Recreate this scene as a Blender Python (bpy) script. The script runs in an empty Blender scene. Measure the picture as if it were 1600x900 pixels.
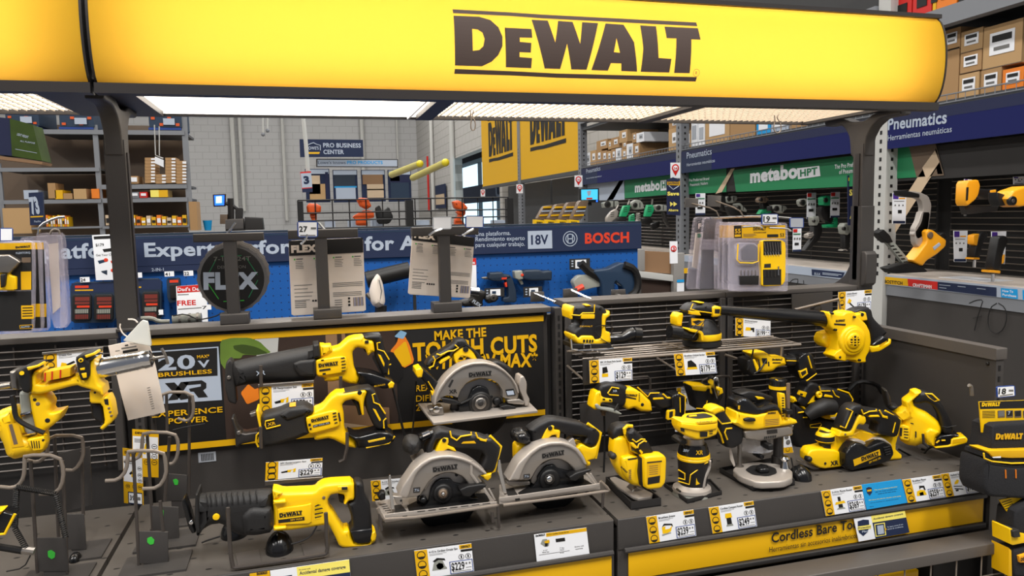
import bpy, bmesh, math, random
from mathutils import Vector, Matrix
from mathutils.geometry import tessellate_polygon
random.seed(7)
SC = bpy.context.scene
COL = SC.collection
# ---------------------------------------------------------------- camera model (1600x900)
FPX = 1160.0
CAM = Vector((0, 0, 1.6))
_y, _p, _r = math.radians(15.51), math.radians(5.74), math.radians(-1.21)
FW = Vector((math.sin(_y)*math.cos(_p), math.cos(_y)*math.cos(_p), -math.sin(_p)))
_rt = Vector((math.cos(_y), -math.sin(_y), 0)); _up = _rt.cross(FW)
RT = _rt*math.cos(_r) + _up*math.sin(_r)
UP = -_rt*math.sin(_r) + _up*math.cos(_r)
cd = bpy.data.cameras.new('camera'); cam = bpy.data.objects.new('camera', cd); COL.objects.link(cam)
cd.sensor_width = 36; cd.lens = FPX/1600*36; cd.clip_start = .05; cd.clip_end = 200
mw = Matrix.Identity(4)
for i, v in enumerate((RT, UP, -FW)):
    for j in range(3): mw[j][i] = v[j]
mw.translation = CAM
cam.matrix_world = mw
SC.camera = cam
def ray(x, y): return (RT*(x-800) - UP*(y-450))/FPX + FW

# ---------------------------------------------------------------- materials
MATS = {}
def s2l(c): return c/12.92 if c <= .04045 else ((c+.055)/1.055)**2.4
def hexc(h): return tuple(s2l(int(h[i:i+2], 16)/255) for i in (0, 2, 4)) + (1,)
def mat(name, h, rough=.5, metal=0, emit=0, alpha=1, bump=0, bscale=300, trans=0, var=0, coat=0, ior=1.45):
    m = bpy.data.materials.new(name); m.use_nodes = True
    nt = m.node_tree; b = nt.nodes['Principled BSDF']; c = hexc(h)
    b.inputs['Base Color'].default_value = c
    b.inputs['Roughness'].default_value = rough; b.inputs['Metallic'].default_value = metal
    b.inputs['IOR'].default_value = ior
    if coat: b.inputs['Coat Weight'].default_value = coat; b.inputs['Coat Roughness'].default_value = .15
    if emit: b.inputs['Emission Color'].default_value = c; b.inputs['Emission Strength'].default_value = emit
    if alpha < 1: b.inputs['Alpha'].default_value = alpha
    if trans: b.inputs['Transmission Weight'].default_value = trans
    if bump or var:
        tc = nt.nodes.new('ShaderNodeTexCoord'); n = nt.nodes.new('ShaderNodeTexNoise')
        n.inputs['Scale'].default_value = bscale; n.inputs['Detail'].default_value = 4
        nt.links.new(tc.outputs['Object'], n.inputs['Vector'])
        if bump:
            bp = nt.nodes.new('ShaderNodeBump'); bp.inputs['Strength'].default_value = bump; bp.inputs['Distance'].default_value = .002
            nt.links.new(n.outputs['Fac'], bp.inputs['Height']); nt.links.new(bp.outputs['Normal'], b.inputs['Normal'])
        if var:
            n2 = nt.nodes.new('ShaderNodeTexNoise'); n2.inputs['Scale'].default_value = 7; n2.inputs['Detail'].default_value = 8
            nt.links.new(tc.outputs['Object'], n2.inputs['Vector'])
            mx = nt.nodes.new('ShaderNodeMix'); mx.data_type = 'RGBA'
            mx.inputs[6].default_value = tuple(x*(1-var) for x in c[:3])+(1,); mx.inputs[7].default_value = tuple(min(1, x*(1+var)) for x in c[:3])+(1,)
            nt.links.new(n2.outputs['Fac'], mx.inputs[0]); nt.links.new(mx.outputs[2], b.inputs['Base Color'])
    MATS[name] = m
    return m
def holes_mat(name, h, hh, sx, sy, ax, ay, axes=(0, 1), rough=.6, stag=False):
    """flat sheet colour with punched dark slots on a regular pitch"""
    m = mat(name, h, rough); nt = m.node_tree; b = nt.nodes['Principled BSDF']
    g = nt.nodes.new('ShaderNodeNewGeometry'); sp = nt.nodes.new('ShaderNodeSeparateXYZ'); nt.links.new(g.outputs['Position'], sp.inputs[0])
    def M(op, a, bb=None):
        n = nt.nodes.new('ShaderNodeMath'); n.operation = op
        for i, v in enumerate((a, bb)):
            if v is None: continue
            if isinstance(v, (int, float)): n.inputs[i].default_value = v
            else: nt.links.new(v, n.inputs[i])
        return n.outputs[0]
    u = M('DIVIDE', sp.outputs[axes[0]], sx); v = M('DIVIDE', sp.outputs[axes[1]], sy)
    if stag: u = M('ADD', u, M('MULTIPLY', M('MODULO', M('FLOOR', M('ADD', v, 100)), 2), .5))
    du = M('DIVIDE', M('ABSOLUTE', M('SUBTRACT', M('FRACT', M('ADD', u, 100)), .5)), ax/sx)
    dv = M('DIVIDE', M('ABSOLUTE', M('SUBTRACT', M('FRACT', M('ADD', v, 100)), .5)), ay/sy)
    d = M('ADD', M('MULTIPLY', du, du), M('MULTIPLY', dv, dv)); k = M('LESS_THAN', d, 1)
    mx = nt.nodes.new('ShaderNodeMix'); mx.data_type = 'RGBA'; mx.inputs[6].default_value = hexc(h); mx.inputs[7].default_value = hexc(hh)
    nt.links.new(k, mx.inputs[0]); nt.links.new(mx.outputs[2], b.inputs['Base Color'])
    return m
def brick_mat(name, h, h2, axes):
    m = mat(name, h, .85); nt = m.node_tree; b = nt.nodes['Principled BSDF']
    g = nt.nodes.new('ShaderNodeNewGeometry'); sp = nt.nodes.new('ShaderNodeSeparateXYZ'); cb = nt.nodes.new('ShaderNodeCombineXYZ')
    nt.links.new(g.outputs['Position'], sp.inputs[0]); nt.links.new(sp.outputs[axes[0]], cb.inputs[0]); nt.links.new(sp.outputs[axes[1]], cb.inputs[1])
    t = nt.nodes.new('ShaderNodeTexBrick'); nt.links.new(cb.outputs[0], t.inputs['Vector'])
    t.inputs['Color1'].default_value = hexc(h); t.inputs['Color2'].default_value = hexc(h); t.inputs['Mortar'].default_value = hexc(h2)
    t.inputs['Scale'].default_value = 1; t.inputs['Brick Width'].default_value = .4; t.inputs['Row Height'].default_value = .2; t.inputs['Mortar Size'].default_value = .008
    nt.links.new(t.outputs['Color'], b.inputs['Base Color'])
for a in [('yel', 'EEBE00', .42), ('yelprint', 'DDA900', .5), ('yelpale', 'F3E36B', .5), ('blk', '141313', .5), ('blkprint', '141313', .6),
          ('frame', '2B2726', .5), ('steelpaint', '56514E', .5, .2), ('white', 'E8EAEE', .5), ('cream', 'D8CCC0', .5), ('greycard', 'A8ADB5', .5),
          ('blu', '1B3D86', .5), ('navy', '141C40', .7), ('navysign', '162444', .75), ('royal', '030F50', .9), ('cyan', '1496D6', .5), ('red', 'C8201A', .5),
          ('boschred', 'D33B1E', .5), ('green', '1F7A4D', .5), ('greentool', '1E9460', .4), ('dotgreen', '39B23A', .5), ('orange', 'E07A1B', .5), ('bitred', '6E2A22', .5),
          ('orangetool', 'D3541A', .45), ('cardboard', 'A58259', .85), ('cardb2', 'B69468', .85), ('wood', '8A6A4C', .7), ('woodlt', 'C9B295', .7), ('wooddk', '33241C', .8),
          ('greytxt', '6B6A68', .6), ('skyblue', '7FA9C9', .5), ('silverprint', 'A9B4C4', .45),
          ('screenblue', '1B55E8', .4, 0, 2.2), ('screencyan', '3AA0C8', .4, 0, .9), ('whiteglow', 'BFE0F0', .4, 0, 1.2), ('purple', '4A2C88', .5), ('pipewhite', 'B9B9B5', .6),
          ('bronze', '6b5a4a', .4), ('logobrown', '4A3C36', .7), ('plasticyel', 'D9C92B', .35), ('plasticcream', 'C9BE6A', .35), ('boschblue', '1A3048', .5), ('boschdk', '1C2B3C', .5), ('toolgrey', '8E9088', .4)]:
    mat(*a)
mat('tool', 'F2C200', .4, bump=.03, bscale=900, coat=.1)
mat('toolbn', 'F0A31E', .38)
mat('jacket', '5F7A2A', .8, var=.6, bscale=30); mat('jacketdk', '33460F', .8, var=.5)
mat('rub', '1C1B1B', .55, bump=.2, bscale=700)
mat('grip', '151415', .48, bump=.15, bscale=900)
mat('gloss', '151516', .22)
mat('alu', 'A29B93', .38, .75, bump=.1, bscale=400)
mat('alupaint', 'A8A098', .4, .35)
mat('chrome', 'D5D5D5', .16, 1)
mat('steel', '8F8A84', .35, .9)
mat('steeldk', '4A4745', .4, .8)
mat('wire', '867C72', .4, .4)
mat('wiredk', '48423E', .4, .3)
mat('gond', '403D3B', .5, .15, bump=.08, bscale=500, var=.12)
mat('gonddk', '292726', .55, .1, bump=.08, bscale=500, var=.15)
mat('gondlt', '56514D', .48, .2, var=.1)
mat('floorm', '77726C', .35, var=.2)
mat('ceilm', '3A3A3A', .9)
mat('rackgrey', '7C7F84', .6, .1)
mat('rackdk', '4D4F52', .6, .2)
mat('clear', 'F4F4FA', .06, alpha=.16, coat=.5)
mat('clearv', 'DCD6E6', .12, alpha=.22, coat=.4)
mat('lamp', 'FFF4E4', .5, 0, 3.9)
mat('tube', 'FFF6E0', .5, 0, 2.9)
mat('louver', 'A89C8C', .5)
mat('bagwhite', 'D9D9D2', .6, alpha=.75)
mat('cloth', '1B1B1E', .9, bump=.6, bscale=500)
holes_mat('peg', '4B4641', '0A0909', .062, .052, .0055, .0026, stag=True)
holes_mat('pegblue', '00509C', '06285c', .028, .028, .0028, .0028, axes=(0, 2))
holes_mat('perf', '8B8884', '1a1a1a', .3, .045, .011, .011, axes=(1, 2))
brick_mat('block', 'AFAFAF', '9C9C9B', (0, 2)); brick_mat('blockside', 'B4B2AE', '97958F', (1, 2))
mt = bpy.data.materials.new('signface'); mt.use_nodes = True; nt = mt.node_tree; nt.nodes.remove(nt.nodes['Principled BSDF'])
tr = nt.nodes.new('ShaderNodeBsdfTranslucent'); tr.inputs[0].default_value = (1, .60, .095, 1)
gl = nt.nodes.new('ShaderNodeBsdfDiffuse'); gl.inputs[0].default_value = (.85, .55, .02, 1)
ms = nt.nodes.new('ShaderNodeMixShader'); ms.inputs[0].default_value = .25
nt.links.new(tr.outputs[0], ms.inputs[1]); nt.links.new(gl.outputs[0], ms.inputs[2]); nt.links.new(ms.outputs[0], nt.nodes['Material Output'].inputs[0]); MATS['signface'] = mt

# ---------------------------------------------------------------- frames: a plane in the store that pixels are measured on
class Fr:
    def __init__(s, o, u, v):
        s.o = Vector(o); s.u = Vector(u).normalized(); s.v = Vector(v).normalized(); s.n = s.u.cross(s.v).normalized()
    def off(s, d): return Fr(s.o + s.n*d, s.u, s.v)
    def uv(s, x, y, d=0):
        r = ray(x, y); k = (s.o + s.n*d - CAM).dot(s.n)/r.dot(s.n); p = CAM + r*k - s.o
        return (p.dot(s.u), p.dot(s.v))
    def pt(s, a, b, d=0): return s.o + s.u*a + s.v*b + s.n*d
    def w(s, x, y, d=0): return s.pt(*s.uv(x, y, d), d)
    def sc(s, x, y):
        a = s.uv(x, y); b = s.uv(x, y+1); return abs(a[1]-b[1])
def FY(Y): return Fr((0, Y, 0), (1, 0, 0), (0, 0, 1))
def FX(X): return Fr((X, 0, 0), (0, -1, 0), (0, 0, 1))
def FZ(z): return Fr((0, 0, z), (1, 0, 0), (0, 1, 0))
def FA(x, y, deg):
    a = math.radians(deg); return Fr((x, y, 0), (math.cos(a), math.sin(a), 0), (0, 0, 1))
def zm(ox, oy, k=5.0):
    def f(s):
        if not isinstance(s, str): return s
        out = []
        for t in s.split():
            q = [float(c) for c in t.split(',')]
            out.append((ox+q[0]/k, oy+q[1]/k) + tuple(q[2:]))
        return out
    f.k = k
    return f
PX1 = zm(0, 0, 1)

def chaikin(p, n=1, closed=True):
    r = .09 if len(p) <= 6 else .15
    for _ in range(n):
        q = []
        m = len(p)
        for i in range(m if closed else m-1):
            a, b = p[i], p[(i+1) % m]
            q.append(tuple(a[k]*(1-r)+b[k]*r for k in range(2))); q.append(tuple(a[k]*r+b[k]*(1-r) for k in range(2)))
        p = q
    return p
def area(p): return sum(p[i-1][0]*p[i][1]-p[i][0]*p[i-1][1] for i in range(len(p)))/2
def inset_dirs(p, dmax):
    """per vertex: inward direction and the largest safe inset of a counter-clockwise loop"""
    n = len(p); P = [Vector(q[:2]) for q in p]; dirs = []; lim = []
    for i in range(n):
        a, b, c = P[i-1], P[i], P[(i+1) % n]; e1 = b-a; e2 = c-b
        n1 = Vector((-e1.y, e1.x)).normalized() if e1.length > 1e-9 else Vector((0, 0)); n2 = Vector((-e2.y, e2.x)).normalized() if e2.length > 1e-9 else n1
        m = n1+n2
        if m.length < .3: m = n1.copy()
        m = m.normalized() if m.length > 1e-9 else Vector((1, 0)); k = 1/max(.7, m.dot(n1)); dirs.append(m*k)
        best = dmax
        for j in range(n):
            if j in (i, (i-1) % n): continue
            s0, s1 = P[j], P[(j+1) % n]; d = s1-s0; w = b-s0
            cr = m.x*d.y-m.y*d.x
            if abs(cr) < 1e-12: continue
            t = (d.x*w.y-d.y*w.x)/cr; u = (m.x*w.y-m.y*w.x)/cr
            if t > 1e-7 and -.02 <= u <= 1.02: best = min(best, t*.44/k)
        lim.append(best)
    for _ in range(3): lim = [min(lim[i], (lim[i-1]+lim[i]*2+lim[(i+1) % n])/4*1.02) for i in range(n)]
    return dirs, lim
def inset(p, f, dl):
    return [(q[0]+dl[0][i].x*dl[1][i]*f, q[1]+dl[0][i].y*dl[1][i]*f) for i, q in enumerate(p)]

FONT = bpy.data.fonts.new if False else None
_tc = {}
def glyphs(s, bold):
    k = (s, bold)
    if k in _tc: return _tc[k]
    cu = bpy.data.curves.new('lettering_curve', 'FONT'); cu.body = s; cu.size = 1; cu.offset = bold; cu.resolution_u = 3; cu.space_character = 1+bold*1.6
    ob = bpy.data.objects.new('lettering_curve', cu)
    me = ob.to_mesh(); vs = [(v.co.x, v.co.y) for v in me.vertices]; fs = [tuple(p.vertices) for p in me.polygons]
    ob.to_mesh_clear(); bpy.data.objects.remove(ob); bpy.data.curves.remove(cu)
    _tc[k] = (vs, fs)
    return _tc[k]

class MB:
    """collects geometry (world coordinates) that becomes ONE mesh object"""
    def __init__(s): s.v = []; s.f = []; s.fm = []; s.mats = []
    def mi(s, m):
        if m not in s.mats: s.mats.append(m)
        return s.mats.index(m)
    def face(s, idx, m): s.f.append(tuple(idx)); s.fm.append(s.mi(m))
    def addv(s, p): s.v.append(Vector(p)); return len(s.v)-1
    def box(s, x0, x1, y0, y1, z0, z1, m):
        b = len(s.v)
        for z in (z0, z1):
            for x, y in ((x0, y0), (x1, y0), (x1, y1), (x0, y1)): s.addv((x, y, z))
        for q in ((3, 2, 1, 0), (4, 5, 6, 7), (0, 1, 5, 4), (1, 2, 6, 5), (2, 3, 7, 6), (3, 0, 4, 7)): s.face([b+i for i in q], m)
    def bbox(s, x0, x1, y0, y1, z0, z1, m, b=.003):
        s.slab(Fr((0, 0, 0), (1, 0, 0), (0, 0, 1)), [(x0, z0), (x1, z0), (x1, z1), (x0, z1)], -y1, -y0, b, m, 0)
    def slab(s, F, p, d0, d1, b, m, sm=1, seg=3, mcap=None):
        p = [tuple(q[:2]) for q in p]
        if sm: p = chaikin(p, sm)
        if area(p) < 0: p = p[::-1]
        if b > .009: seg = 5
        b = min(b, (d1-d0)/2*.999)
        rings = []
        if b > 0:
            dl = inset_dirs(p, b)
            for i in range(seg+1):
                a = math.pi/2*i/seg
                rings.append((inset(p, 1-math.sin(a), dl) if i < seg else p, d0+b*(1-math.cos(a))))
            rings += [(r[0], d0+d1-r[1]) for r in rings[::-1]]
        else: rings = [(p, d0), (p, d1)]
        n = len(p); st = []
        for r, d in rings:
            st.append(len(s.v))
            for q in r: s.addv(F.pt(q[0], q[1], d))
        for k in range(len(st)-1):
            for i in range(n):
                j = (i+1) % n; s.face((st[k]+i, st[k]+j, st[k+1]+j, st[k+1]+i), m)
        s.cap(rings[-1][0], st[-1], mcap or m, False); s.cap(rings[0][0], st[0], m, True)
    def cap(s, p, st, m, flip):
        if len(p) <= 4 : 
            ix = [st+i for i in range(len(p))]; s.face(ix[::-1] if flip else ix, m); return
        for t in tessellate_polygon([[Vector((q[0], q[1], 0)) for q in p]]):
            a, b, c = t
            A = (p[b][0]-p[a][0])*(p[c][1]-p[a][1])-(p[c][0]-p[a][0])*(p[b][1]-p[a][1])
            if (A < 0) != flip: a, c = c, a
            s.face((st+a, st+b, st+c), m)
    def flat(s, F, p, d, m, sm=0):
        p = [tuple(q[:2]) for q in p]
        if sm: p = chaikin(p, sm)
        if area(p) < 0: p = p[::-1]
        st = len(s.v)
        for q in p: s.addv(F.pt(q[0], q[1], d))
        s.cap(p, st, m, False)
    def tris(s, F, vs, fs, d, m):
        st = len(s.v)
        for q in vs: s.addv(F.pt(q[0], q[1], d))
        for f in fs: s.face([st+i for i in f], m)
    def tube(s, pts, r, m, n=7, closed=False, cap=True):
        pts = [Vector(p) for p in pts]
        if len(pts) < 2: return
        prev = None; st = []
        N = len(pts)
        for i, p in enumerate(pts):
            if closed: t = (pts[(i+1) % N]-pts[i-1])
            else: t = pts[min(i+1, N-1)]-pts[max(i-1, 0)]
            t = t.normalized() if t.length > 1e-9 else Vector((0, 0, 1))
            if prev is None:
                a = Vector((0, 0, 1)) if abs(t.z) < .9 else Vector((1, 0, 0)); prev = t.cross(a).normalized()
            u = (prev - t*prev.dot(t))
            u = u.normalized() if u.length > 1e-6 else t.cross(Vector((1, .2, .1))).normalized()
            w = t.cross(u); prev = u
            rr = r[i] if isinstance(r, (list, tuple)) else r
            st.append(len(s.v))
            for k in range(n):
                a = 2*math.pi*k/n; s.addv(p + u*math.cos(a)*rr + w*math.sin(a)*rr)
        for i in range(N if closed else N-1):
            a, b = st[i], st[(i+1) % N]
            for k in range(n): s.face((a+k, a+(k+1) % n, b+(k+1) % n, b+k), m)
        if cap and not closed:
            s.face([st[0]+k for k in range(n)][::-1], m); s.face([st[-1]+k for k in range(n)], m)
    def lathe(s, c, ax, prof, m, n=28, ms=None):
        """prof: list of (radius, distance along axis)"""
        ax = Vector(ax).normalized(); a = Vector((0, 0, 1)) if abs(ax.z) < .9 else Vector((0, 1, 0))
        u = ax.cross(a).normalized(); w = ax.cross(u); c = Vector(c); st = []
        for r, h in prof:
            st.append(len(s.v))
            for k in range(n):
                t = 2*math.pi*k/n; s.addv(c+ax*h+(u*math.cos(t)+w*math.sin(t))*max(r, 1e-5))
        for i in range(len(prof)-1):
            mm = ms[i] if ms else m
            for k in range(n): s.face((st[i]+k, st[i]+(k+1) % n, st[i+1]+(k+1) % n, st[i+1]+k), mm)
        s.face([st[0]+k for k in range(n)][::-1], ms[0] if ms else m); s.face([st[-1]+k for k in range(n)], ms[-1] if ms else m)
    def text(s, F, t, a, b, h, d, m, width=None, bold=.0, ang=0, shear=0):
        """baseline start (a, b), cap height h"""
        vs, fs = glyphs(t, bold)
        if not vs: return
        x0 = min(v[0] for v in vs); x1 = max(v[0] for v in vs)
        k = h/.73; kx = (width/(x1-x0)) if width else k
        ca, sa = math.cos(ang), math.sin(ang)
        q = []
        for x, y in vs:
            X = (x-x0)*kx + y*k*shear; Y = y*k; q.append((a+X*ca-Y*sa, b+X*sa+Y*ca))
        s.tris(F, q, fs, d, m)
    def build(s, name, parent=None, org=None, smooth=True, angle=35):
        me = bpy.data.meshes.new(name)
        o = Vector(org) if org is not None else Vector((0, 0, 0))
        me.from_pydata([tuple(v-o) for v in s.v], [], s.f)
        for m in s.mats: me.materials.append(MATS[m])
        me.polygons.foreach_set('material_index', s.fm)
        bm = bmesh.new(); bm.from_mesh(me); bmesh.ops.recalc_face_normals(bm, faces=bm.faces[:]) if smooth == 'fix' else None
        bm.to_mesh(me); bm.free()
        me.update()
        if smooth:
            me.polygons.foreach_set('use_smooth', [True]*len(me.polygons)); me.set_sharp_from_angle(angle=math.radians(angle))
        ob = bpy.data.objects.new(name, me); COL.objects.link(ob)
        if parent is not None: ob.parent = parent
        else: ob.location = o
        return ob
def tag(o, label=None, cat=None, group=None, kind=None):
    if label: o['label'] = label
    if cat: o['category'] = cat
    if group: o['group'] = group
    if kind: o['kind'] = kind
    return o
def struct(mb, name):
    o = mb.build(name, smooth=False); o['kind'] = 'structure'; return o
def center(vs):
    return Vector(((min(v.x for v in vs)+max(v.x for v in vs))/2, (min(v.y for v in vs)+max(v.y for v in vs))/2, min(v.z for v in vs)))

# the logo: measured on the sign face, kept as flat outlines in a unit-wide box
LOGO = []
class Tool:
    """a thing made of parts, measured on a plane of the store"""
    def __init__(s, name, label, cat, F, Z=PX1, group=None):
        s.name = name; s.label = label; s.cat = cat; s.group = group
        s.thick = .6; s.F = F if isinstance(F, Fr) else FY(F); s.Z = Z; s.parts = []; s.mb = None
    def part(s, name, sub=None, label=None):
        s.mb = MB(); s.parts.append((name, s.mb, sub, label)); return s
    def uv(s, q, d=0): return [s.F.uv(p[0], p[1], p[2] if len(p) > 2 else d) for p in s.Z(q)]
    def tr(s, q, d0, d1, b, m, sm=1, mcap=None):
        b *= .42 if b < .025 else .8
        if d1-d0 > .03: d0 = d1-.03-(d1-d0-.03)*s.thick
        s.mb.slab(s.F, s.uv(q, d1-min(b, (d1-d0)/2)), d0, d1, b, m, sm, mcap=mcap); return s
    def flat(s, q, d, m, sm=0): s.mb.flat(s.F, s.uv(q, d), d, m, sm); return s
    def wpts(s, q, d=0):
        return [s.F.w(p[0], p[1], p[2] if len(p) > 2 else d) for p in s.Z(q)]
    def tube(s, q, r, d, m, n=7, sm=0, closed=False):
        w = s.wpts(q, d)
        for _ in range(sm):
            nw = [w[0]] if not closed else []
            L = len(w)
            for i in range(L if closed else L-1):
                a, b = w[i], w[(i+1) % L]; nw += [a.lerp(b, .25), a.lerp(b, .75)]
            if not closed: nw.append(w[-1])
            w = nw
        s.mb.tube(w, r, m, n, closed); return s
    def disc(s, q, r, d0, d1, m, b=.001, n=20):
        x, y = s.Z(q)[0][:2]; c = s.F.uv(x, y, d1); R = r/s.Z.k*s.F.sc(x, y) if r > .2 else r
        s.mb.slab(s.F, [(c[0]+R*math.cos(i*2*math.pi/n), c[1]+R*math.sin(i*2*math.pi/n)) for i in range(n)], d0, d1, b, m, 0); return s
    def lathe(s, cx, prof, m, d=0, n=32, ms=None):
        """vertical axis through zoom column cx; prof (zoom y, zoom radius) from top to bottom"""
        y0 = prof[0][0]; q = s.Z('%f,%f' % (cx, y0))[0]; c = s.F.w(q[0], q[1], d); pr = []
        for y, r in prof[::-1]:
            p = s.Z('%f,%f' % (cx, y))[0]; w = s.F.w(p[0], p[1], d); pr.append((r/s.Z.k*s.F.sc(p[0], p[1]), w.z))
        s.mb.lathe((c.x, c.y, 0), (0, 0, 1), pr, m, n, ms=(ms[::-1] if ms else None)); return s
    def text(s, t, a, b, h, d, m, bold=.01, fit=True, shear=0):
        """text from pixel a to pixel b (baseline), cap height h zoom px"""
        A = s.uv(a, d)[0]; B = s.uv(b, d)[0]; q = s.Z(a)[0]
        H = h/s.Z.k*s.F.sc(q[0], q[1]); L = math.hypot(B[0]-A[0], B[1]-A[1])
        s.mb.text(s.F, t, A[0], A[1], H, d, m, L if fit else None, bold, math.atan2(B[1]-A[1], B[0]-A[0]), shear); return s
    def logo(s, a, b, d, m, bars=True, kh=1):
        A = s.uv(a, d)[0]; B = s.uv(b, d)[0]; L = math.hypot(B[0]-A[0], B[1]-A[1]); an = math.atan2(B[1]-A[1], B[0]-A[0])
        logo(s.mb, s.F, A[0], A[1], L, d, m, an, bars, kh); return s
    def end(s, org=None):
        allv = [v for p in s.parts for v in p[1].v]
        o = Vector(org) if org else center(allv)
        if len(s.parts) == 1:
            ob = s.parts[0][1].build(s.name, None, o); tag(ob, s.label, s.cat, s.group); s.root = ob; return ob
        root = bpy.data.objects.new(s.name, None); COL.objects.link(root); root.location = o; root.empty_display_size = .05
        tag(root, s.label, s.cat, s.group); made = {}
        for name, mb, sub, label in s.parts:
            ob = mb.build(name, made[sub] if sub else root, o)
            if label: ob['label'] = label
            made[name] = ob
        s.root = root
        return root
def logo(mb, F, a, b, L, d, m, an=0, bars=True, kh=1, fn=None):
    ca, sa = math.cos(an), math.sin(an)
    for i, (loops) in enumerate(LOGO):
        if not bars and i < 2: continue
        pts = [q for l in loops for q in l]
        vs = [(a+(x*ca-y*kh*sa)*L, b+(x*sa+y*kh*ca)*L) for x, y in pts]
        fs = []
        for t in tessellate_polygon([[Vector((q[0], q[1], 0)) for q in l] for l in loops]):
            p0, p1, p2 = (vs[j] for j in t)
            A = (p1[0]-p0[0])*(p2[1]-p0[1])-(p2[0]-p0[0])*(p1[1]-p0[1])
            fs.append(t if A > 0 else t[::-1])
        mb.tris(F, vs, fs, d, m)
def _mk():
    F = FY(1.44)
    def L(ox, s): return [F.uv(*q) for q in zm(ox, 0, 4)(s)]
    sh = [
        [L(400, '1235,48 1600,68') + L(800, '200,82 1168,132 1173,157 200,107') + L(400, '1600,92 1238,74')],
        [L(400, '1250,423 1600,437') + L(800, '300,452 1175,475 1170,502 300,478') + L(400, '1600,463 1248,453')],
        [L(400, '1240,90 1400,97 1470,118 1520,165 1545,225 1545,285 1520,340 1480,380 1420,408 1250,403'), L(400, '1355,175 1390,180 1420,200 1433,240 1425,285 1400,308 1360,313')],
        [L(400, '1568,167') + L(800, '-40,168 128,176 132,232 53,231 54,258 126,264 124,325 53,322 54,352 132,358 130,420 -30,414') + L(400, '1570,413')],
        [L(800, '130,116 232,122 276,262 297,124 388,130 432,270 448,132 548,138 478,430 382,428 350,270 312,425 214,422')],
        [L(800, '595,140 708,148 770,260 796,442 696,438 693,392 628,390 612,436 508,432'), L(800, '660,235 682,326 644,322')],
        [L(800, '812,152 912,158 925,358 1006,364 998,448 818,443 828,300')],
        [L(800, '965,160 1175,170 1188,244 1130,242 1126,452 1028,450 1036,236 975,234')]]
    xs = [q[0] for g in sh for l in g for q in l]; x0, x1 = min(xs), max(xs)
    # level the logo: the traced line of the lower bar is the base line
    y0 = sh[1][0][-1][1]
    for g in sh: LOGO.append([[((q[0]-x0)/(x1-x0), (q[1]-y0)/(x1-x0)) for q in l] for l in g])
    LOGO.append([]) if False else None
    return x0, y0, x1-x0
LOGO_AT = _mk()
def copy_tree(o, parent=None):
    c = o.copy(); COL.objects.link(c); c.parent = parent
    for ch in list(o.children): copy_tree(ch, c)
    return c
# ================================================================ the room
def room():
    m = MB(); m.box(-14, 12, -4, 32, -.05, 0, 'floorm'); struct(m, 'floor')
    m = MB(); m.box(-14, 12, -4, 32, 7.5, 7.6, 'ceilm'); struct(m, 'ceiling')
    m = MB(); m.box(-14, 3.8, 24, 24.2, 0, 7.5, 'block'); struct(m, 'wall_back')
    m = MB(); m.box(-14.2, -14, -4, 24, 0, 7.5, 'block'); struct(m, 'wall_left')
    # side wall with the opening to the entrance lobby
    m = MB(); m.box(3.6, 3.8, 18.0, 24, 0, 7.5, 'blockside'); m.box(3.6, 3.8, 13.5, 18.0, 2.95, 7.5, 'blockside'); m.box(5.0, 5.2, -4, 13.5, 0, 7.5, 'blockside'); m.box(3.6, 5.2, 13.5, 13.7, 0, 7.5, 'blockside'); struct(m, 'wall_right')
room()
def arealight(name, x, y, z, sx, sy, e, col=(1, .97, .93), rot=(0, 0, 0)):
    l = bpy.data.lights.new(name, 'AREA'); l.shape = 'RECTANGLE'; l.size = sx; l.size_y = sy; l.energy = e; l.color = col
    o = bpy.data.objects.new(name, l); o.location = (x, y, z); o.rotation_euler = rot; COL.objects.link(o); return o
for x in (-9, -4.5, 0, 3):
    for y in (-2, 4, 9, 14, 19): arealight('ceiling_lamp', x, y, 7.2, .5, 3, 95 if y > 3 else 270)
w = bpy.data.worlds.new('store_air'); SC.world = w; w.use_nodes = True
w.node_tree.nodes['Background'].inputs[0].default_value = (.8, .85, 1, 1); w.node_tree.nodes['Background'].inputs[1].default_value = .15
SC.view_settings.view_transform = 'Standard'; SC.view_settings.look = 'None'; SC.view_settings.gamma = 1; SC.view_settings.exposure = 0.55

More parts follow.
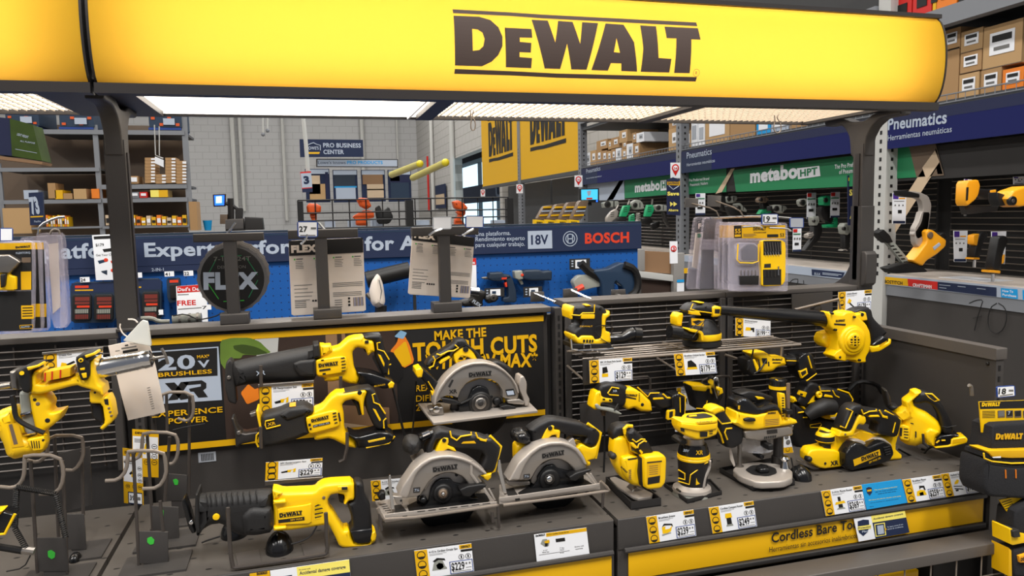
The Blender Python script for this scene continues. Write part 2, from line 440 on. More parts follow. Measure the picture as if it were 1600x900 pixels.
# ================================================================ the lit header
ZB, ZT, YE, BUL = 1.842, 2.037, 1.483, .036
def bulge(z):
    t = (z-(ZB+ZT)/2)/((ZT-ZB)/2); t = max(-1, min(1, t)); return YE - BUL*math.sqrt(max(0, 1-t*t*.96))
def header(x0, x1, label, logo_on):
    root = bpy.data.objects.new('header_lightbox', None); COL.objects.link(root); root.location = ((x0+x1)/2, YE, ZB)
    tag(root, label, 'sign', 'lit yellow header signs'); o = root.location
    m = MB(); N = 20; xs = [x0+(x1-x0)*i/12 for i in range(13)]
    ids = [[m.addv((x, bulge(ZB+(ZT-ZB)*j/N), ZB+(ZT-ZB)*j/N)) for j in range(N+1)] for x in xs]
    for i in range(12):
        for j in range(N): m.face((ids[i][j], ids[i+1][j], ids[i+1][j+1], ids[i][j+1]), 'signface')
    f = m.build('sign_face', root, o)
    m = MB()
    m.box(x0, x1, YE-.018, YE+.012, ZB-.018, ZB, 'frame'); m.box(x0, x1, YE-.018, YE+.012, ZT, ZT+.009, 'frame')
    m.box(x0, x1, YE+.13, YE+.14, ZB+.018, ZT+.009, 'white'); m.box(x0, x1, YE+.0121, YE+.13, ZT+.001, ZT+.009, 'frame'); m.box(x0, x1, YE+.0121, YE+.13, ZB+.018, ZB+.022, 'white'); m.box(x0, x1, YE+.009, YE+.012, ZB+.0001, ZB+.018, 'frame')
    for xe in (x0, x1-.004):  # curved end plates
        prof = [(YE+.012, ZB), (YE+.012, ZB+.018), (YE+.14, ZB+.018), (YE+.14, ZT)] + [(bulge(ZB+(ZT-ZB)*j/N)-.002, ZB+(ZT-ZB)*j/N) for j in range(N, -1, -1)]
        m.slab(Fr((0, 0, 0), (0, -1, 0), (0, 0, 1)), [(-y, z) for y, z in prof], -(xe+.004), -xe, 0, 'frame', 0)
    m.build('sign_frame', root, o, smooth=False)
    m = MB()
    for z in (1.90, 1.975):
        m = MB(); m.tube([(x0+.05, YE+.05, z), (x1-.07, YE+.05, z)], .012, 'tube', 8); m.build('lamp_tube', root, o)
    if logo_on:
        m = MB(); bx, bz, L = LOGO_AT; logo(m, Fr((0, 0, 0), (1, 0, 0), (0, 0, 1)), bx, bz, L, 0, 'blkprint')
        # the registered mark
        cx, cz = bx+L*.9865, bz+.0165; m.text(FY(0), 'R', cx-.0026, cz-.0036, .0072, 0, 'blkprint', 0)
        st = len(m.v)
        for k in range(20):
            a = k*math.pi/10
            for r in (.0078, .0070): m.addv((cx+r*math.cos(a), 0, cz+r*math.sin(a)))
        for k in range(20): a = st+2*k; b = st+2*((k+1) % 20); m.face((a, b, b+1, a+1), 'blkprint')
        bm = bmesh.new(); vs = [bm.verts.new((v.x, 0, v.z)) for v in m.v]
        for q in m.f:
            try: bm.faces.new([vs[i] for i in q])
            except ValueError: pass
        for i in range(1, 26):
            z = ZB+(ZT-ZB)*i/26; bmesh.ops.bisect_plane(bm, geom=bm.verts[:]+bm.edges[:]+bm.faces[:], plane_co=(0, 0, z), plane_no=(0, 0, 1))
        for v in bm.verts: v.co.y = bulge(v.co.z)-.0016; v.co -= o
        me = bpy.data.meshes.new('lettering'); bm.to_mesh(me); bm.free(); me.materials.append(MATS['logobrown'])
        ob = bpy.data.objects.new('lettering', me); COL.objects.link(ob); ob.parent = root; ob['label'] = 'dark brown brand lettering between two bars'
header(-.340, 1.474, 'long glowing yellow header sign with the big dark logo over the display', True)
header(-1.9, -.346, 'glowing yellow header sign without lettering cut off at the left edge', False)

def canopy():
    root = bpy.data.objects.new('lighting_canopy', None); COL.objects.link(root); root.location = (.5, 1.7, 1.825)
    tag(root, 'dark frame under the header sign holding the white light panels', 'canopy'); o = root.location
    m = MB()
    m.box(-1.9, 1.45, 1.905, 1.918, 1.842, 1.852, 'frame'); m.box(-1.9, 1.45, 1.4965, 1.505, 1.838, 1.852, 'frame')
    for a, b in ((-.47, -.30), (.285, .325), (.895, .93), (1.425, 1.45)): m.box(a, b, 1.50, 1.91, 1.840, 1.852, 'frame')
    m.box(-1.9, 1.45, 1.625, 1.918, 1.872, 1.88, 'frame')
    m.build('frame', root, o, smooth=False)
    for a, b, lv in ((-1.9, -.47, 1), (-.30, .285, 0), (.325, .895, 1), (.93, 1.425, 1)):
        m = MB(); m.box(a, b, 1.505, 1.905, 1.852, 1.856, 'lamp')
        p = m.build('light_panel', root, o, smooth=False)
        if lv:
            m = MB(); n = int((b-a)/.018)
            for i in range(n+1): x = a+(b-a)*i/n; m.box(x-.0014, x+.0014, 1.505, 1.900, 1.8475, 1.8515, 'louver')
            for j in range(13): y = 1.512+.031*j; m.box(a, b, y-.0006, y+.0006, 1.850, 1.8515, 'louver')
            m.build('louver', p, o, smooth=False)
        else:
            m = MB(); m.box(a, b, 1.895, 1.905, 1.846, 1.852, 'white'); m.box(.262, .266, 1.505, 1.895, 1.84, 1.8515, 'white'); m.build('diffuser_lip', p, o, smooth=False)
canopy()
# ================================================================ uprights
def upright(x, label, flare):
    F = FX(x); t = Tool('canopy_upright', label, 'post', F, zm(1200, 0, 4), 'canopy uprights')
    t.part('post'); m = t.mb
    m.box(x-.019, x+.019, 1.682, 1.718, 1.372, 1.765, 'gond')
    for s in (-1, 1): m.box(x-.0205*s-.0015, x-.0205*s+.0015, 1.692, 1.708, 1.40, 1.74, 'frame')
    m.bbox(x-.022, x+.022, 1.679, 1.721, 1.372, 1.60 if flare else 1.38, 'gond')
    t.part('bracket')
    sh = '380,760 440,745 500,738 560,762 640,752 700,700 860,678 865,716 740,738 680,790 640,870 634,985 548,985 540,860 510,800 470,778 390,795'
    pts = [FX(1.467).uv(*q) for q in zm(1200, 0, 4)(sh)]
    t.mb.slab(F, pts, -.017, .017, .004, 'gond', 1)
    if flare:
        t.part('foot_flare')
        t.mb.slab(F, [FX(1.467).uv(*q) for q in zm(1200, 330, 4)('560,250 545,330 510,400 450,445 380,465 560,480 640,462 648,380 650,250')], -.018, .018, .003, 'gond', 1)
    t.end((x, 1.7, 1.372))
upright(1.467, 'grey right upright with a flared foot holding up the header by the side panel', True)
upright(-.362, 'grey left upright holding up the header above the caulking and saw bays', False)
# ================================================================ gondola bays
def thing(name, label, cat, loc, group=None):
    r = bpy.data.objects.new(name, None); COL.objects.link(r); r.location = loc; r.empty_display_size = .1; tag(r, label, cat, group); return r
def deck(x0, x1, label, yf=1.297):
    r = thing('shelf_deck', label, 'shelf', ((x0+x1)/2, 1.5, .86), 'pegged display decks')
    m = MB(); o = r.location
    m.bbox(x0, x1, yf, 1.69, .985, 1.0, 'peg', .004); m.build('deck_plate', r, o)
    m = MB(); m.bbox(x0, x1, yf-.002, yf+.006, .936, .9995, 'gond', .003)
    m.tube([(x0+.012, yf-.006, .936), (x1-.004, yf-.006, .936)], .0055, 'gond', 8)
    m.box(x0, x1, yf, yf+.006, .868, .936, 'gond'); m.bbox(x0+.012, x1-.004, yf-.012, yf-.001, .862, .873, 'gonddk', .003)
    m.build('front_fascia', r, o)
    m = MB(); m.bbox(x0+.022, x1-.006, yf-.0035, yf-.0005, .8735, .9305, 'yelprint', .001); s = m.build('yellow_strip', r, o)
    return r, s
dl = deck(-.36, .556, 'middle pegged grey deck under the saws with a yellow front strip')
dr = deck(.564, 1.474, 'right pegged grey deck under the routers with a lettered yellow front strip')
df = deck(-1.3, -.368, 'left pegged grey deck under the wire hangers, cut off by the frame')
t = Tool('tmp', '', '', FY(1.2905), zm(1200, 675, 4)); t.part('lettering')
t.text('Cordless Bare Tools', '22,693', '608,590', 62, 0, 'blkprint', .022)
t.text('Herramientas sin accesorios inalámbricos', '8,752', '560,660', 34, 0, 'blkprint', .002)
for o in [t.mb.build('lettering', dr[1], dr[0].location)]: pass
def back_bay(name, x0, x1, z0, z1, label, grid):
    r = thing(name, label, 'panel', ((x0+x1)/2, 1.71, 0)); o = r.location
    m = MB(); m.box(x0, x1, 1.705, 1.725, 0, z1-.012, 'gonddk' if grid else 'gond')
    m.build('backing_sheet', r, o, smooth=False)
    m = MB(); m.bbox(x0-.004, x1+.004, 1.685, 1.765, z1-.013, z1, 'gondlt', .002)
    m.build('top_rail', r, o)
    if grid:
        m = MB(); z = z0+.01
        while z < z1-.02: m.tube([(x0+.012, 1.69, z), (x1-.012, 1.69, z)], .0022, 'wiredk', 5); z += .0152
        for k in range(int((x1-x0)/.075)): m.tube([(x0+.05+k*.075, 1.694, z0), (x0+.05+k*.075, 1.694, z1-.02)], .0022, 'wiredk', 5)
        m.build('wire_grid', r, o)
        m = MB(); m.bbox(x0-.002, x0+.014, 1.68, 1.70, z0-.01, z1-.013, 'gond', .002); m.build('frame_rail', r, o); m = MB(); m.bbox(x1-.014, x1+.002, 1.68, 1.70, z0-.01, z1-.013, 'gond', .002); m.build('frame_rail', r, o)
    return r
back_bay('grid_panel', .60, 1.035, 1.03, 1.385, 'black wire grid panel behind the two palm sanders', 1)
back_bay('grid_panel', 1.045, 1.45, 1.03, 1.385, 'black wire grid panel behind the yellow blower', 1)
back_bay('grid_panel', -1.3, -.385, 1.09, 1.372, 'black wire grid panel behind the grease gun', 1)
pb = back_bay('picture_panel', -.335, .56, 1.0, 1.374, 'saw bay back panel with the black and yellow poster', 0)
# slotted standards between bays
def standard(x, z1, label):
    m = MB(); m.box(x-.009, x+.009, 1.684, 1.72, 0, z1, 'gond'); m.box(x-.045, x+.045, 1.726, 1.75, 0, z1-.02, 'gonddk'); z = 1.02
    while z < z1-.02: m.box(x-.0025, x+.0025, 1.6832, 1.685, z, z+.012, 'blkprint'); z += .02
    o = m.build('slotted_standard', None, (x, 1.7, 0), smooth=False); tag(o, label, 'post', 'slotted gondola standards')
standard(.583, 1.37, 'slotted grey standard between the poster and the sander grid')
standard(1.46, 1.372, 'slotted grey standard at the right end by the side panel')
standard(-.352, 1.36, 'slotted grey standard below the left upright')

def poster():
    t = Tool('poster_board', 'black poster board with yellow borders behind the reciprocating and circular saws', 'poster', FY(1.70), zm(0, 500, 4)); m = t.part('board').mb; F = t.F
    m.bbox(-.322, .548, 1.696, 1.7045, 1.105, 1.358, 'blkprint', .001)
    t.F = F = FY(1.695)
    def P(q, k, d): m.flat(F, q, d, k)
    P([(-.322, 1.339), (.548, 1.339), (.548, 1.353), (-.322, 1.353)], 'yelprint', .0003); P([(-.322, 1.107), (.548, 1.107), (.548, 1.121), (-.322, 1.121)], 'yelprint', .0003)
    # the photo behind the saws
    P([(-.185, 1.1215), (.19, 1.1215), (.19, 1.3385), (-.185, 1.3385)], 'wooddk', .0003)
    P([(.0, 1.1215), (.17, 1.1215), (.17, 1.16), (.0, 1.185)], 'wood', .0005)
    P([(-.02, 1.1215), (.12, 1.1215), (-.0, 1.15)], 'woodlt', .0007)
    P([(.035, 1.20), (.06, 1.20), (.06, 1.3385), (.035, 1.3385)], 'wood', .0005); P([(.07, 1.25), (.078, 1.25), (.078, 1.3385), (.07, 1.3385)], 'wood', .0005)
    P([(-.11, 1.25), (-.075, 1.25), (-.065, 1.3385), (-.115, 1.3385)], 'pipewhite', .0005)
    t.Z = zm(340, 520, 5)
    t.flat('20,60 110,40 250,38 330,70 380,120 420,155 300,175 200,170 180,200 120,200 60,290 20,230', .0008, 'jacket', 1)
    t.flat('120,100 200,90 300,110 400,160 300,172 200,165 130,130', .001, 'jacketdk', 1)
    t.flat('180,470 240,400 290,440 320,430 325,520 230,560', .0008, 'orange', 1)
    t.flat('1345,145 1400,80 1420,10 1460,20 1500,90 1540,230 1450,280 1390,160', .0008, 'orange', 1)
    t.flat('1370,150 1470,60 1520,230 1450,270', .001, 'yelprint', 1); t.flat('1380,30 1430,-20 1480,0 1450,50', .001, 'skyblue', 1)
    t.flat('1200,180 1340,150 1420,180 1450,340 1400,400 1280,330', .0006, 'blk', 1)
    # printed badge 20V MAX / XR
    t.Z = zm(0, 500, 4)
    t.flat('925,197 1365,166 1388,500 930,530', .0003, 'silverprint'); t.flat('935,205 1357,174 1360,348 938,372', .0005, 'blkprint')
    t.text('20', '990,315', '1222,300', 88, .0007, 'silverprint', .03); t.text('V', '1238,298', '1312,292', 44, .0007, 'silverprint', .03)
    t.text('MAX*', '1232,240', '1310,234', 20, .0007, 'yelprint', .02); t.text('BRUSHLESS', '990,356', '1325,332', 26, .0007, 'yelprint', .02)
    t.flat('1030,395 1090,390 1190,490 1130,500', .0005, 'blkprint'); t.flat('1130,388 1185,384 1110,498 1048,504', .0005, 'blkprint')
    t.flat('1140,388 1260,376 1290,395 1290,425 1270,440 1300,482 1240,486 1210,448 1190,448 1180,430 1255,415 1255,400 1165,408', .0005, 'blkprint')
    t.text('EXPERIENCE', '950,610', '1392,575', 36, .0005, 'yelprint', .02); t.text('POWER', '1052,650', '1302,634', 36, .0005, 'yelprint', .02)
    t.Z = zm(600, 510, 5)
    t.text('MAKE THE', '395,108', '800,75', 72, .0005, 'yelprint', .035)
    t.text('TOUGH CUTS', '228,268', '1198,190', 138, .0005, 'yelprint', .038)
    t.text('WITH 20V MAX*', '320,330', '1198,312', 110, .0005, 'yelprint', .038)
    t.text('REALIZA LOS CORTES MÁS', '250,508', '1050,442', 50, .0005, 'yelprint', .01); t.text('DIFÍCILES CON', '250,588', '720,560', 50, .0005, 'yelprint', .01); t.text('20V MAX*', '250,660', '560,640', 50, .0005, 'yelprint', .01)
    ob = t.end()
    m = MB(); F = FY(1.7045)
    q = [F.uv(*c) for c in zm(0, 675, 4)('1238,130 1348,120 1352,180 1242,192')]; m.flat(F, q, .0008, 'greycard')
    q2 = [F.uv(*c) for c in zm(0, 675, 4)('1256,138 1338,130 1340,174 1260,182')]
    for k in range(8):
        a = k/8; b = a+.07; lerp = lambda p, q, s: (p[0]+(q[0]-p[0])*s, p[1]+(q[1]-p[1])*s)
        m.flat(F, [lerp(q2[0], q2[1], a), lerp(q2[0], q2[1], b), lerp(q2[3], q2[2], b), lerp(q2[3], q2[2], a)], .001, 'blkprint')
    tag(m.build('barcode_sticker', None, center(m.v), smooth=False), 'small barcode sticker on the grey panel below the poster', 'sticker')
poster()

def side_panel():
    r = thing('end_panel', 'grey steel side panel closing the right end of the display', 'panel', (1.49, 1.45, 0)); o = r.location
    m = MB(); m.box(1.482, 1.498, 1.30, 1.70, 0, 1.252, 'gond'); m.build('panel_sheet', r, o, smooth=False)
    m = MB(); m.bbox(1.476, 1.508, 1.285, 1.69, 1.250, 1.276, 'gondlt', .002); m.build('top_rail', r, o)
    m = MB(); m.box(1.480, 1.502, 1.288, 1.305, 0, 1.249, 'gond')
    for k in range(12): m.box(1.487, 1.493, 1.287, 1.2881, 1.225-.025*k, 1.237-.025*k, 'blkprint')
    m.lathe((1.482, 1.31, 1.238), (-1, 0, 0), [(.004, 0), (.004, .003), (.0025, .0045)], 'blk', 12); m.build('end_post', r, o, smooth=False)
side_panel()
def lower_bin():
    r = thing('wire_bin', 'grey framed wire bin below the lettered yellow strip', 'bin', (1.05, 1.25, 0)); o = r.location
    m = MB(); m.bbox(.60, 1.505, 1.215, 1.275, .838, .864, 'gondlt', .003); m.bbox(1.48, 1.505, 1.215, 1.275, 0, .84, 'gond', .003); m.bbox(.60, .625, 1.215, 1.275, 0, .84, 'gond', .003); m.build('frame', r, o)
    m = MB()
    for k in range(13): x = .64+.068*k; m.tube([(x, 1.222, .3), (x, 1.222, .84)], .0016, 'wire', 5)
    for k in range(7): m.tube([(.61, 1.220, .79-.06*k), (1.49, 1.220, .79-.06*k)], .0016, 'wire', 5)
    m.build('wire_front', r, o)
    m = MB(); m.box(.62, 1.48, 1.6, 1.61, 0, .84, 'gonddk'); m.box(.62, 1.48, 1.28, 1.6, .45, .46, 'gonddk'); m.build('bin_back', r, o, smooth=False)
    for k, (x, w, h, mm) in enumerate(((.72, .12, .33, 'blk'), (.88, .13, .31, 'yelprint'), (1.04, .1, .34, 'blk'), (1.18, .12, .32, 'yelprint'), (1.34, .14, .33, 'blk'))):
        b = MB(); b.bbox(x, x+w, 1.30, 1.42, .46, .46+h, mm, .004); b.box(x+.01, x+w-.01, 1.2985, 1.2999, .46+h*.6, .46+h*.8, 'blkprint' if mm[0] == 'y' else 'yelprint')
        tag(b.build('tool_carton', None, (x, 1.36, .46), smooth=False), ['black tool carton at the left in the dark wire bin', 'yellow tool carton second from the left in the wire bin', 'black tool carton in the middle of the wire bin', 'yellow tool carton second from the right in the wire bin', 'black tool carton at the right end of the wire bin'][k], 'box', 'cartons in the wire bin')
lower_bin()
# wire shelf under the two sanders
def wire_shelf():
    r = thing('wire_shelf', 'dark wire shelf carrying the two palm sanders', 'shelf', (.87, 1.6, 1.27)); o = r.location; z = 1.268
    m = MB(); x0, x1, yf = .592, 1.15, 1.53
    m.tube([(x0+.03, yf, z), (x1, yf, z)], .0035, 'wire'); m.tube([(x0, 1.655, z), (x1+.01, 1.655, z)], .003, 'wire')
    for k in range(6): y = yf+.0225*k; m.tube([(x0+.002, y+.004, z+.001), (x1, y+.004, z+.001)], .0017, 'wire', 5)
    for x in (x0+.03, .86, x1): m.tube([(x, yf, z), (x, 1.685, z)], .003, 'wire')
    m.build('deck_wires', r, o)
    for x in (x0+.01, x0+.085, .845, x1-.03):
        m = MB(); m.tube([(x, 1.56, z), (x, 1.565, z-.052), (x, 1.685, z-.04)], .0028, 'wire'); m.build('support_bracket', r, o)
wire_shelf()
# ================================================================ hand tools in the saw bay
def vents(t, q, d, m='blkprint'):
    for s in q.split('|'): t.flat(s, d, m)
# ---- reciprocating saw hanging lowest
t = Tool('reciprocating_saw', 'yellow reciprocating saw with a long ribbed black boot, lowest of the three', 'saw', FY(1.36), zm(280, 720), 'reciprocating saws on the poster bay')
t.part('rubber_boot').tr('155,262 300,248 450,238 600,228 728,222 735,300 735,548 600,575 480,572 420,545 330,480 250,490 190,525 165,560 140,560 128,480 132,260', -.03, .03, .028, 'rub')
for x in (215, 245, 285, 330, 370, 410, 455, 500, 550, 600): t.mb.tube([t.F.w(*t.Z('%d,%d' % (x+dx, 262-(x-150)*.062+dy))[0], d) for dx, dy, d in ((0, 3, .002), (2, 10, .020), (5, 32, .0275), (7, 60, .0305), (8, 90, .031))], .0016, 'rub', 5)
t.tr('128,258 150,252 168,560 136,562 120,480', -.035, .035, .012, 'rub').tr('480,420 560,345 720,350 735,400 735,545 600,572 500,565', .01, .038, .025, 'rub').disc('288,441', 25, .02, .0325, 'yel')
t.part('front_shoe').tr('18,318 45,290 70,360 105,480 132,558 100,567 72,520', -.015, .015, .006, 'gloss').disc('93,484', 17, .01, .018, 'chrome')
t.part('body').tr('728,225 762,228 815,246 950,240 1060,235 1085,205 1130,180 1200,170 1365,162 1369,300 1322,310 1300,338 1284,332 1296,300 1288,262 1235,252 1185,262 1162,300 1160,335 1180,380 1200,400 1282,540 1325,532 1345,590 1370,640 1480,640 1495,600 1520,545 1540,580 1535,620 1490,655 1280,678 1245,655 1225,605 1165,490 1135,498 900,535 738,548 735,300', -.026, .026, .016, 'tool')
t.tr('735,308 828,302 838,318 830,334 735,342', .015, .034, .008, 'tool').tr('738,516 832,508 840,520 832,532 738,545', .015, .034, .008, 'tool').tr('770,370 980,345 1035,330 1035,490 775,500', .02, .029, .004, 'tool')
t.tr('728,226 762,228 812,246 770,290 735,300', .0, .03, .01, 'tool').disc('1130,290', 12, .02, .0275, 'bronze').tr('1240,200 1320,195 1322,230 1245,235', .02, .028, .003, 'tool')
t.logo('783,447', '963,424', .0295, 'blkprint'); t.flat('774,462 978,436 980,464 776,488', .0295, 'blkprint').text('20V MAX', '868,470', '965,458', 14, .0300, 'yelprint')
vents(t, '1060,352 1085,340 1110,345 1058,362|1060,378 1115,366 1125,374 1058,390|1058,412 1125,400 1126,410 1058,424|1060,440 1115,430 1105,440 1060,450', .0298)
t.part('trigger').tr('1240,262 1288,260 1297,308 1275,332 1252,322', -.01, .01, .006, 'gloss').tr('1270,207 1315,205 1315,226 1270,228', .02, .031, .002, 'blk')
t.part('grip').tr('1369,165 1410,160 1440,180 1450,260 1490,330 1500,420 1506,520 1512,560 1490,630 1400,645 1368,632 1340,560 1328,530 1352,500 1340,420 1310,330 1367,305', -.024, .024, .018, 'grip')
t.tr('1335,545 1505,525 1512,570 1490,635 1400,646 1366,632', -.03, .03, .008, 'gloss')
t.part('battery_release').tr('1492,600 1500,560 1530,550 1542,580 1535,618 1505,635', .0, .03, .006, 'tool')
t.end()
# ---- reciprocating saw at the top
t = Tool('reciprocating_saw', 'yellow reciprocating saw hung highest, black boot pointing left beside the green jacket picture', 'saw', FY(1.60), zm(340, 520), 'reciprocating saws on the poster bay')
t.part('rubber_boot').tr('120,228 210,205 400,165 600,125 740,100 760,90 795,95 802,195 765,250 770,350 720,380 600,388 400,385 200,405 140,420 110,300', -.034, .034, .03, 'rub')
t.tr('745,93 792,88 806,190 745,200', -.037, .037, .01, 'rub').tr('590,235 640,215 770,200 770,345 640,340 600,290', .02, .04, .016, 'rub').text('XR', '302,334', '374,326', 34, .036, 'silverprint', .03)
t.part('front_shoe').tr('62,240 95,205 122,228 140,420 152,560 85,540 55,420', -.02, .02, .01, 'gonddk').disc('88,352', 15, .01, .023, 'steel')
t.part('body').tr('795,95 830,95 885,125 950,110 1020,45 1070,30 1140,25 1148,48 1216,62 1230,145 1196,158 1176,180 1168,160 1150,122 1085,112 1052,150 1065,260 1080,298 1112,345 1090,402 1030,396 960,366 900,380 835,378 830,350 780,340 762,290 762,220 802,195', -.03, .03, .018, 'tool')
t.tr('765,222 785,207 960,182 1008,190 1015,285 990,312 790,342 770,320', .02, .036, .008, 'tool').tr('885,90 900,140 860,170 800,185 800,95', .0, .034, .014, 'tool')
t.logo('790,274', '944,254', .037, 'blkprint'); t.flat('795,288 880,276 885,290 795,304', .037, 'blkprint')
vents(t, '960,195 990,190 998,198 965,203|965,222 998,215 998,223 965,230|968,245 1002,240 1002,248 968,254|968,270 1002,265 1000,273 970,279|968,295 1000,290 998,298 968,304|820,315 845,312 845,326 820,330|808,210 830,207 830,217 808,220', .0372)
t.part('trigger').tr('1135,115 1165,120 1172,160 1150,150', -.01, .01, .004, 'gloss').tr('1150,62 1180,60 1182,82 1150,84', .02, .032, .002, 'blk')
t.part('grip').tr('1140,25 1180,14 1270,8 1290,40 1300,100 1345,210 1332,322 1290,330 1232,200 1226,62 1146,50', -.026, .026, .018, 'grip')
t.tube('1272,75 1246,80 1250,130 1300,145 1340,210', .0014, .0265, 'yel').tube('1355,245 1330,255 1335,325', .0016, .02, 'yel').tr('1250,165 1275,175 1305,240 1300,268', .02, .027, .002, 'yel')
t.part('battery_foot').tr('1080,298 1200,312 1330,358 1382,385 1375,420 1300,440 1240,420 1092,405 1115,350', -.036, .036, .012, 'gloss').tr('1330,402 1358,378 1382,395 1372,430 1340,436', -.02, .04, .006, 'tool').text('BRUSHLESS', '1225,424', '1310,408', 12, .038, 'yelprint')
t.end()
# ---- reciprocating saw in the middle
t = Tool('reciprocating_saw', 'middle yellow reciprocating saw with a framed badge on its short black nose', 'saw', FY(1.50), zm(340, 520), 'reciprocating saws on the poster bay')
t.part('rubber_boot').tr('345,642 480,610 560,575 680,560 752,598 750,622 692,652 700,740 722,785 600,835 450,880 352,892 332,760', -.034, .034, .02, 'rub')
t.tr('480,640 560,590 690,575 740,600 690,640 540,690', .0, .037, .015, 'rub').tube('445,675 375,690 372,720 382,750 492,722', .0014, .0355, 'yel').text('XR', '392,730', '455,716', 26, .036, 'yelprint', .02).tr('560,575 610,566 612,576 570,582', .0, .03, .003, 'toolbn')
t.part('nose_collar').tr('300,612 316,605 342,735 326,742', -.036, .037, .002, 'tool').tube('325,780 305,800 300,850 318,892', .0018, .034, 'yel')
t.part('front_shoe').tr('105,668 128,660 152,740 200,790 330,768 312,842 180,870 162,896 142,890 132,760', -.02, .02, .008, 'steeldk').disc('165,785', 16, .01, .023, 'steel').tr('250,632 300,615 300,650 262,660', -.01, .01, .004, 'steel')
t.part('body').tr('682,655 720,640 755,602 820,575 880,500 930,465 970,465 1150,436 1168,460 1150,510 1140,560 1145,640 1126,642 1106,540 1060,516 1000,530 972,560 985,620 990,740 1010,800 1080,850 1085,900 1020,890 880,820 760,840 745,785 710,770 692,720', -.03, .03, .018, 'tool')
t.tr('688,664 720,650 900,602 945,612 960,715 940,735 740,790 712,780', .02, .036, .008, 'tool').logo('734,704', '872,672', .037, 'blkprint')
t.flat('745,722 878,694 880,710 745,740', .037, 'blkprint').text('20V MAX XR', '750,736', '872,709', 12, .0375, 'silverprint')
vents(t, '898,628 925,620 928,630 900,638|900,652 928,645 930,654 902,662|905,675 932,668 934,678 907,686|912,702 936,695 938,704 914,711|940,625 952,622 966,690 952,695|708,712 728,708 730,728 710,732|716,745 734,741 735,758 720,762', .0372)
t.disc('1110,470', 17, .02, .0305, 'blk')
t.part('trigger').tr('1045,526 1090,520 1112,562 1126,640 1100,645 1080,572', -.012, .012, .006, 'gloss')
t.part('grip').tr('975,462 1150,430 1192,424 1240,470 1290,600 1320,662 1330,745 1252,755 1215,720 1160,600 1150,505 1166,460 1150,438 975,472', -.027, .027, .016, 'grip')
t.tube('1232,476 1208,484 1222,545 1262,560 1310,632', .0015, .0275, 'yel').tube('1318,668 1296,685 1300,745', .0017, .026, 'yel').tr('1210,590 1235,600 1278,680 1266,694', .02, .028, .002, 'yel')
t.part('battery_foot').tr('1010,780 1090,812 1250,770 1340,778 1386,808 1375,850 1290,885 1170,897 1090,900 1080,850', -.038, .038, .012, 'gloss')
t.tube('1160,898 1340,862 1384,808', .0018, .036, 'yel').tube('1175,848 1310,820', .0014, .038, 'yel').tube('1180,856 1310,828', .0010, .038, 'yel')
t.end()

def zof(q, Y): return FY(Y).w(*q).z
# ---- circular saw resting above
def saw_base(t, q, z, th=.006):
    F = t.F; t.F = FZ(z); t.part('base_plate'); t.mb.slab(t.F, t.uv(q, 0), -th, 0, .001, 'alupaint', 0); t.F = F
t = Tool('circular_saw', 'large silver-guarded circular saw alone above the other two, before the poster', 'saw', FY(1.58), zm(600, 510), 'circular saws by the deck')
t.part('upper_guard')
t.tr('388,610 395,560 430,480 480,410 540,350 610,305 690,282 790,280 870,300 940,340 1000,400 1035,460 1052,520 1042,572 925,560 925,500 890,445 830,412 760,402 700,412 640,445 595,505 575,560 540,545 480,540', -.002, .026, .008, 'alu')
t.tr('385,612 395,550 425,480 478,405 540,345 610,302 690,278 790,276 870,296 940,336 1002,398 1040,460 1056,520 1040,520 1022,465 985,405 930,355 865,318 790,298 695,302 620,325 555,365 500,420 450,490 415,560 405,612', -.026, .030, .01, 'alupaint')
t.tr('570,602 580,520 640,445 760,403 880,445 925,520 932,600 900,645 620,652', -.004, .006, .002, 'steel')
t.logo('664,400', '842,384', .0268, 'blkprint', kh=.95).text('XR', '508,526', '572,520', 30, .0268, 'blkprint', .03).flat('948,494 1012,486 1028,538 962,545', .0268, 'blkprint').flat('956,506 1010,500 1018,532 966,538', .0272, 'silverprint').flat('500,470 530,415 545,420 515,480', .0268, 'gonddk')
t.part('blade_hub').tr('690,490 740,462 810,480 832,560 842,640 700,662 592,680 576,620 650,590', .0, .018, .006, 'gloss').disc('758,605', 92, .0, .024, 'blk', .005, 28).disc('758,605', 74, .0, .028, 'steeldk', .004, 28).disc('758,605', 46, .0, .032, 'steel', .004).disc('758,605', 22, .0, .036, 'gonddk', .003)
t.disc('840,552', 12, .0, .008, 'blk').disc('838,640', 12, .0, .008, 'blk').disc('890,592', 34, .0, .016, 'blk', .006)
t.part('lower_guard').disc('745,650', 225, -.012, -.004, 'steeldk', .002, 48).disc('745,650', 60, -.013, -.002, 'gloss', .002, 24).disc('745,650', 232, -.016, -.013, 'gonddk', .001, 48)
t.part('guard_lever').tr('440,560 470,558 560,575 600,600 560,612 470,600', .006, .03, .005, 'blk'); t.part('line_pointer').tr('905,625 960,612 1030,626 1028,645 940,660', .006, .034, .005, 'blk'); t.part('retract_arm').tube('600,600 690,560 740,520', .003, .02, 'blk')
t.part('motor_housing').tr('820,272 880,262 950,290 1002,330 1010,380 1060,470 1060,600 930,612 925,480 940,400 900,330', -.08, -.028, .02, 'blk')
t.tr('925,480 952,500 948,590 926,612', -.02, .004, .004, 'tool').tr('1040,450 1068,452 1062,505 1044,500', -.03, .01, .004, 'tool')
t.part('handle').tr('540,212 600,163 640,150 692,185 738,272 716,280 650,236 602,232 576,258 572,296 612,322 560,362 552,325 590,300 560,290 546,258', -.05, -.012, .01, 'tool')
t.part('grip').tr('320,302 350,255 400,220 545,132 560,102 600,92 640,105 655,140 720,190 792,266 792,302 740,280 706,210 650,158 604,162 545,200 524,250 440,300 390,335 360,325', -.055, -.010, .018, 'grip')
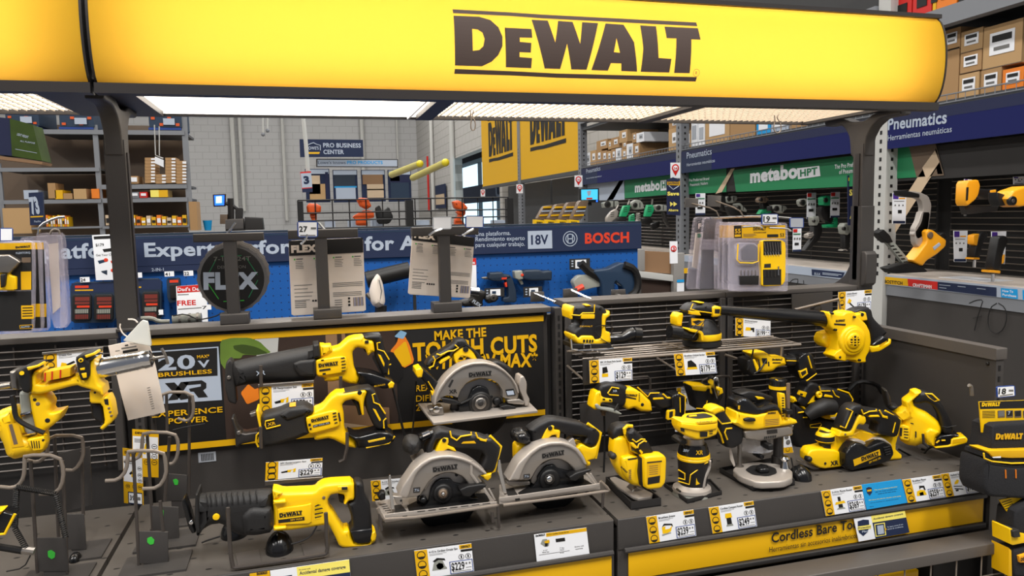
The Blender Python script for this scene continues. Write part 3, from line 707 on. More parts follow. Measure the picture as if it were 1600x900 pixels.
t.tube('410,215 440,225 500,195 545,190 582,168 555,145', .0017, -.0095, 'yel').tube('382,232 400,262 385,310 350,325', .0017, -.0095, 'yel').tr('430,285 450,262 510,232 522,244 440,295', -.02, -.008, .002, 'yel').disc('640,180', 22, -.02, -.009, 'blk').tube('560,270 610,322', .003, -.02, 'yel')
t.part('battery_foot').tr('262,340 300,325 400,410 442,470 415,548 372,540 330,450 285,400', -.07, -.0, .01, 'gloss').tr('248,335 290,320 306,345 296,398 262,402 246,372', -.06, .004, .008, 'tool').tr('362,500 392,508 402,535 376,542', -.01, .003, .002, 'tool').tube('345,430 400,520', .0012, .001, 'yel')
t.part('bevel_lever').tr('1062,392 1090,385 1116,440 1112,520 1138,570 1132,612 1100,622 1090,560 1060,500 1054,440', -.02, .03, .008, 'alupaint').tr('960,575 1060,568 1100,590 1090,612 970,602', -.01, .03, .004, 'alu')
t.part('bevel_pivot').tr('350,645 460,625 470,690 372,692', -.01, .03, .006, 'steel').disc('410,650', 25, .02, .035, 'chrome')
saw_base(t, '385,752 1200,655 1120,575 265,600', zof((677, 660.4), 1.50)); t.part('rip_scale').tube('382,748 1195,652', .0025, 0, 'alu') if 0 else None
t.end()
# ---- circular saw, lower left
t = Tool('circular_saw', 'silver-guarded circular saw with yellow lines on its grip, left of the lower pair', 'saw', FY(1.375), zm(560, 650), 'circular saws by the deck')
t.part('upper_guard')
t.tr('372,640 382,580 405,500 440,430 490,378 560,335 640,314 720,312 800,326 870,352 930,392 985,437 996,452 930,468 968,515 965,558 868,556 855,520 810,470 740,440 670,441 600,466 550,512 512,572 480,622', -.002, .024, .008, 'alu')
t.tr('310,612 345,540 390,475 430,415 485,365 555,325 640,304 722,302 805,318 878,346 940,388 1000,440 998,456 975,452 925,412 865,370 795,345 715,332 645,334 570,352 505,395 455,450 425,520 400,600 385,640 322,640', -.026, .028, .010, 'alupaint')
t.tr('480,622 512,572 550,512 600,466 670,441 740,440 810,470 855,520 868,558 862,640 560,655 490,645', -.004, .006, .002, 'alu').disc('768,462', 12, .0, .008, 'blk')
t.tr('500,540 548,500 590,470 640,455 560,520 520,590', .0, .012, .004, 'alu').tube('885,350 880,450 930,520 945,590', .003, .024, 'alupaint')
t.logo('583,442', '777,414', .0248, 'blkprint', kh=.95).flat('430,562 484,556 480,598 428,602', .0248, 'steeldk').text('7¼', '438,592', '474,588', 22, .0252, 'silverprint')
t.part('blade_hub').tr('565,565 605,512 650,490 722,490 745,520 800,532 850,560 872,640 940,640 950,690 820,720 480,735 545,680', .0, .014, .004, 'gloss').disc('664,612', 76, .0, .020, 'blk', .005, 28).disc('664,612', 46, .0, .026, 'steeldk', .004).disc('664,612', 34, .0, .03, 'bronze', .004).disc('664,612', 14, .0, .035, 'chrome', .003)
t.part('lower_guard').disc('690,670', 228, -.014, -.004, 'gloss', .003, 48).disc('690,670', 232, -.018, -.015, 'steeldk', .001, 48)
t.part('guard_lever').tr('790,572 850,545 960,528 1000,532 990,560 905,600 872,632 820,627 800,600', .008, .036, .007, 'blk'); t.part('depth_knob').tr('148,625 180,590 210,595 212,650 170,662', -.03, -.01, .008, 'blk'); t.part('bevel_knob').disc('510,665', 30, .0, .02, 'gloss', .008)
t.part('motor_housing').tr('440,432 445,370 480,338 530,325 580,340 520,420 470,470 440,470', -.06, -.022, .012, 'tool').tr('740,300 790,290 830,325 740,325', -.03, -.005, .006, 'alupaint').tr('600,330 900,400 960,560 700,640 560,500', -.09, -.03, .02, 'blk')
t.tr('955,465 1040,446 1036,482 1010,505 982,492', -.03, .0, .006, 'tool').disc('785,308', 12, -.02, -.003, 'steeldk').tr('420,352 520,292 526,308 440,366', -.05, -.01, .004, 'alu')
t.part('front_knob').tr('345,212 370,165 410,150 470,160 492,200 482,262 450,290 400,302 352,270', -.07, .0, .03, 'rub').tr('470,165 590,112 625,150 500,200', -.045, -.015, .01, 'gloss').tube('500,148 555,125', .004, -.012, 'chrome')
t.part('grip').tr('590,120 640,98 690,105 740,122 870,142 960,152 1010,172 1035,165 1108,235 1102,290 1060,428 1000,445 940,420 990,312 958,270 850,250 762,250 702,238 642,180 604,182 562,332 530,330 530,250 580,150', -.05, -.004, .018, 'grip')
t.tube('716,118 726,165 768,190 800,160 885,146 880,126', .0017, -.0035, 'yel').tube('916,130 932,170 998,196 1002,180', .0017, -.0035, 'yel').flat('802,216 820,200 905,194 920,214', -.0032, 'yelprint').tube('1026,155 1112,238 1060,430 1000,450', .0032, -.012, 'tool').tr('945,178 998,186 1000,202 950,192', -.01, -.002, .001, 'yel')
t.part('handle').tr('576,326 640,190 665,165 702,168 706,202 696,226 745,245 766,272 750,276 700,256 672,270 652,312', -.045, -.002, .008, 'tool').disc('672,192', 16, -.01, -.0, 'blk')
saw_base(t, '205,808 1085,692 990,562 130,662', zof((601, 811.6), 1.325)); F0 = t.F; t.F = FZ(zof((601, 811.6), 1.325)); t.flat('380,700 500,640 985,600 1030,650 1000,690 470,742 400,752', .0006, 'blk').flat('255,700 335,690 380,745 290,760', .0006, 'gonddk')  # black flat on the plate paints the blade opening and dark reflections around it
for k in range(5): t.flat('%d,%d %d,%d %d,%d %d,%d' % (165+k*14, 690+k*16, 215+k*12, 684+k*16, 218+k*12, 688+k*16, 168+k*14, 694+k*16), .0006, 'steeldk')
t.F = F0
t.part('front_lip').tube('212,805 1083,690', .004, 0, 'alu', 6); z = t.mb.v[0].z; t.mb = MB(); t.parts[-1] = ('front_lip', t.mb, None, None)
F0 = t.F; t.F = FY(1.323); t.tr('205,775 260,762 1080,668 1086,700 250,808 215,812', -.003, .0, .001, 'alupaint', 0); t.tr('345,782 382,777 384,798 347,802', -.004, .0008, .0005, 'blk', 0)
for k in range(7): t.flat('%d,%d %d,%d %d,%d %d,%d' % (460+85*k, 745-10*k, 520+85*k, 738-10*k, 520+85*k, 744-10*k, 460+85*k, 751-10*k), .0004, 'gonddk')
t.F = FY(1.338); t.part('depth_rod').tr('238,465 252,460 268,620 288,755 262,762 232,520', -.003, .003, .001, 'chrome').tr('268,622 342,628 346,690 300,692 280,650', -.02, .0, .004, 'alu').disc('334,662', 9, -.01, .001, 'blk').tr('975,565 990,560 1050,660 1030,668', -.004, .0, .001, 'alupaint', 0).tr('1015,570 1028,568 1075,655 1060,660', -.004, .0, .001, 'alupaint', 0)
t.F = F0; t.end()
# ---- circular saw, lower right
t = Tool('circular_saw', 'silver-guarded circular saw with a plain black grip, beside the jigsaw', 'saw', FY(1.385), zm(700, 640), 'circular saws by the deck')
t.part('upper_guard')
t.tr('542,550 556,480 592,412 642,342 712,288 790,260 880,257 950,275 1008,314 1050,372 1075,430 1086,480 1040,490 1002,500 980,460 930,412 870,384 800,387 740,412 690,462 660,520 640,548', -.002, .024, .008, 'alu')
t.tr('465,557 500,500 548,412 592,370 640,325 710,275 790,250 882,247 955,266 1018,306 1060,366 1086,430 1060,430 1030,375 990,325 940,295 880,277 795,280 722,305 655,355 608,420 575,490 560,550', -.026, .028, .010, 'alupaint')
t.tr('640,562 700,445 800,387 880,384 960,432 1002,500 1002,562 700,602', -.004, .006, .002, 'alu').tr('455,560 500,555 560,560 640,560 640,590 500,598 460,585', -.01, .01, .004, 'alu')
t.logo('737,384', '911,352', .0248, 'blkprint', kh=.95).flat('590,508 640,502 638,538 590,540', .0248, 'steeldk').text('7¼', '597,532', '632,528', 18, .0252, 'silverprint')
t.part('blade_hub').tr('700,522 762,442 830,430 862,460 940,480 1060,502 1062,600 640,625 700,562', .0, .014, .004, 'gloss').disc('800,552', 82, .0, .020, 'blk', .005, 28).disc('798,550', 42, .0, .026, 'steeldk', .004).disc('796,548', 26, .0, .032, 'chrome', .004)
t.part('lower_guard').disc('825,568', 224, -.014, -.004, 'gloss', .003, 48).disc('825,568', 228, -.018, -.015, 'steeldk', .001, 48)
t.part('guard_lever').tr('945,522 1000,490 1110,458 1122,474 1050,516 1000,556 950,550', .008, .036, .007, 'blk')
t.part('motor_housing').tr('528,288 560,262 640,248 705,290 640,340 590,390 562,415 530,412', -.06, -.022, .012, 'tool').tr('865,242 900,230 932,256 980,214 1005,290 940,275 880,258', -.03, -.008, .004, 'alupaint').tr('700,290 1000,330 1040,440 900,560 700,560', -.09, -.03, .02, 'blk')
t.part('front_knob').tr('495,192 520,160 580,145 642,180 648,240 600,266 540,256 500,230', -.07, .0, .03, 'gloss')
t.part('grip').tr('630,152 700,105 780,65 830,62 940,80 1040,100 1090,130 1150,140 1188,185 1160,272 1110,296 1050,262 1080,210 1000,206 900,190 870,172 830,150 762,172 702,282 645,270 650,190', -.05, -.004, .02, 'grip')
t.part('handle').tr('706,276 770,140 808,118 830,125 826,155 876,160 870,222 850,222 845,196 802,202 762,262', -.045, -.002, .008, 'tool').disc('800,146', 18, -.01, 0, 'blk').disc('742,242', 10, -.01, 0, 'blk')
t.part('battery_foot').tr('1000,302 1040,265 1110,296 1150,282 1172,235 1180,172 1196,190 1152,382 1082,398 1112,408 1110,435 1082,440 1060,400 1040,342', -.055, -.006, .01, 'tool').tube('1090,108 1192,182 1152,380', .0032, -.012, 'tool').disc('1145,162', 14, -.03, -.004, 'blk')
saw_base(t, '400,718 1188,602 1112,495 400,585', zof((781, 783), 1.33)); F0 = t.F; t.F = FZ(zof((781, 783), 1.33)); t.flat('545,650 640,590 1060,540 1130,580 1100,598 560,668', .0006, 'blk').flat('440,620 510,612 545,665 470,672', .0006, 'gonddk'); t.F = F0  # blade opening and dark reflections painted as a black flat on this plate
t.part('front_lip'); F0 = t.F; t.F = FY(1.328); t.tr('400,690 1150,582 1185,575 1188,605 430,722 400,712', -.003, .0, .001, 'alupaint', 0).tr('525,697 560,692 562,710 527,714', -.004, .0008, .0005, 'blk', 0)
t.F = FY(1.342); t.part('depth_rod').tr('394,398 408,395 425,500 462,662 440,670 388,470', -.003, .003, .001, 'chrome').tr('1080,500 1092,496 1150,580 1135,585', -.004, .0, .001, 'alupaint', 0).tr('1110,500 1120,498 1172,578 1160,580', -.004, .0, .001, 'alupaint', 0)
t.F = F0; t.end()

# ================================================================ the sander shelf
t = Tool('palm_sander', 'black and yellow square palm sander at the left end of the wire shelf', 'sander', FY(1.595), zm(860, 450), 'palm sanders on the wire shelf')
t.part('sanding_pad').tr('165,435 470,432 482,468 172,476', -.045, .045, .006, 'blk').tube('160,400 166,478 215,488 430,482 492,470 480,455', .0022, .047, 'chrome').tube('262,470 262,442 312,440 316,472', .0016, .047, 'chrome')
t.part('body').tr('172,348 200,312 240,290 245,250 175,246 156,200 162,160 190,140 330,128 400,140 440,180 432,330 440,420 330,430 215,420 180,380', -.04, .04, .018, 'grip')
t.tube('165,210 230,215 252,195 342,194 345,130', .0015, .041, 'yel').tr('240,208 255,204 346,204 346,240 238,241', .03, .042, .002, 'yel').disc('205,165', 9, .03, .0415, 'blk').disc('392,160', 12, .03, .0415, 'blk').tr('272,132 300,128 320,140 275,142', .02, .0415, .002, 'yel').text('DEWALT', '232,305', '330,305', 12, .041, 'yelprint')
t.part('yellow_shell').tr('168,366 190,360 215,390 240,368 330,370 345,400 382,395 398,370 400,200 440,196 458,174 466,215 430,240 426,332 465,346 470,428 430,428 375,446 215,440 176,400', -.042, .044, .012, 'tool').tr('150,185 160,148 186,142 176,200 170,246 156,240', -.04, .041, .008, 'tool')
vents(t, '255,403 272,403 270,426 254,426|281,403 296,403 294,428 279,428|303,404 318,404 316,428 301,428|324,404 337,404 335,426 322,426', .0448)
t.part('dust_nozzle'); w = t.wpts('440,402,-.01 480,402,-.01 560,396,-.01 610,368,-.01 650,358,-.01'); t.mb.tube(w, [.012, .0125, .013, .016, .016], 'gloss', 16); w = t.wpts('645,358,-.01 700,362,-.01'); t.mb.tube(w, [.0175, .0165], 'gloss', 20)
t.tube('350,330 350,300 430,290 500,310 470,370', .0012, .045, 'blk', 5, 1).tube('350,340 400,400 470,440', .0010, .046, 'blk', 5)
t.end()
t = Tool('palm_sander', 'black and yellow round orbital sander at the right end of the wire shelf', 'sander', FY(1.595), zm(860, 450), 'palm sanders on the wire shelf')
t.part('body').lathe(1185, [(215, 70), (240, 95), (280, 105), (320, 135), (345, 142)], 'grip').lathe(1185, [(346, 143), (352, 146), (388, 146), (395, 143)], 'tool').lathe(1185, [(396, 140), (410, 138), (412, 148), (440, 148), (448, 140)], 'rub')
t.tr('1052,318 1062,316 1180,334 1198,362 1192,412 1180,410 1170,352 1100,345', -.01, .052, .003, 'tool').flat('1100,236 1202,242 1196,300 1104,290', .041, 'yelprint').tr('980,225 1000,195 1030,195 1036,215 1022,302 980,290', -.02, .02, .01, 'tool')
t.flat('1108,262 1160,250 1190,262 1150,290', .0415, 'blkprint')
t.part('palm_grip').tr('1042,168 1090,118 1180,110 1260,120 1322,140 1342,172 1332,215 1270,228 1180,216 1100,202 1050,194', -.035, .038, .025, 'grip')
t.tube('1115,122 1095,165 1160,182 1260,196', .0015, .037, 'yel').tr('1085,178 1160,182 1178,216 1095,206', .02, .039, .003, 'yel').tr('1258,152 1290,138 1334,148 1344,180 1336,212 1300,226 1264,226', -.02, .041, .01, 'tool').flat('1285,165 1326,165 1322,200 1284,198', .0415, 'blkprint').disc('1215,152', 9, .02, .038, 'blk').tr('1150,112 1200,110 1200,120 1160,120', .0, .036, .003, 'yel')
t.part('dust_nozzle'); w = t.wpts('1130,375,.03 1060,368,.035 1000,350,.04'); t.mb.tube(w, [.012, .0135, .0145], 'gloss', 16); w = t.wpts('1010,350,.04 930,340,.042'); t.mb.tube(w, [.0165, .0155], 'gloss', 20)
t.tube('1080,330 1160,270 1250,240 1300,300 1330,340', .0011, .05, 'blk', 5, 1).tube('1110,390 1170,310 1210,250', .0011, .055, 'blk', 5)
t.end()
# ---- blower
t = Tool('leaf_blower', 'round yellow blower with a long black nozzle hung on the right grid panel', 'blower', FY(1.56), zm(1120, 450))
t.part('fan_housing').tr('862,196 910,190 926,202 980,206 1000,186 1060,180 1100,225 1160,280 1190,340 1199,420 1182,500 1158,540 1160,582 1092,586 1085,570 1010,560 1000,574 932,560 906,530 932,500 940,400 922,340 880,310', -.03, .026, .012, 'tool')
t.disc('1072,415', 118, .0, .034, 'tool', .008, 40).disc('1080,412', 92, .0, .037, 'tool', .004, 36).disc('1080,414', 62, .0, .042, 'tool', .006, 32).disc('1081,414', 40, .03, .0425, 'blkprint', .0005, 28)
for x in (1068, 1096): t.tr('%d,376 %d,376 %d,452 %d,452' % (x-4, x+4, x+4, x-4), .04, .044, .001, 'tool', 0)
for y in (396, 418, 438): t.tr('1045,%d 1118,%d 1118,%d 1045,%d' % (y-4, y-4, y+2, y+2), .04, .044, .001, 'tool', 0)
t.tr('930,500 985,465 1010,520 1000,572 932,560 906,530', .0, .03, .006, 'tool')
for q in ('935,328', '966,542', '1082,228', '910,200', '1122,565'): t.disc(q, 9, .02, .032, 'blk')
t.logo('930,268', '1002,262', .0268, 'blkprint').flat('916,276 1008,280 1006,294 918,288', .0268, 'blkprint')
t.part('air_intake').tr('815,395 832,355 900,334 925,350 912,472 850,466 816,430', -.06, -.005, .024, 'tool')
t.part('nozzle_tube'); w = t.wpts('880,250,0 860,248,0 760,232,0 440,206,0 420,204,0 100,178,0 20,172,0'); k = t.F.sc(1250, 500)/5; t.mb.tube(w, [56*k, 57*k, 58*k, 50*k, 47*k, 38*k, 36*k], 'gloss', 24)
t.mb.tube(t.wpts('870,252,0 880,252,0'), [60*k, 60*k], 'tool', 24)
t.part('handle').tr('1050,185 1100,156 1170,145 1200,170 1214,232 1300,320 1325,345 1282,392 1240,440 1202,462 1198,400 1180,330 1160,262 1100,230', -.045, -.004, .018, 'grip').tr('1083,208 1160,186 1176,250 1130,258 1085,228', -.03, .012, .006, 'tool').disc('1140,208', 14, .0, .0135, 'blk')
t.part('battery_foot').tr('1200,442 1300,372 1345,395 1340,432 1250,472', -.04, .01, .012, 'gloss').tr('1190,450 1232,456 1336,424 1345,395 1360,400 1356,440 1270,495 1200,506 1188,480', -.04, .014, .008, 'tool').flat('1270,445 1330,410 1325,425 1275,460', .0145, 'yelprint')
t.end()
t = Tool('die_grinder', 'slim black and yellow grinder with its own black battery below the blower nozzle', 'grinder', FY(1.57), zm(1120, 450))
t.part('body').tr('250,512 280,492 360,490 400,515 430,535 524,535 536,602 460,620 430,650 350,660 308,640 325,560', -.028, .028, .02, 'tool').logo('432,570', '514,570', .0285, 'blkprint', False)
t.flat('436,580 500,580 500,588 436,588', .0288, 'blkprint'); vents(t, '322,560 332,552 345,640 330,640|350,548 392,548 395,590 360,590|400,575 410,575 412,610 402,610', .0288)
t.part('front_collar').tr('232,562 280,548 312,570 304,650 272,692 236,642', -.03, .03, .012, 'blk').tr('280,560 296,556 330,620 312,660', -.02, .032, .004, 'tool').tube('285,480 270,560 240,640', .002, .03, 'blk').tube('390,560 340,640 290,670', .002, .032, 'blk')
t.part('grip').tr('524,535 620,542 690,512 702,562 655,602 560,612 536,602', -.024, .024, .016, 'grip').tube('545,568 620,570', .0016, .024, 'yel').tr('630,545 660,535 680,570 655,600', .0, .026, .004, 'yel')
t.part('battery').tr('640,542 690,505 745,515 770,620 780,668 702,725 655,690 636,610', -.035, .035, .008, 'gloss').tr('645,652 702,625 712,670 665,706', .03, .037, .001, 'yel', 0).tube('700,725 778,668', .002, .034, 'yel').tube('712,530 740,625', .002, .035, 'yel').flat('655,660 695,640 700,665 668,690', .0372, 'blkprint')
t.end()
# ---- oscillating tool
t = Tool('oscillating_tool', 'black and yellow oscillating multi-tool with a grey blade lever, hung below the shelf tags', 'multitool', FY(1.53), zm(900, 580)); t.thick = .3
t.part('head').tr('165,152 190,102 250,85 320,95 405,120 405,232 350,282 200,242', -.03, .03, .022, 'grip').tube('335,135 280,125 248,172 262,184 332,190', .0015, .031, 'yel').text('XR', '286,164', '322,162', 18, .031, 'silverprint', .02)
t.tr('125,282 150,165 190,150 198,198 282,208 285,246 192,242 186,300 140,300', -.032, .032, .012, 'tool'); vents(t, '208,212 228,214 228,228 208,226|258,220 276,222 276,234 258,232', .0325)
t.part('body').tr('365,146 380,125 450,130 510,165 540,195 580,232 592,308 560,316 500,312 450,282 400,302 370,262', -.03, .031, .018, 'tool').logo('386,196', '478,202', .032, 'blkprint', False).flat('380,192 470,212 470,222 380,205', .0316, 'blkprint')
for k in range(5): t.flat('490,%d 500,%d 500,%d 490,%d' % (170+k*14, 174+k*14, 180+k*14, 176+k*14), .032, 'blkprint')
t.tr('412,302 580,308 586,335 440,330', -.02, .02, .008, 'blk').disc('520,262', 13, .02, .032, 'blk')
t.part('grip').tr('452,122 530,155 650,165 752,200 762,282 650,300 592,252 540,195', -.026, .026, .018, 'grip').tube('480,125 560,200 580,172 650,170', .0015, .026, 'yel').tr('600,208 680,204 690,218 602,224', .0, .027, .002, 'yel').tube('680,178 710,208 752,210', .0022, .025, 'yel')
t.part('battery').tr('745,192 800,170 850,182 856,290 842,382 740,400 710,380 722,300 752,290', -.036, .036, .01, 'gloss').tr('716,310 776,298 772,375 710,382', .03, .038, .002, 'yel').flat('730,318 758,312 755,360 728,366', .0384, 'blkprint').tube('802,170 853,198 846,328', .0022, .034, 'yel').tube('812,205 815,320', .0012, .0365, 'yel')
t.part('blade_lever').tr('148,262 165,252 200,282 290,292 358,330 345,342 240,312 160,296', -.01, .036, .006, 'toolgrey').tube('330,255 300,305', .002, .036, 'gonddk')
t.part('spindle').lathe(215, [(285, 26), (318, 26), (320, 18), (345, 16)], 'bronze', n=16)
t.end()
# ---- jigsaw
t = Tool('jigsaw', 'yellow jigsaw facing forward with its empty battery port, beside the deck seam', 'saw', FY(1.385), zm(900, 640)); t.thick = .3
t.part('body').tr('295,228 312,210 388,200 420,282 442,330 500,380 522,420 522,600 440,590 352,530 300,430 283,330', -.035, .02, .02, 'tool').tr('340,372 420,345 500,372 524,420 524,602 430,585 362,502', -.03, .032, .022, 'tool').disc('300,370', 26, -.0, .024, 'gonddk', .006).flat('400,385 480,372 490,382 410,396', .0325, 'gonddk')
t.logo('345,452', '395,500', .033, 'blkprint', False)
for k in range(6): t.flat('412,%d 432,%d 432,%d 412,%d' % (472+k*14, 468+k*14, 474+k*14, 478+k*14), .0328, 'bronze')
t.part('rear_knob').tr('275,182 300,130 350,110 430,115 460,150 402,182 312,216 285,240', -.04, .015, .022, 'grip')
t.part('grip').tr('395,178 440,140 480,170 560,250 604,330 562,362 520,372 442,302 402,222', -.012, .036, .02, 'grip').tube('385,190 378,150 400,128 440,130', .004, .02, 'tool').tube('382,195 420,260 430,320 500,350', .0022, .02, 'yel').tube('440,232 470,255 510,230 540,235', .0016, .036, 'yel').tube('480,300 490,270 530,245 550,250', .0016, .036, 'yel').tr('428,262 446,255 478,290 470,308 440,290', .02, .037, .003, 'yel').tr('490,318 505,305 525,330 512,352', .02, .036, .003, 'yel')
t.part('battery_port').tr('505,385 525,370 545,600 510,600 495,500', .0, .045, .006, 'blk').tr('525,376 560,360 680,350 702,375 696,562 660,612 560,622 530,602', .02, .056, .012, 'tool').flat('555,408 665,398 660,570 552,585', .0562, 'yelprint').flat('556,410 672,398 672,408 556,420', .0566, 'gonddk').flat('562,532 658,515 652,570 560,586', .0566, 'blkprint')
for k in range(5): t.flat('572,%d 640,%d 640,%d 572,%d' % (440+k*16, 434+k*16, 438+k*16, 444+k*16), .0566, 'bronze')
z = 1.012
F0 = t.F; t.F = FZ(z); t.part('shoe_plate'); t.mb.slab(t.F, t.uv('258,540 300,528 420,585 602,660 592,690 470,705 310,600'), -.004, .003, .002, 'alupaint', 1); t.F = F0
t.tr('430,640 470,600 500,610 560,640 520,650 450,650', -.03, .0, .006, 'steel')
t.part('power_cable').tube('590,640 640,660 655,690', .005, -.02, 'blk')
t.end()
def tray(name, lab, q, z, h, mt='gonddk'):
    m = MB(); F = FZ(z); p = [F.uv(*c) for c in q]
    if area(p) < 0: p = p[::-1]
    m.slab(F, p, -.003, 0, 0, mt, 0); n = len(p)
    for i in range(n):
        a, b = Vector(p[i]), Vector(p[(i+1) % n]); e = (b-a).normalized(); nn = Vector((-e.y, e.x))*.002
        m.slab(F, [tuple(a), tuple(b), tuple(b+nn), tuple(a+nn)], -.003, h, 0, mt, 0)
    tag(m.build(name, None, center(m.v), smooth=False), lab, 'tray', 'steel tool trays on the right deck')
tray('tool_tray', 'black steel channel tray holding the jigsaw shoe', zm(900, 640)('232,575 430,775 665,742 420,540'), 1.003, .014)
# ---- compact router
t = Tool('compact_router', 'upright compact router with an open yellow top and black barrel, beside the jigsaw', 'router', FY(1.372), zm(900, 640)); t.thick = .3
t.part('motor_barrel').lathe(918, [(215, 78), (262, 80)], 'alu').lathe(918, [(262, 96), (290, 108), (335, 118)], 'gloss').lathe(918, [(336, 121), (352, 123), (358, 119), (364, 123), (378, 121)], 'tool').lathe(915, [(379, 117), (500, 110), (592, 100)], 'grip').lathe(915, [(592, 101), (600, 100)], 'tool')
k = t.F.sc(1080, 720)/5
t.text('XR', '935,352', '992,350', 32, 113*k, 'yelprint', .03).text('20V', '836,326', '880,334', 20, 116*k, 'silverprint', .01)
t.tube('1030,412 960,440 950,470 895,510 885,585 800,560', .0012, 108*k, 'yel').tube('800,470 850,500 850,548 800,535', .0014, 108*k, 'yel').tr('940,520 965,490 968,580 938,590', 90*k, 106*k, .001, 'yel', 0)
t.part('yellow_head').tr('812,84 960,97 1104,82 1100,190 1032,220 940,236 842,200 812,150', -.035, .045, .012, 'tool').tr('825,108 960,122 1100,106 1098,150 960,170 820,142', .03, .048, .003, 'tool', 1).flat('968,174 1028,172 1026,212 970,214', .0465, 'blkprint').flat('815,140 848,150 848,175 818,168', .0465, 'blkprint')
vents(t, '1040,150 1070,146 1070,154 1040,158|1040,168 1070,164 1070,172 1040,176|1042,186 1068,182 1068,190 1042,194', .0465); t.text('DEWALT', '945,104', '1068,96', 11, .0495, 'bronze')
F0 = t.F; zt = t.F.w(*t.Z('958,92')[0], .045).z; t.F = FZ(zt); t.part('top_rim'); t.mb.slab(t.F, t.uv('815,80 828,45 848,28 1010,15 1080,38 1104,60 1105,82 960,96'), -.006, 0, .002, 'tool', 1); t.part('battery_recess'); t.mb.flat(t.F, t.uv('858,62 872,42 1005,30 1070,52 1060,62 950,74'), .0006, 'blkprint', 1); t.mb.slab(t.F, t.uv('880,52 940,46 945,54 885,60'), .0, .002, 0, 'tool', 0); t.F = F0
t.part('base').lathe(905, [(575, 100), (590, 118), (600, 140), (622, 145)], 'alupaint').lathe(905, [(622, 140), (650, 146), (662, 146)], 'toolgrey').tr('985,612 1000,520 1044,440 1038,400 1056,392 1052,460 1016,540 1008,612', .0, .03, .006, 'alupaint').disc('815,640', 8, .07, .085, 'blk')
t.part('clamp_knob').tr('800,240 830,222 860,230 865,262 830,278 802,265', -.03, .03, .012, 'blk').tr('1035,380 1062,372 1068,410 1045,425', -.02, .02, .006, 'steeldk')
t.end()
tray('tool_tray', 'black steel tray under the compact router', zm(900, 640)('685,590 870,725 1140,655 1050,560'), 1.003, .006)
# ---- plunge router
t = Tool('plunge_router', 'large plunge router with silver base, two columns and a black motor cap', 'router', FY(1.445), zm(1000, 580)); t.thick = .3
z = 1.024
F0 = t.F; t.F = FZ(z); t.part('base'); t.mb.slab(t.F, t.uv('720,765 765,722 900,705 1080,722 1192,772 1192,830 1120,860 920,868 775,815'), -.016, 0, .004, 'alupaint', 1)
t.mb.flat(t.F, t.uv('820,772 870,738 980,732 1060,760 1072,800 1000,824 880,812'), .0008, 'blkprint', 2); t.mb.slab(t.F, t.uv('900,780 940,760 1000,770 1010,800 940,806'), .0, .012, .004, 'gloss', 1); t.F = F0
t.part('column').lathe(780, [(525, 17), (735, 17), (737, 32), (778, 34)], 'steel', n=18, d=.02)
t.part('column').lathe(1082, [(500, 36), (660, 36), (662, 48), (760, 52)], 'steeldk', n=20, d=.02)
t.part('housing').tr('800,458 1000,440 1180,418 1192,500 1100,515 960,546 820,532', -.045, .045, .014, 'alu').flat('992,462 1072,452 1074,484 994,492', .0458, 'steeldk').tr('1180,430 1200,420 1195,460 1180,460', .0, .03, .004, 'steel')
for k in range(7): t.flat('%d,%d %d,%d %d,%d %d,%d' % (972+k*14, 512-k*2, 980+k*14, 511-k*2, 978+k*14, 530-k*2, 970+k*14, 531-k*2), .0458, 'blkprint')
t.part('yellow_shell').tr('715,402 745,376 750,312 800,326 900,342 980,322 1090,330 1110,386 1160,365 1215,376 1226,400 1200,412 1110,426 1000,440 900,458 800,450', -.048, .05, .014, 'tool').flat('970,362 1000,318 1075,308 1090,335 1092,428 970,436', .0508, 'yelprint').logo('1000,338', '1062,332', .0512, 'blkprint')
for k in range(4): t.flat('978,%d 1084,%d 1084,%d 978,%d' % (380+k*13, 372+k*13, 376+k*13, 384+k*13), .0512, 'bronze')
t.tr('812,372 850,362 900,368 902,390 850,396 815,390', .03, .056, .006, 'blk')
t.part('top_cover').tr('750,240 790,210 850,214 925,288 1060,250 1092,300 1092,336 1070,306 990,318 965,345 900,346 800,328 750,316', -.045, .046, .016, 'gloss').tr('770,172 850,150 960,170 1042,200 1022,242 900,242 800,216', -.05, .01, .012, 'blk').tr('900,196 960,204 976,216 920,222', .0, .013, .002, 'yel').flat('766,268 782,268 780,300 766,298', .047, 'yelprint').text('XR', '800,228', '830,232', 12, .047, 'silverprint')
t.part('motor_cap').lathe(1080, [(58, 58), (64, 68), (108, 68)], 'gloss', d=-.02).lathe(1080, [(109, 70), (134, 70)], 'tool', d=-.02).lathe(1080, [(135, 66), (330, 64)], 'blk', d=-.02).disc('1078,72', 4, -.01, .0, 'yel')
t.part('depth_scale').tr('1088,172 1132,176 1136,382 1112,384', .03, .042, .003, 'tool')
for k in range(8): t.flat('1108,%d 1126,%d 1126,%d 1108,%d' % (205+k*20, 205+k*20, 214+k*20, 214+k*20), .0425, 'blkprint')
t.part('depth_rod').lathe(1158, [(95, 14), (100, 15), (388, 15)], 'bronze', n=12, d=.035).tr('1145,305 1190,300 1195,335 1150,340', .03, .06, .004, 'blk')
t.part('clear_guard').lathe(900, [(545, 120), (600, 130)], 'clear').disc('955,672', 18, .0, .03, 'gloss').tr('1000,575 1040,570 1040,615 1002,618', .02, .06, .006, 'blk')
t.part('turret_stop').lathe(1130, [(665, 26), (680, 34), (700, 22), (735, 30), (762, 38)], 'chrome', d=.06, n=14)
t.end()
tray('tool_tray', 'black steel tray under the plunge router', zm(1000, 580)('620,780 880,925 1210,880 1080,690'), 1.004, .008)
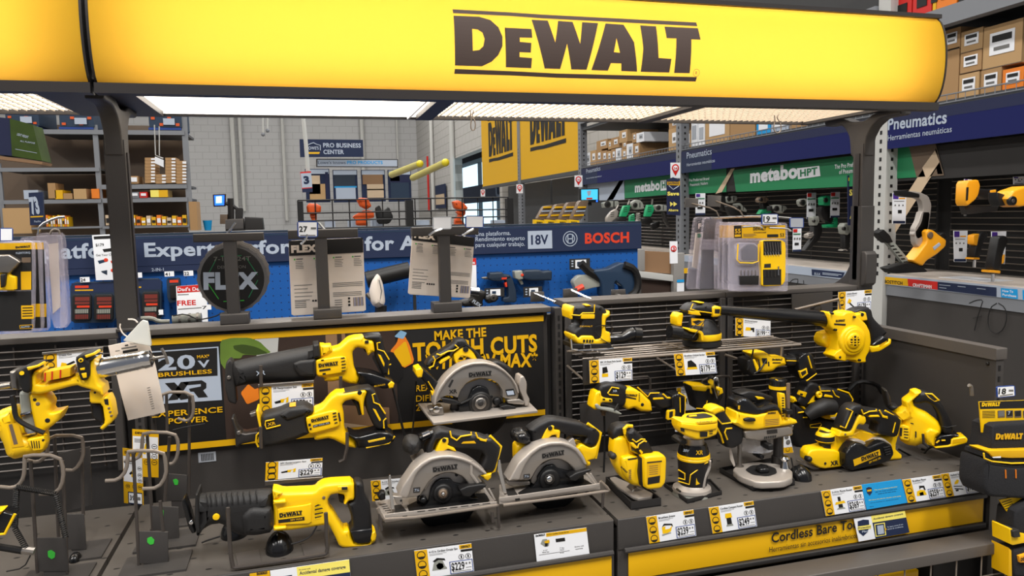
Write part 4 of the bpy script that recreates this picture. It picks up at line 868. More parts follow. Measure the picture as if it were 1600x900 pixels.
# ---- tool with a long black handle between the routers
t = Tool('cutout_tool', 'black and yellow cut-out tool with a steel foot on top, between the two routers', 'tool', FY(1.60), zm(1000, 580))
t.part('body').tr('388,112 440,106 560,112 640,128 642,200 600,262 550,302 440,302 415,200', -.03, .03, .02, 'grip').tr('405,112 440,106 560,118 565,132 522,140 510,160 415,150', -.031, .032, .008, 'tool').tr('545,130 640,128 650,170 590,200 548,170', -.02, .034, .008, 'tool').tube('525,230 520,260 495,295 440,290', .0014, .031, 'yel')
t.part('foot').tr('570,60 588,42 612,48 628,110 618,180 600,222 578,150', .02, .05, .006, 'chrome').disc('600,80', 10, .04, .052, 'steeldk').disc('620,140', 14, .03, .056, 'tool')
t.end()
t = Tool('right_angle_drill', 'black gripped angled drill with a yellow shoulder leaning between the two routers', 'drill', FY(1.43), zm(1000, 580)); t.thick = .3
t.part('grip').tr('550,330 600,285 655,300 668,330 722,402 790,418 806,480 792,560 722,602 662,590 640,522 600,402', -.026, .026, .018, 'grip').tube('600,365 640,412 718,402', .0016, .027, 'yel').tube('718,445 672,450 662,480 682,535', .0018, .027, 'yel').tube('600,440 632,500 650,560', .0022, .02, 'yel')
t.part('yellow_shoulder').tr('540,315 560,285 600,270 650,280 662,310 610,325 570,345', -.028, .028, .012, 'tool')
t.part('hang_tag').tr('700,615 712,605 745,735 735,748 705,690', -.001, .001, .0002, 'cream', 0)
t.end()
# ---- belt sander behind the planer
t = Tool('belt_sander', 'dark belt sander with a black dust pipe standing behind the planer', 'sander', FY(1.58), zm(1220, 580))
t.part('front_arm').tr('118,235 200,98 240,82 290,100 302,140 240,202 182,284 150,270', -.025, .025, .018, 'grip').tr('135,182 150,150 206,166 190,206', .02, .027, .002, 'yel').flat('152,172 175,176 170,190 150,186', .0275, 'blkprint').tr('75,205 110,200 125,235 90,248', -.02, .026, .01, 'tool')
t.part('yellow_handle').tr('155,272 210,182 250,168 266,190 256,225 302,240 250,240 215,302 182,304', -.02, .022, .01, 'tool').tube('280,182 298,160 318,182 298,205', .004, .028, 'tool', closed=True, sm=1)
t.part('grip').tr('280,132 320,120 440,140 540,182 560,232 540,282 502,332 420,332 402,262 342,242 302,230', -.03, .03, .02, 'grip').tube('445,142 530,170 562,220 545,258', .0022, .028, 'yel').tube('300,118 310,155 385,155', .0016, .03, 'yel').tr('335,200 345,180 400,190 408,208', .02, .031, .002, 'yel').tube('405,150 425,190 455,205', .0016, .03, 'yel')
t.part('dust_pipe'); w = t.wpts('205,350,.03 260,310,.035 330,275,.035 400,280,.03'); t.mb.tube(w, [.014, .019, .021, .02], 'rub', 18)
t.part('body').tr('75,230 160,290 212,368 340,372 465,392 470,460 400,475 285,600 130,600 90,500', -.035, .025, .02, 'grip').tr('320,346 430,320 488,345 470,388 342,372', -.03, .03, .008, 'tool').tr('385,362 480,348 470,385 400,378', .0, .032, .004, 'alupaint').tube('230,420 310,405 318,420 300,440 232,440 228,425', .001, .026, 'yel').tube('175,362 205,362', .0016, .026, 'yel').tube('135,325 180,318', .0018, .026, 'yel')
t.end()
# ---- planer
t = Tool('hand_planer', 'yellow hand planer with a black belt cover and round front knob, on the right deck', 'planer', FY(1.41), zm(1220, 580)); t.thick = .3
t.part('sole').tr('175,716 310,762 480,745 900,660 942,650 942,690 800,718 480,772 310,796 182,736', -.03, .0, .003, 'alupaint', 0)
t.part('body').tr('200,642 230,602 300,592 345,580 345,470 372,455 440,480 500,520 600,460 700,480 752,510 870,502 905,440 934,378 882,600 940,652 936,686 860,692 640,722 480,742 310,762 205,702', -.035, .01, .014, 'tool').tr('202,645 232,612 300,605 420,612 480,640 484,742 312,762 206,702', -.0, .022, .01, 'tool')
t.flat('570,500 620,470 760,510 730,525 640,545', .0108, 'yelprint').text('XR', '388,738', '450,728', 34, .0228, 'blkprint', .04).disc('350,722', 10, .01, .0235, 'blk').disc('236,694', 22, .01, .03, 'blk', .006)
t.part('belt_cover').tr('470,655 500,600 540,548 580,533 640,540 672,572 750,525 800,522 862,570 872,640 600,740 520,770 480,740', .005, .026, .006, 'alupaint').tr('500,642 540,582 580,556 630,562 672,590 740,562 800,542 858,572 878,640 850,692 780,722 600,762 545,776 502,742', .01, .045, .012, 'gloss').flat('565,692 772,610 782,655 575,742', .0455, 'yelprint').logo('632,706', '768,660', .0458, 'blkprint').text('20V MAX XR', '690,722', '782,684', 16, .0456, 'yelprint')
for k in range(4): t.tube('%d,%d %d,%d' % (800+k*6, 600+k*18, 850+k*2, 588+k*18), .002, .0455, 'blk')
t.part('front_knob').lathe(345, [(466, 20), (470, 45)], 'blk', d=.0).lathe(345, [(471, 50), (482, 62), (498, 68)], 'tool').lathe(345, [(499, 69), (530, 69), (534, 69)], 'blk').lathe(345, [(535, 69), (541, 68)], 'tool').lathe(345, [(542, 66), (556, 50), (562, 42), (600, 44), (612, 66), (634, 72)], 'blk')
t.part('grip').tr('465,442 520,300 560,262 620,254 642,290 700,290 762,300 820,310 900,340 936,380 905,500 870,516 742,482 762,402 702,362 642,332 602,320 542,462 500,466', -.03, .026, .018, 'grip').tube('512,292 562,312 505,445 465,430', .0016, .0265, 'yel').tube('630,300 645,335 690,315 750,310 745,298', .0016, .026, 'yel').tube('770,305 790,340 832,368', .0018, .026, 'yel').tr('698,345 762,340 775,358 695,360', .0, .028, .003, 'yel').tube('815,308 936,378 908,505', .0024, .022, 'yel').tube('895,400 875,480', .0014, .027, 'yel').tr('790,345 835,352 832,370 795,362', .0, .028, .002, 'yel')
t.part('handle_post').tr('540,462 602,332 656,350 662,392 640,420 602,410 572,470 562,510 445,516 460,462 500,467', -.026, .024, .012, 'tool').disc('590,342', 16, .01, .026, 'blk').disc('508,495', 8, .01, .026, 'bronze')
t.end()
# ---- hand vacuum
t = Tool('hand_vacuum', 'yellow hand vacuum with a curved black handle at the right end of the deck', 'vacuum', FA(1.30, 1.455, -30), zm(1220, 580)); t.thick = .3
t.part('body').tr('865,312 950,272 945,216 1010,180 1015,146 1060,135 1096,150 1022,212 1032,252 1072,286 1130,310 1222,380 1252,442 1246,482 1202,522 1198,590 1152,566 1100,560 1050,582 980,572 920,532 940,382 900,342', -.045, .035, .034, 'tool')
t.tr('1120,470 1160,440 1240,470 1200,520 1195,590 1150,560 1120,520', .0, .042, .016, 'tool').tr('925,430 960,420 1010,440 1000,545 930,530', .02, .039, .004, 'tool').flat('930,440 950,445 945,510 930,505', .0395, 'blkprint')
vents(t, '962,446 995,450 992,458 960,454|962,468 998,472 996,480 960,476|962,490 998,494 996,502 960,498|965,512 996,518 992,526 962,520|1048,470 1060,470 1060,520 1050,520|1010,402 1035,406 1040,416 1015,412', .0396)
t.part('nozzle').tr('800,146 820,142 850,190 862,262 925,272 872,312 830,290', -.035, .035, .02, 'blk').tr('815,150 830,148 855,200 862,262 835,275', .0, .037, .01, 'steeldk')
t.part('handle').tr('1015,205 1060,160 1130,155 1200,190 1262,262 1322,372 1346,452 1332,502 1262,482 1250,442 1232,342 1192,272 1132,240 1072,256 1032,252', -.03, .03, .024, 'grip').tube('1130,175 1180,178 1235,228 1200,235 1155,205', .0022, .028, 'yel', closed=True).tube('1260,430 1300,440 1370,425', .0012, .03, 'blk')
t.part('battery_foot').tr('1188,542 1240,502 1340,488 1400,500 1340,522 1332,580 1202,592', -.035, .03, .01, 'gloss').tr('1332,525 1442,510 1460,530 1452,560 1330,592 1205,602 1200,590 1325,576', -.035, .034, .008, 'tool').flat('1345,535 1440,522 1445,550 1340,565', .0345, 'yelprint').tube('1215,560 1240,540', .0018, .032, 'yel').tube('1255,542 1285,540', .0018, .032, 'yel')
t.part('wall_hook').tube('1110,490 1115,560 1150,590', .003, .045, 'gonddk')
t.end()
# wire stand under the vacuum
t = Tool('wire_stand', 'black wire stand carrying the hand vacuum', 'stand', FY(1.42), zm(1220, 580)); t.part('wire').tube('920,610 1070,690 1100,680 1140,610 1180,590', .0025, 0, 'blk', 6, 1).tube('1100,610,-.02 1180,640,-.02 1270,655,-.02', .003, 0, 'blk'); t.end()
# ---- grease gun
t = Tool('grease_gun', 'yellow and chrome grease gun hung at an angle at the left edge', 'grease gun', FY(1.42), zm(0, 500))
t.part('barrel'); k = t.F.sc(150, 580)/5
t.mb.tube(t.wpts('270,470,0 620,396,0'), 47*k, 'chrome', 28); t.mb.tube(t.wpts('735,386,0 745,384,0 1090,318,0 1120,312,0 1130,310,0 1180,302,0 1200,298,0'), [84*k, 80*k, 70*k, 70*k, 74*k, 66*k, 30*k], 'chrome', 32)
for x in (860, 905, 930, 1000, 1060): y = 386-(x-735)*.191; t.mb.tube(t.wpts('%d,%f,0 %d,%f,0' % (x, y, x+8, y-1.5)), (79-(x-735)*.022)*k, 'chrome', 32)
t.tr('340,410 550,372 548,440 345,482', .0, .0385, .001, 'yelprint', 0)
for x in (345, 400, 465): t.tube('%d,%d %d,%d' % (x+8, 412-(x-345)*.2, x+6, 478-(x-345)*.2), .0012, .0388, 'red')
t.part('plunger_handle'); t.mb.tube(t.wpts('1190,302,0 1215,297,0 1290,284,0'), [30*k, 12*k, 12*k], 'steel', 14); t.tube('1262,222 1285,262 1300,300 1312,345', 11*k, 0, 'steel', 10, 1)
t.part('yellow_frame').tr('250,432 272,395 320,392 322,412 286,428 290,512 600,446 612,430 642,470 690,458 705,320 740,298 746,306 732,380 770,500 800,516 812,590 760,560 705,540 640,522 600,506 345,572 300,580 240,572 248,500', -.03, .034, .012, 'tool')
t.tr('232,575 340,572 372,602 402,652 388,700 404,722 492,704 490,722 462,782 402,832 352,862 330,905 292,900 250,720', -.026, .026, .014, 'tool').tr('700,545 780,520 812,560 806,600 845,592 872,652 892,782 802,862 780,842 822,800 800,652 702,650', -.022, .024, .01, 'tool')
t.disc('740,568', 9, .01, .0248, 'blk').disc('370,786', 18, .01, .0268, 'blk').disc('270,624', 13, .01, .0268, 'blk').disc('294,656', 15, .01, .0268, 'bronze').flat('812,620 845,615 850,665 820,660', .0245, 'blkprint')
for y in (690, 720, 750): t.disc('%d,%d' % (850+(y-690)*.3, y), 9, .01, .0252, 'bronze')
t.part('end_cap').tr('135,402 200,355 290,346 302,366 242,382 246,540 226,572 182,562 155,502', -.03, .042, .01, 'blk').tr('208,368 302,350 306,366 222,396', .0, .044, .004, 'tool'); t.mb.tube(t.wpts('170,415,.040 170,415,.046'), .0035, 'yel', 14)
t.part('end_cap').tr('588,292 640,262 740,250 742,284 672,300 702,330 704,430 682,466 640,472 622,442', -.03, .042, .01, 'blk').tr('662,276 740,252 746,272 672,298', .0, .044, .004, 'tool').disc('630,316', 17, .03, .044, 'yel').disc('630,316', 9, .03, .0445, 'blk').tr('625,378 662,372 662,390 628,394', .03, .044, .002, 'yel', 0).tr('635,418 675,412 678,450 650,455', .03, .044, .002, 'yel')
t.part('gearbox').tr('75,402 130,394 142,500 150,545 92,540', -.03, .02, .01, 'steel').tr('150,560 235,572 260,690 305,905 205,905 165,740', -.024, .02, .01, 'toolgrey'); t.mb.tube(t.wpts('0,522,0 85,508,0'), 22*k, 'steel', 14)
t.tube('165,742 245,722', .0035, .022, 'chrome').tube('180,895 280,875', .0035, .022, 'chrome')
t.part('motor_housing'); t.Z = zm(0, 640)
t.tr('-60,40 0,10 110,-28 140,0 165,70 210,212 350,172 362,262 340,332 250,346 170,372 120,382 60,352 30,250 0,195 -60,180', -.04, .035, .025, 'tool').tr('205,235 345,205 360,262 340,315 260,325', .02, .04, .006, 'tool').flat('62,115 142,100 190,285 95,298', .0358, 'yelprint').flat('68,118 95,112 140,268 108,275', .036, 'bronze').disc('335,240', 9, .03, .041, 'blk')
for k2 in range(4): t.flat('%d,245 %d,243 %d,300 %d,304' % (240+k2*20, 247+k2*20, 258+k2*18, 250+k2*18), .0405, 'blkprint')
t.part('whip_hose'); t.Z = zm(0, 500); t.tube('95,590 110,660 118,745 150,790 240,840 345,882', .0042, .035, 'blk', 8, 1)
t.part('handle_grip').tr('705,650 800,655 822,800 780,800 720,760', -.018, .014, .01, 'blk')
t.end()
t = Tool('instruction_bag', 'crumpled clear bag tied over the grease gun barrel', 'bag', FY(1.47), zm(0, 500)); t.part('bag').tr('960,162 1000,120 1110,0 1155,12 1185,205 1100,190', -.004, .004, .003, 'bagwhite').tube('1075,20 1050,-5 1000,-5', .0015, 0, 'cream', 5, 1).tube('1010,140 960,110 935,60 940,30', .0013, 0, 'cream', 5, 1); t.end()
t = Tool('instruction_leaflet', 'folded white leaflet hanging behind the grease gun barrel', 'paper', FY(1.49), zm(0, 500)); t.part('leaflet').tr('845,202 1155,135 1165,180 1215,360 1290,720 1000,785 940,560 910,430 865,290', -.0015, .0015, .001, 'cream', 0)
t.text('TAG HERE', '1015,192', '1065,186', 10, .0022, 'greytxt').flat('948,218 1066,200 1066,210 948,228', .002, 'greytxt').flat('958,240 1076,222 1078,240 960,262', .002, 'blkprint').flat('900,240 935,235 935,240 900,245', .002, 'greytxt').flat('975,195 1000,190 1002,200 978,205', .002, 'blkprint')
for k2 in range(10): t.flat('%d,%d %d,%d %d,%d %d,%d' % (1148+k2*4, 530+k2*18, 1172+k2*4, 524+k2*18, 1173+k2*4, 528+k2*18, 1149+k2*4, 534+k2*18), .002, 'greytxt')
t.end()
# ================================================================ helpers for far things
def pb(mb, Y, x0, y0, x1, y1, dep, m):
    """box whose front face covers the pixels x0..x1, y0..y1 on the plane Y"""
    F = FY(Y); ym = (y0+y1)/2; xm = (x0+x1)/2; a = (F.uv(x0, ym)[0], F.uv(xm, y1)[1]); b = (F.uv(x1, ym)[0], F.uv(xm, y0)[1]); mb.box(a[0], b[0], Y, Y+dep, a[1], b[1], m); return a, b
def one(name, label, cat, fn, group=None, smooth=False):
    m = MB(); fn(m); o = m.build(name, None, center(m.v), smooth=smooth); tag(o, label, cat, group); return o
def ordn(k): return ['first', 'second', 'third', 'fourth', 'fifth', 'sixth', 'seventh', 'eighth', 'ninth', 'tenth', 'eleventh', 'twelfth', 'thirteenth', 'fourteenth', 'fifteenth', 'sixteenth'][k]

# ================================================================ blue tool gondola behind the display (Y = 3)
def blue_gondola():
    r = thing('blue_tool_gondola', 'blue pegboard tool gondola with a navy lettered header behind the display', 'display', (.3, 3.1, 0)); o = r.location
    m = MB(); m.box(-1.6, 1.41, 3.0, 3.03, 0, 1.436, 'pegblue'); m.box(-1.6, 1.41, 3.031, 3.05, 0, 1.43, 'rackdk'); m.build('pegboard', r, o, smooth=False)
    m = MB(); m.bbox(-1.6, 1.422, 2.985, 3.02, 1.434, 1.545, 'navysign', .002); m.box(-1.6, 1.42, 2.9846, 2.9849, 1.536, 1.541, 'boschblue')
    m.box(-1.6, 1.422, 2.99, 3.05, 1.546, 1.554, 'boschdk'); m.box(-1.6, -.22, 2.9842, 2.9849, 1.412, 1.434, 'navysign'); h = m.build('header_board', r, o, smooth=False)
    t = Tool('tmp', '', '', FY(2.984), zm(0, 0, 1)); t.part('x')
    t.text('One platform.', '-22,406', '213,401', 24, 0, 'silverprint', .03); t.text('Expert', '226,401', '337,398', 22, 0, 'silverprint', .03); t.text('performance', '348,398', '556,392', 22, 0, 'silverprint', .03)
    t.text('for Any job', '570,391', '738,387', 22, 0, 'silverprint', .03)
    for s, y in (('Una plataforma.', 369), ('Rendimiento experto', 377), ('para cualquier trabajo.', 386)): t.text(s, '743,%d' % y, '%d,%d' % (798 if y < 370 else 820, y-2), 7, 0, 'silverprint', .01)
    t.flat('824.5,361 862.5,360 863,388 825,389', 0, 'silverprint').text('18V', '830,382', '857,381', 15, .0005, 'navysign', .03)
    t.text('BOSCH', '914,380', '983,378', 16, 0, 'boschred', .04).text('2-IN-1', '237,424', '256,423', 5, 0, 'silverprint', .01)
    c = t.F.uv(891, 373); R = 12*t.F.sc(891, 373)
    def ring(r0, r1, n=28):
        for i in range(n):
            a, b = 2*math.pi*i/n, 2*math.pi*(i+1)/n
            t.mb.flat(t.F, [(c[0]+r0*math.cos(a), c[1]+r0*math.sin(a)), (c[0]+r1*math.cos(a), c[1]+r1*math.sin(a)), (c[0]+r1*math.cos(b), c[1]+r1*math.sin(b)), (c[0]+r0*math.cos(b), c[1]+r0*math.sin(b))], 0, 'silverprint')
    ring(R*.9, R); ring(R*.55, R*.66)
    for s in (-1, 1): t.mb.flat(t.F, [(c[0]+s*R*.32-R*.06, c[1]-R*.6), (c[0]+s*R*.32+R*.06, c[1]-R*.6), (c[0]+s*R*.32+R*.06, c[1]+R*.6), (c[0]+s*R*.32-R*.06, c[1]+R*.6)], .0002, 'silverprint')
    t.mb.flat(t.F, [(c[0]-R*.32, c[1]-R*.07), (c[0]+R*.32, c[1]-R*.07), (c[0]+R*.32, c[1]+R*.07), (c[0]-R*.32, c[1]+R*.07)], .0002, 'silverprint')
    t.mb.build('lettering', h, o, smooth=False)
    for x in (.42, -.62):
        m = MB(); m.box(x-.006, x+.006, 2.994, 2.999, .9, 1.43, 'gonddk'); m.build('slotted_rail', r, o, smooth=False)
blue_gondola()
G3 = 'tools on the blue pegboard'
t = Tool('cordless_drywall_gun', 'dark blue screw gun with red marks on the blue pegboard', 'drill', FY(2.96), zm(700, 380, 8), G3); t.part('body').tr('515,370 680,360 690,385 775,395 780,430 720,450 650,480 540,470 500,440 515,400', -.03, .03, .015, 'boschdk').tr('415,430 460,420 520,425 520,455 460,450 430,445', -.008, .008, .004, 'steel').flat('670,430 735,425 735,450 670,455', .031, 'boschred'); t.part('grip').tr('690,450 780,400 815,470 850,600 860,740 690,740 690,680 760,670 750,560 730,480', -.025, .025, .01, 'boschdk').tr('710,500 735,485 742,545 722,550', .0, .027, .003, 'boschred'); t.end()
t = Tool('cordless_angle_tool', 'dark blue barrel shaped angle grinder on the blue pegboard', 'grinder', FY(2.96), zm(700, 380, 8), G3); t.part('body').tr('930,335 1150,330 1180,350 1240,340 1300,345 1295,465 1240,465 1030,470 930,450', -.03, .03, .018, 'boschdk'); t.part('head').tr('830,350 930,340 940,450 880,460 840,440', -.03, .03, .012, 'toolgrey').disc('930,398', 18, .02, .033, 'boschred').tr('870,450 920,455 945,510 915,520', -.005, .01, .003, 'toolgrey'); t.end()
t = Tool('band_saw', 'dark blue band saw with a grey frame on the blue pegboard', 'saw', FY(2.90), zm(800, 330, 4), G3); t.part('body').tr('500,370 600,360 680,320 740,330 780,380 790,440 770,510 700,530 690,470 640,430 640,530 560,540 555,440', -.04, .04, .015, 'boschblue').disc('720,335', 8, .03, .042, 'boschred'); t.part('saw_frame').tr('380,440 420,400 500,400 560,420 560,470 500,480 430,500 400,490', -.03, .02, .008, 'toolgrey').tr('650,380 720,370 770,420 770,460 700,480 650,450', -.02, .03, .008, 'toolgrey').tube('400,492 445,470', .012, .03, 'boschred'); t.part('handle').tube('430,325 480,375 545,415', .018, .02, 'blk').tube('700,335 765,360 790,430 780,500 740,530', .016, .045, 'blk', 8, 1); t.end()
t = Tool('leaf_blower_pipe', 'long black blower pipe leaning across the blue pegboard', 'blower', FY(2.9), zm(400, 330, 4), G3); t.part('pipe').tube('690,430 960,365', .032, 0, 'blk', 16); t.end()
t = Tool('dust_bag', 'pale grey zipped dust bag in front of the blue pegboard', 'bag', FY(2.75), zm(400, 330, 4), G3); t.part('bag').tr('757,390 775,405 795,460 808,560 800,590 760,605 730,590 712,560 706,500 722,440', -.05, .05, .045, 'cream').tube('770,430 785,500 770,580', .002, .048, 'greytxt'); t.part('neck').tube('780,590 780,640', .022, 0, 'blk', 12).tube('690,515 745,580', .008, .02, 'steel'); t.end()
t = Tool('flex_grinder', 'black power tool lying on the ledge behind the third stand, brand name on its side', 'grinder', FY(2.35), zm(700, 380, 8), G3); t.part('body').tr('280,620 380,590 470,600 480,660 430,720 440,790 180,795 160,730 270,700', -.04, .04, .02, 'blk').tr('260,720 320,675 430,790 330,798', .02, .045, .006, 'gonddk').text('FLEX', '300,735', '400,800', 40, .046, 'silverprint', .04); t.part('front_handle').tube('275,600 380,612', .016, .03, 'chrome', 14).tr('460,690 540,645 620,650 632,690 600,730 500,755', .0, .05, .015, 'blk').disc('570,680', 40, .04, .053, 'steel').disc('570,680', 14, .05, .055, 'blk'); t.end()
def bitset(Z, q, lab):
    t = Tool('bit_set_pack', lab, 'pack', FY(2.95), Z, 'red bit set packs on the pegboard'); t.part('case')
    x0, y0, x1, y1 = q; w = x1-x0; h = y1-y0
    def R(a, b, c, d): return '%f,%f %f,%f %f,%f %f,%f' % (x0+a*w, y0+b*h, x0+c*w, y0+b*h-.02*h*(c-a), x0+c*w, y0+d*h-.02*h*(c-a), x0+a*w, y0+d*h)
    t.tr(R(0, 0, 1, 1), -.01, .01, .004, 'boschdk').flat(R(.02, .02, .98, .26), .0105, 'navysign').flat(R(.1, .08, .4, .14), .011, 'boschred').flat(R(.1, .18, .5, .21), .011, 'yelprint')
    for a in (.04, .52): t.tr(R(a, .3, a+.42, .93), .0, .02, .004, 'blk').flat(R(a+.06, .36, a+.38, .46), .0205, 'bitred').flat(R(a+.06, .48, a+.38, .54), .0205, 'bitred').flat(R(a+.1, .57, a+.38, .62), .0205, 'boschred').flat(R(a+.06, .66, a+.36, .76), .0205, 'toolgrey').flat(R(a+.06, .79, a+.36, .9), .0205, 'bitred'); [t.flat(R(a+.07+.04*j, .66, a+.08+.04*j, .9), .0208, 'blk') for j in range(8)]
    t.end()
bitset(zm(0, 330, 4), (440, 445, 725, 700), 'red bit set pack on the pegboard left of the left upright'); bitset(zm(0, 330, 4), (755, 425, 1010, 690), 'red bit set pack on the pegboard right of the left upright')
t = Tool('bit_set_pack', 'small dark tool pack hanging beside the white deal card', 'pack', FY(2.95), zm(0, 330, 4)); t.part('case').tr('1040,420 1125,418 1130,560 1060,575 1045,540', -.01, .01, .003, 'boschdk').tr('1060,460 1110,455 1115,540 1065,550', .0, .02, .004, 'blk').flat('1060,430 1115,428 1115,445 1060,447', .0105, 'boschred'); t.end()
def flyer(lab, Y, Z, q, extra):
    t = Tool('promotion_card', lab, 'card', FY(Y), Z, None); t.part('card').tr(q, -.001, .001, .0005, 'white', 0); extra(t); t.end()
flyer('white promotion card with small tool pictures behind the left upright', 2.93, zm(0, 330, 4), '575,150 820,138 845,425 600,432', lambda t: t.flat('585,158 820,146 822,166 587,176', .0015, 'blk').text('$179', '598,220', '650,218', 18, .0015, 'blkprint', .02).text('Get Your Choice', '600,282', '735,276', 14, .0015, 'greytxt', .02).flat('640,238 700,230 705,250 650,256', .0015, 'blkprint').flat('610,310 660,300 665,315 620,330', .0015, 'boschblue').disc('662,305', 12, .001, .002, 'boschred').disc('705,370', 12, .001, .002, 'boschred').flat('690,310 730,305 730,325 695,325', .0015, 'boschred').flat('630,375 670,368 670,400 640,385', .0015, 'boschdk'))
flyer('white and red deal card beside the round blade pack', 2.93, zm(0, 330, 4), '1100,470 1290,455 1300,690 1110,695', lambda t: t.flat('1105,470 1285,457 1288,500 1108,512', .0015, 'red').text("Dad's Deals", '1112,500', '1280,494', 22, .002, 'white', .02).text('FREE', '1108,590', '1225,585', 32, .0015, 'red', .03).flat('1110,520 1180,518 1180,523 1110,526', .0015, 'greytxt').flat('1112,610 1260,600 1260,606 1112,616', .0015, 'greytxt'))
flyer('white card with a red corner behind the third stand', 2.93, zm(400, 330, 4), '1340,295 1375,293 1380,500 1345,505', lambda t: t.flat('1342,295 1375,293 1377,335 1342,337', .0015, 'red').text('s', '1353,330', '1370,328', 18, .002, 'white', .02))
k = 0
for (x, y, s, lab) in ((125, 434, '24', 'above the left red bit set'), (207, 427, '24', 'above the right red bit set'), (257, 425, '41', 'above the small dark pack'), (287, 424, '22', 'above the deal card'), (240, 485, '36', 'near the silver hose'), (315, 477, '7', 'at the foot of the deal card')):
    one('price_tag', 'small white price tag on the blue pegboard, '+lab, 'tag', lambda m: (pb(m, 2.93, x, y-1, x+15, y+7, .001, 'white'), m.text(FY(2.929), s, FY(2.93).uv(x+1, y+6)[0], FY(2.93).uv(x+1, y+6)[1], .012, 0, 'blkprint', FY(2.93).sc(x, y)*7, .02)), 'tags on the blue pegboard')
for (a, b, c, d, lab) in ((890, 404, 922, 421, 'above the band saw'), (818, 448, 847, 464, 'below the barrel shaped grinder'), (757, 450, 788, 464, 'below the screw gun')):
    def f(m):
        pb(m, 2.935, a, b, c, d, .002, 'gonddk'); pb(m, 2.932, a+9, b+2, c-6, d-2, .001, 'white'); pb(m, 2.93, a+12, b+5, a+18, d-5, .001, 'boschblue')
        for i in range(3): pb(m, 2.93, a+3, b+3+i*4, a+6, b+5+i*4, .001, 'silverprint')
    one('product_tag', 'small product tag on the blue pegboard '+lab, 'tag', f, 'tags on the blue pegboard')
t = Tool('silver_hose', 'coiled silver hose and clips lying on the display ledge', 'hose', FY(1.80), zm(0, 330, 4)); t.part('hose').tube('870,672 950,668 990,690 1060,690', .005, 0, 'toolgrey', 8, 1).tube('1080,682 1260,665', .011, 0, 'toolgrey', 12).tube('1080,655 1160,640 1240,680 1340,660 1380,640', .0015, .01, 'blk', 5, 1)
for x in (1120, 1180, 1230): t.mb.tube(t.wpts('%d,%f,0 %d,%f,0' % (x, 682-(x-1080)*.094, x+14, 681-(x-1080)*.094)), .0125, 'steel', 12)
t.end()

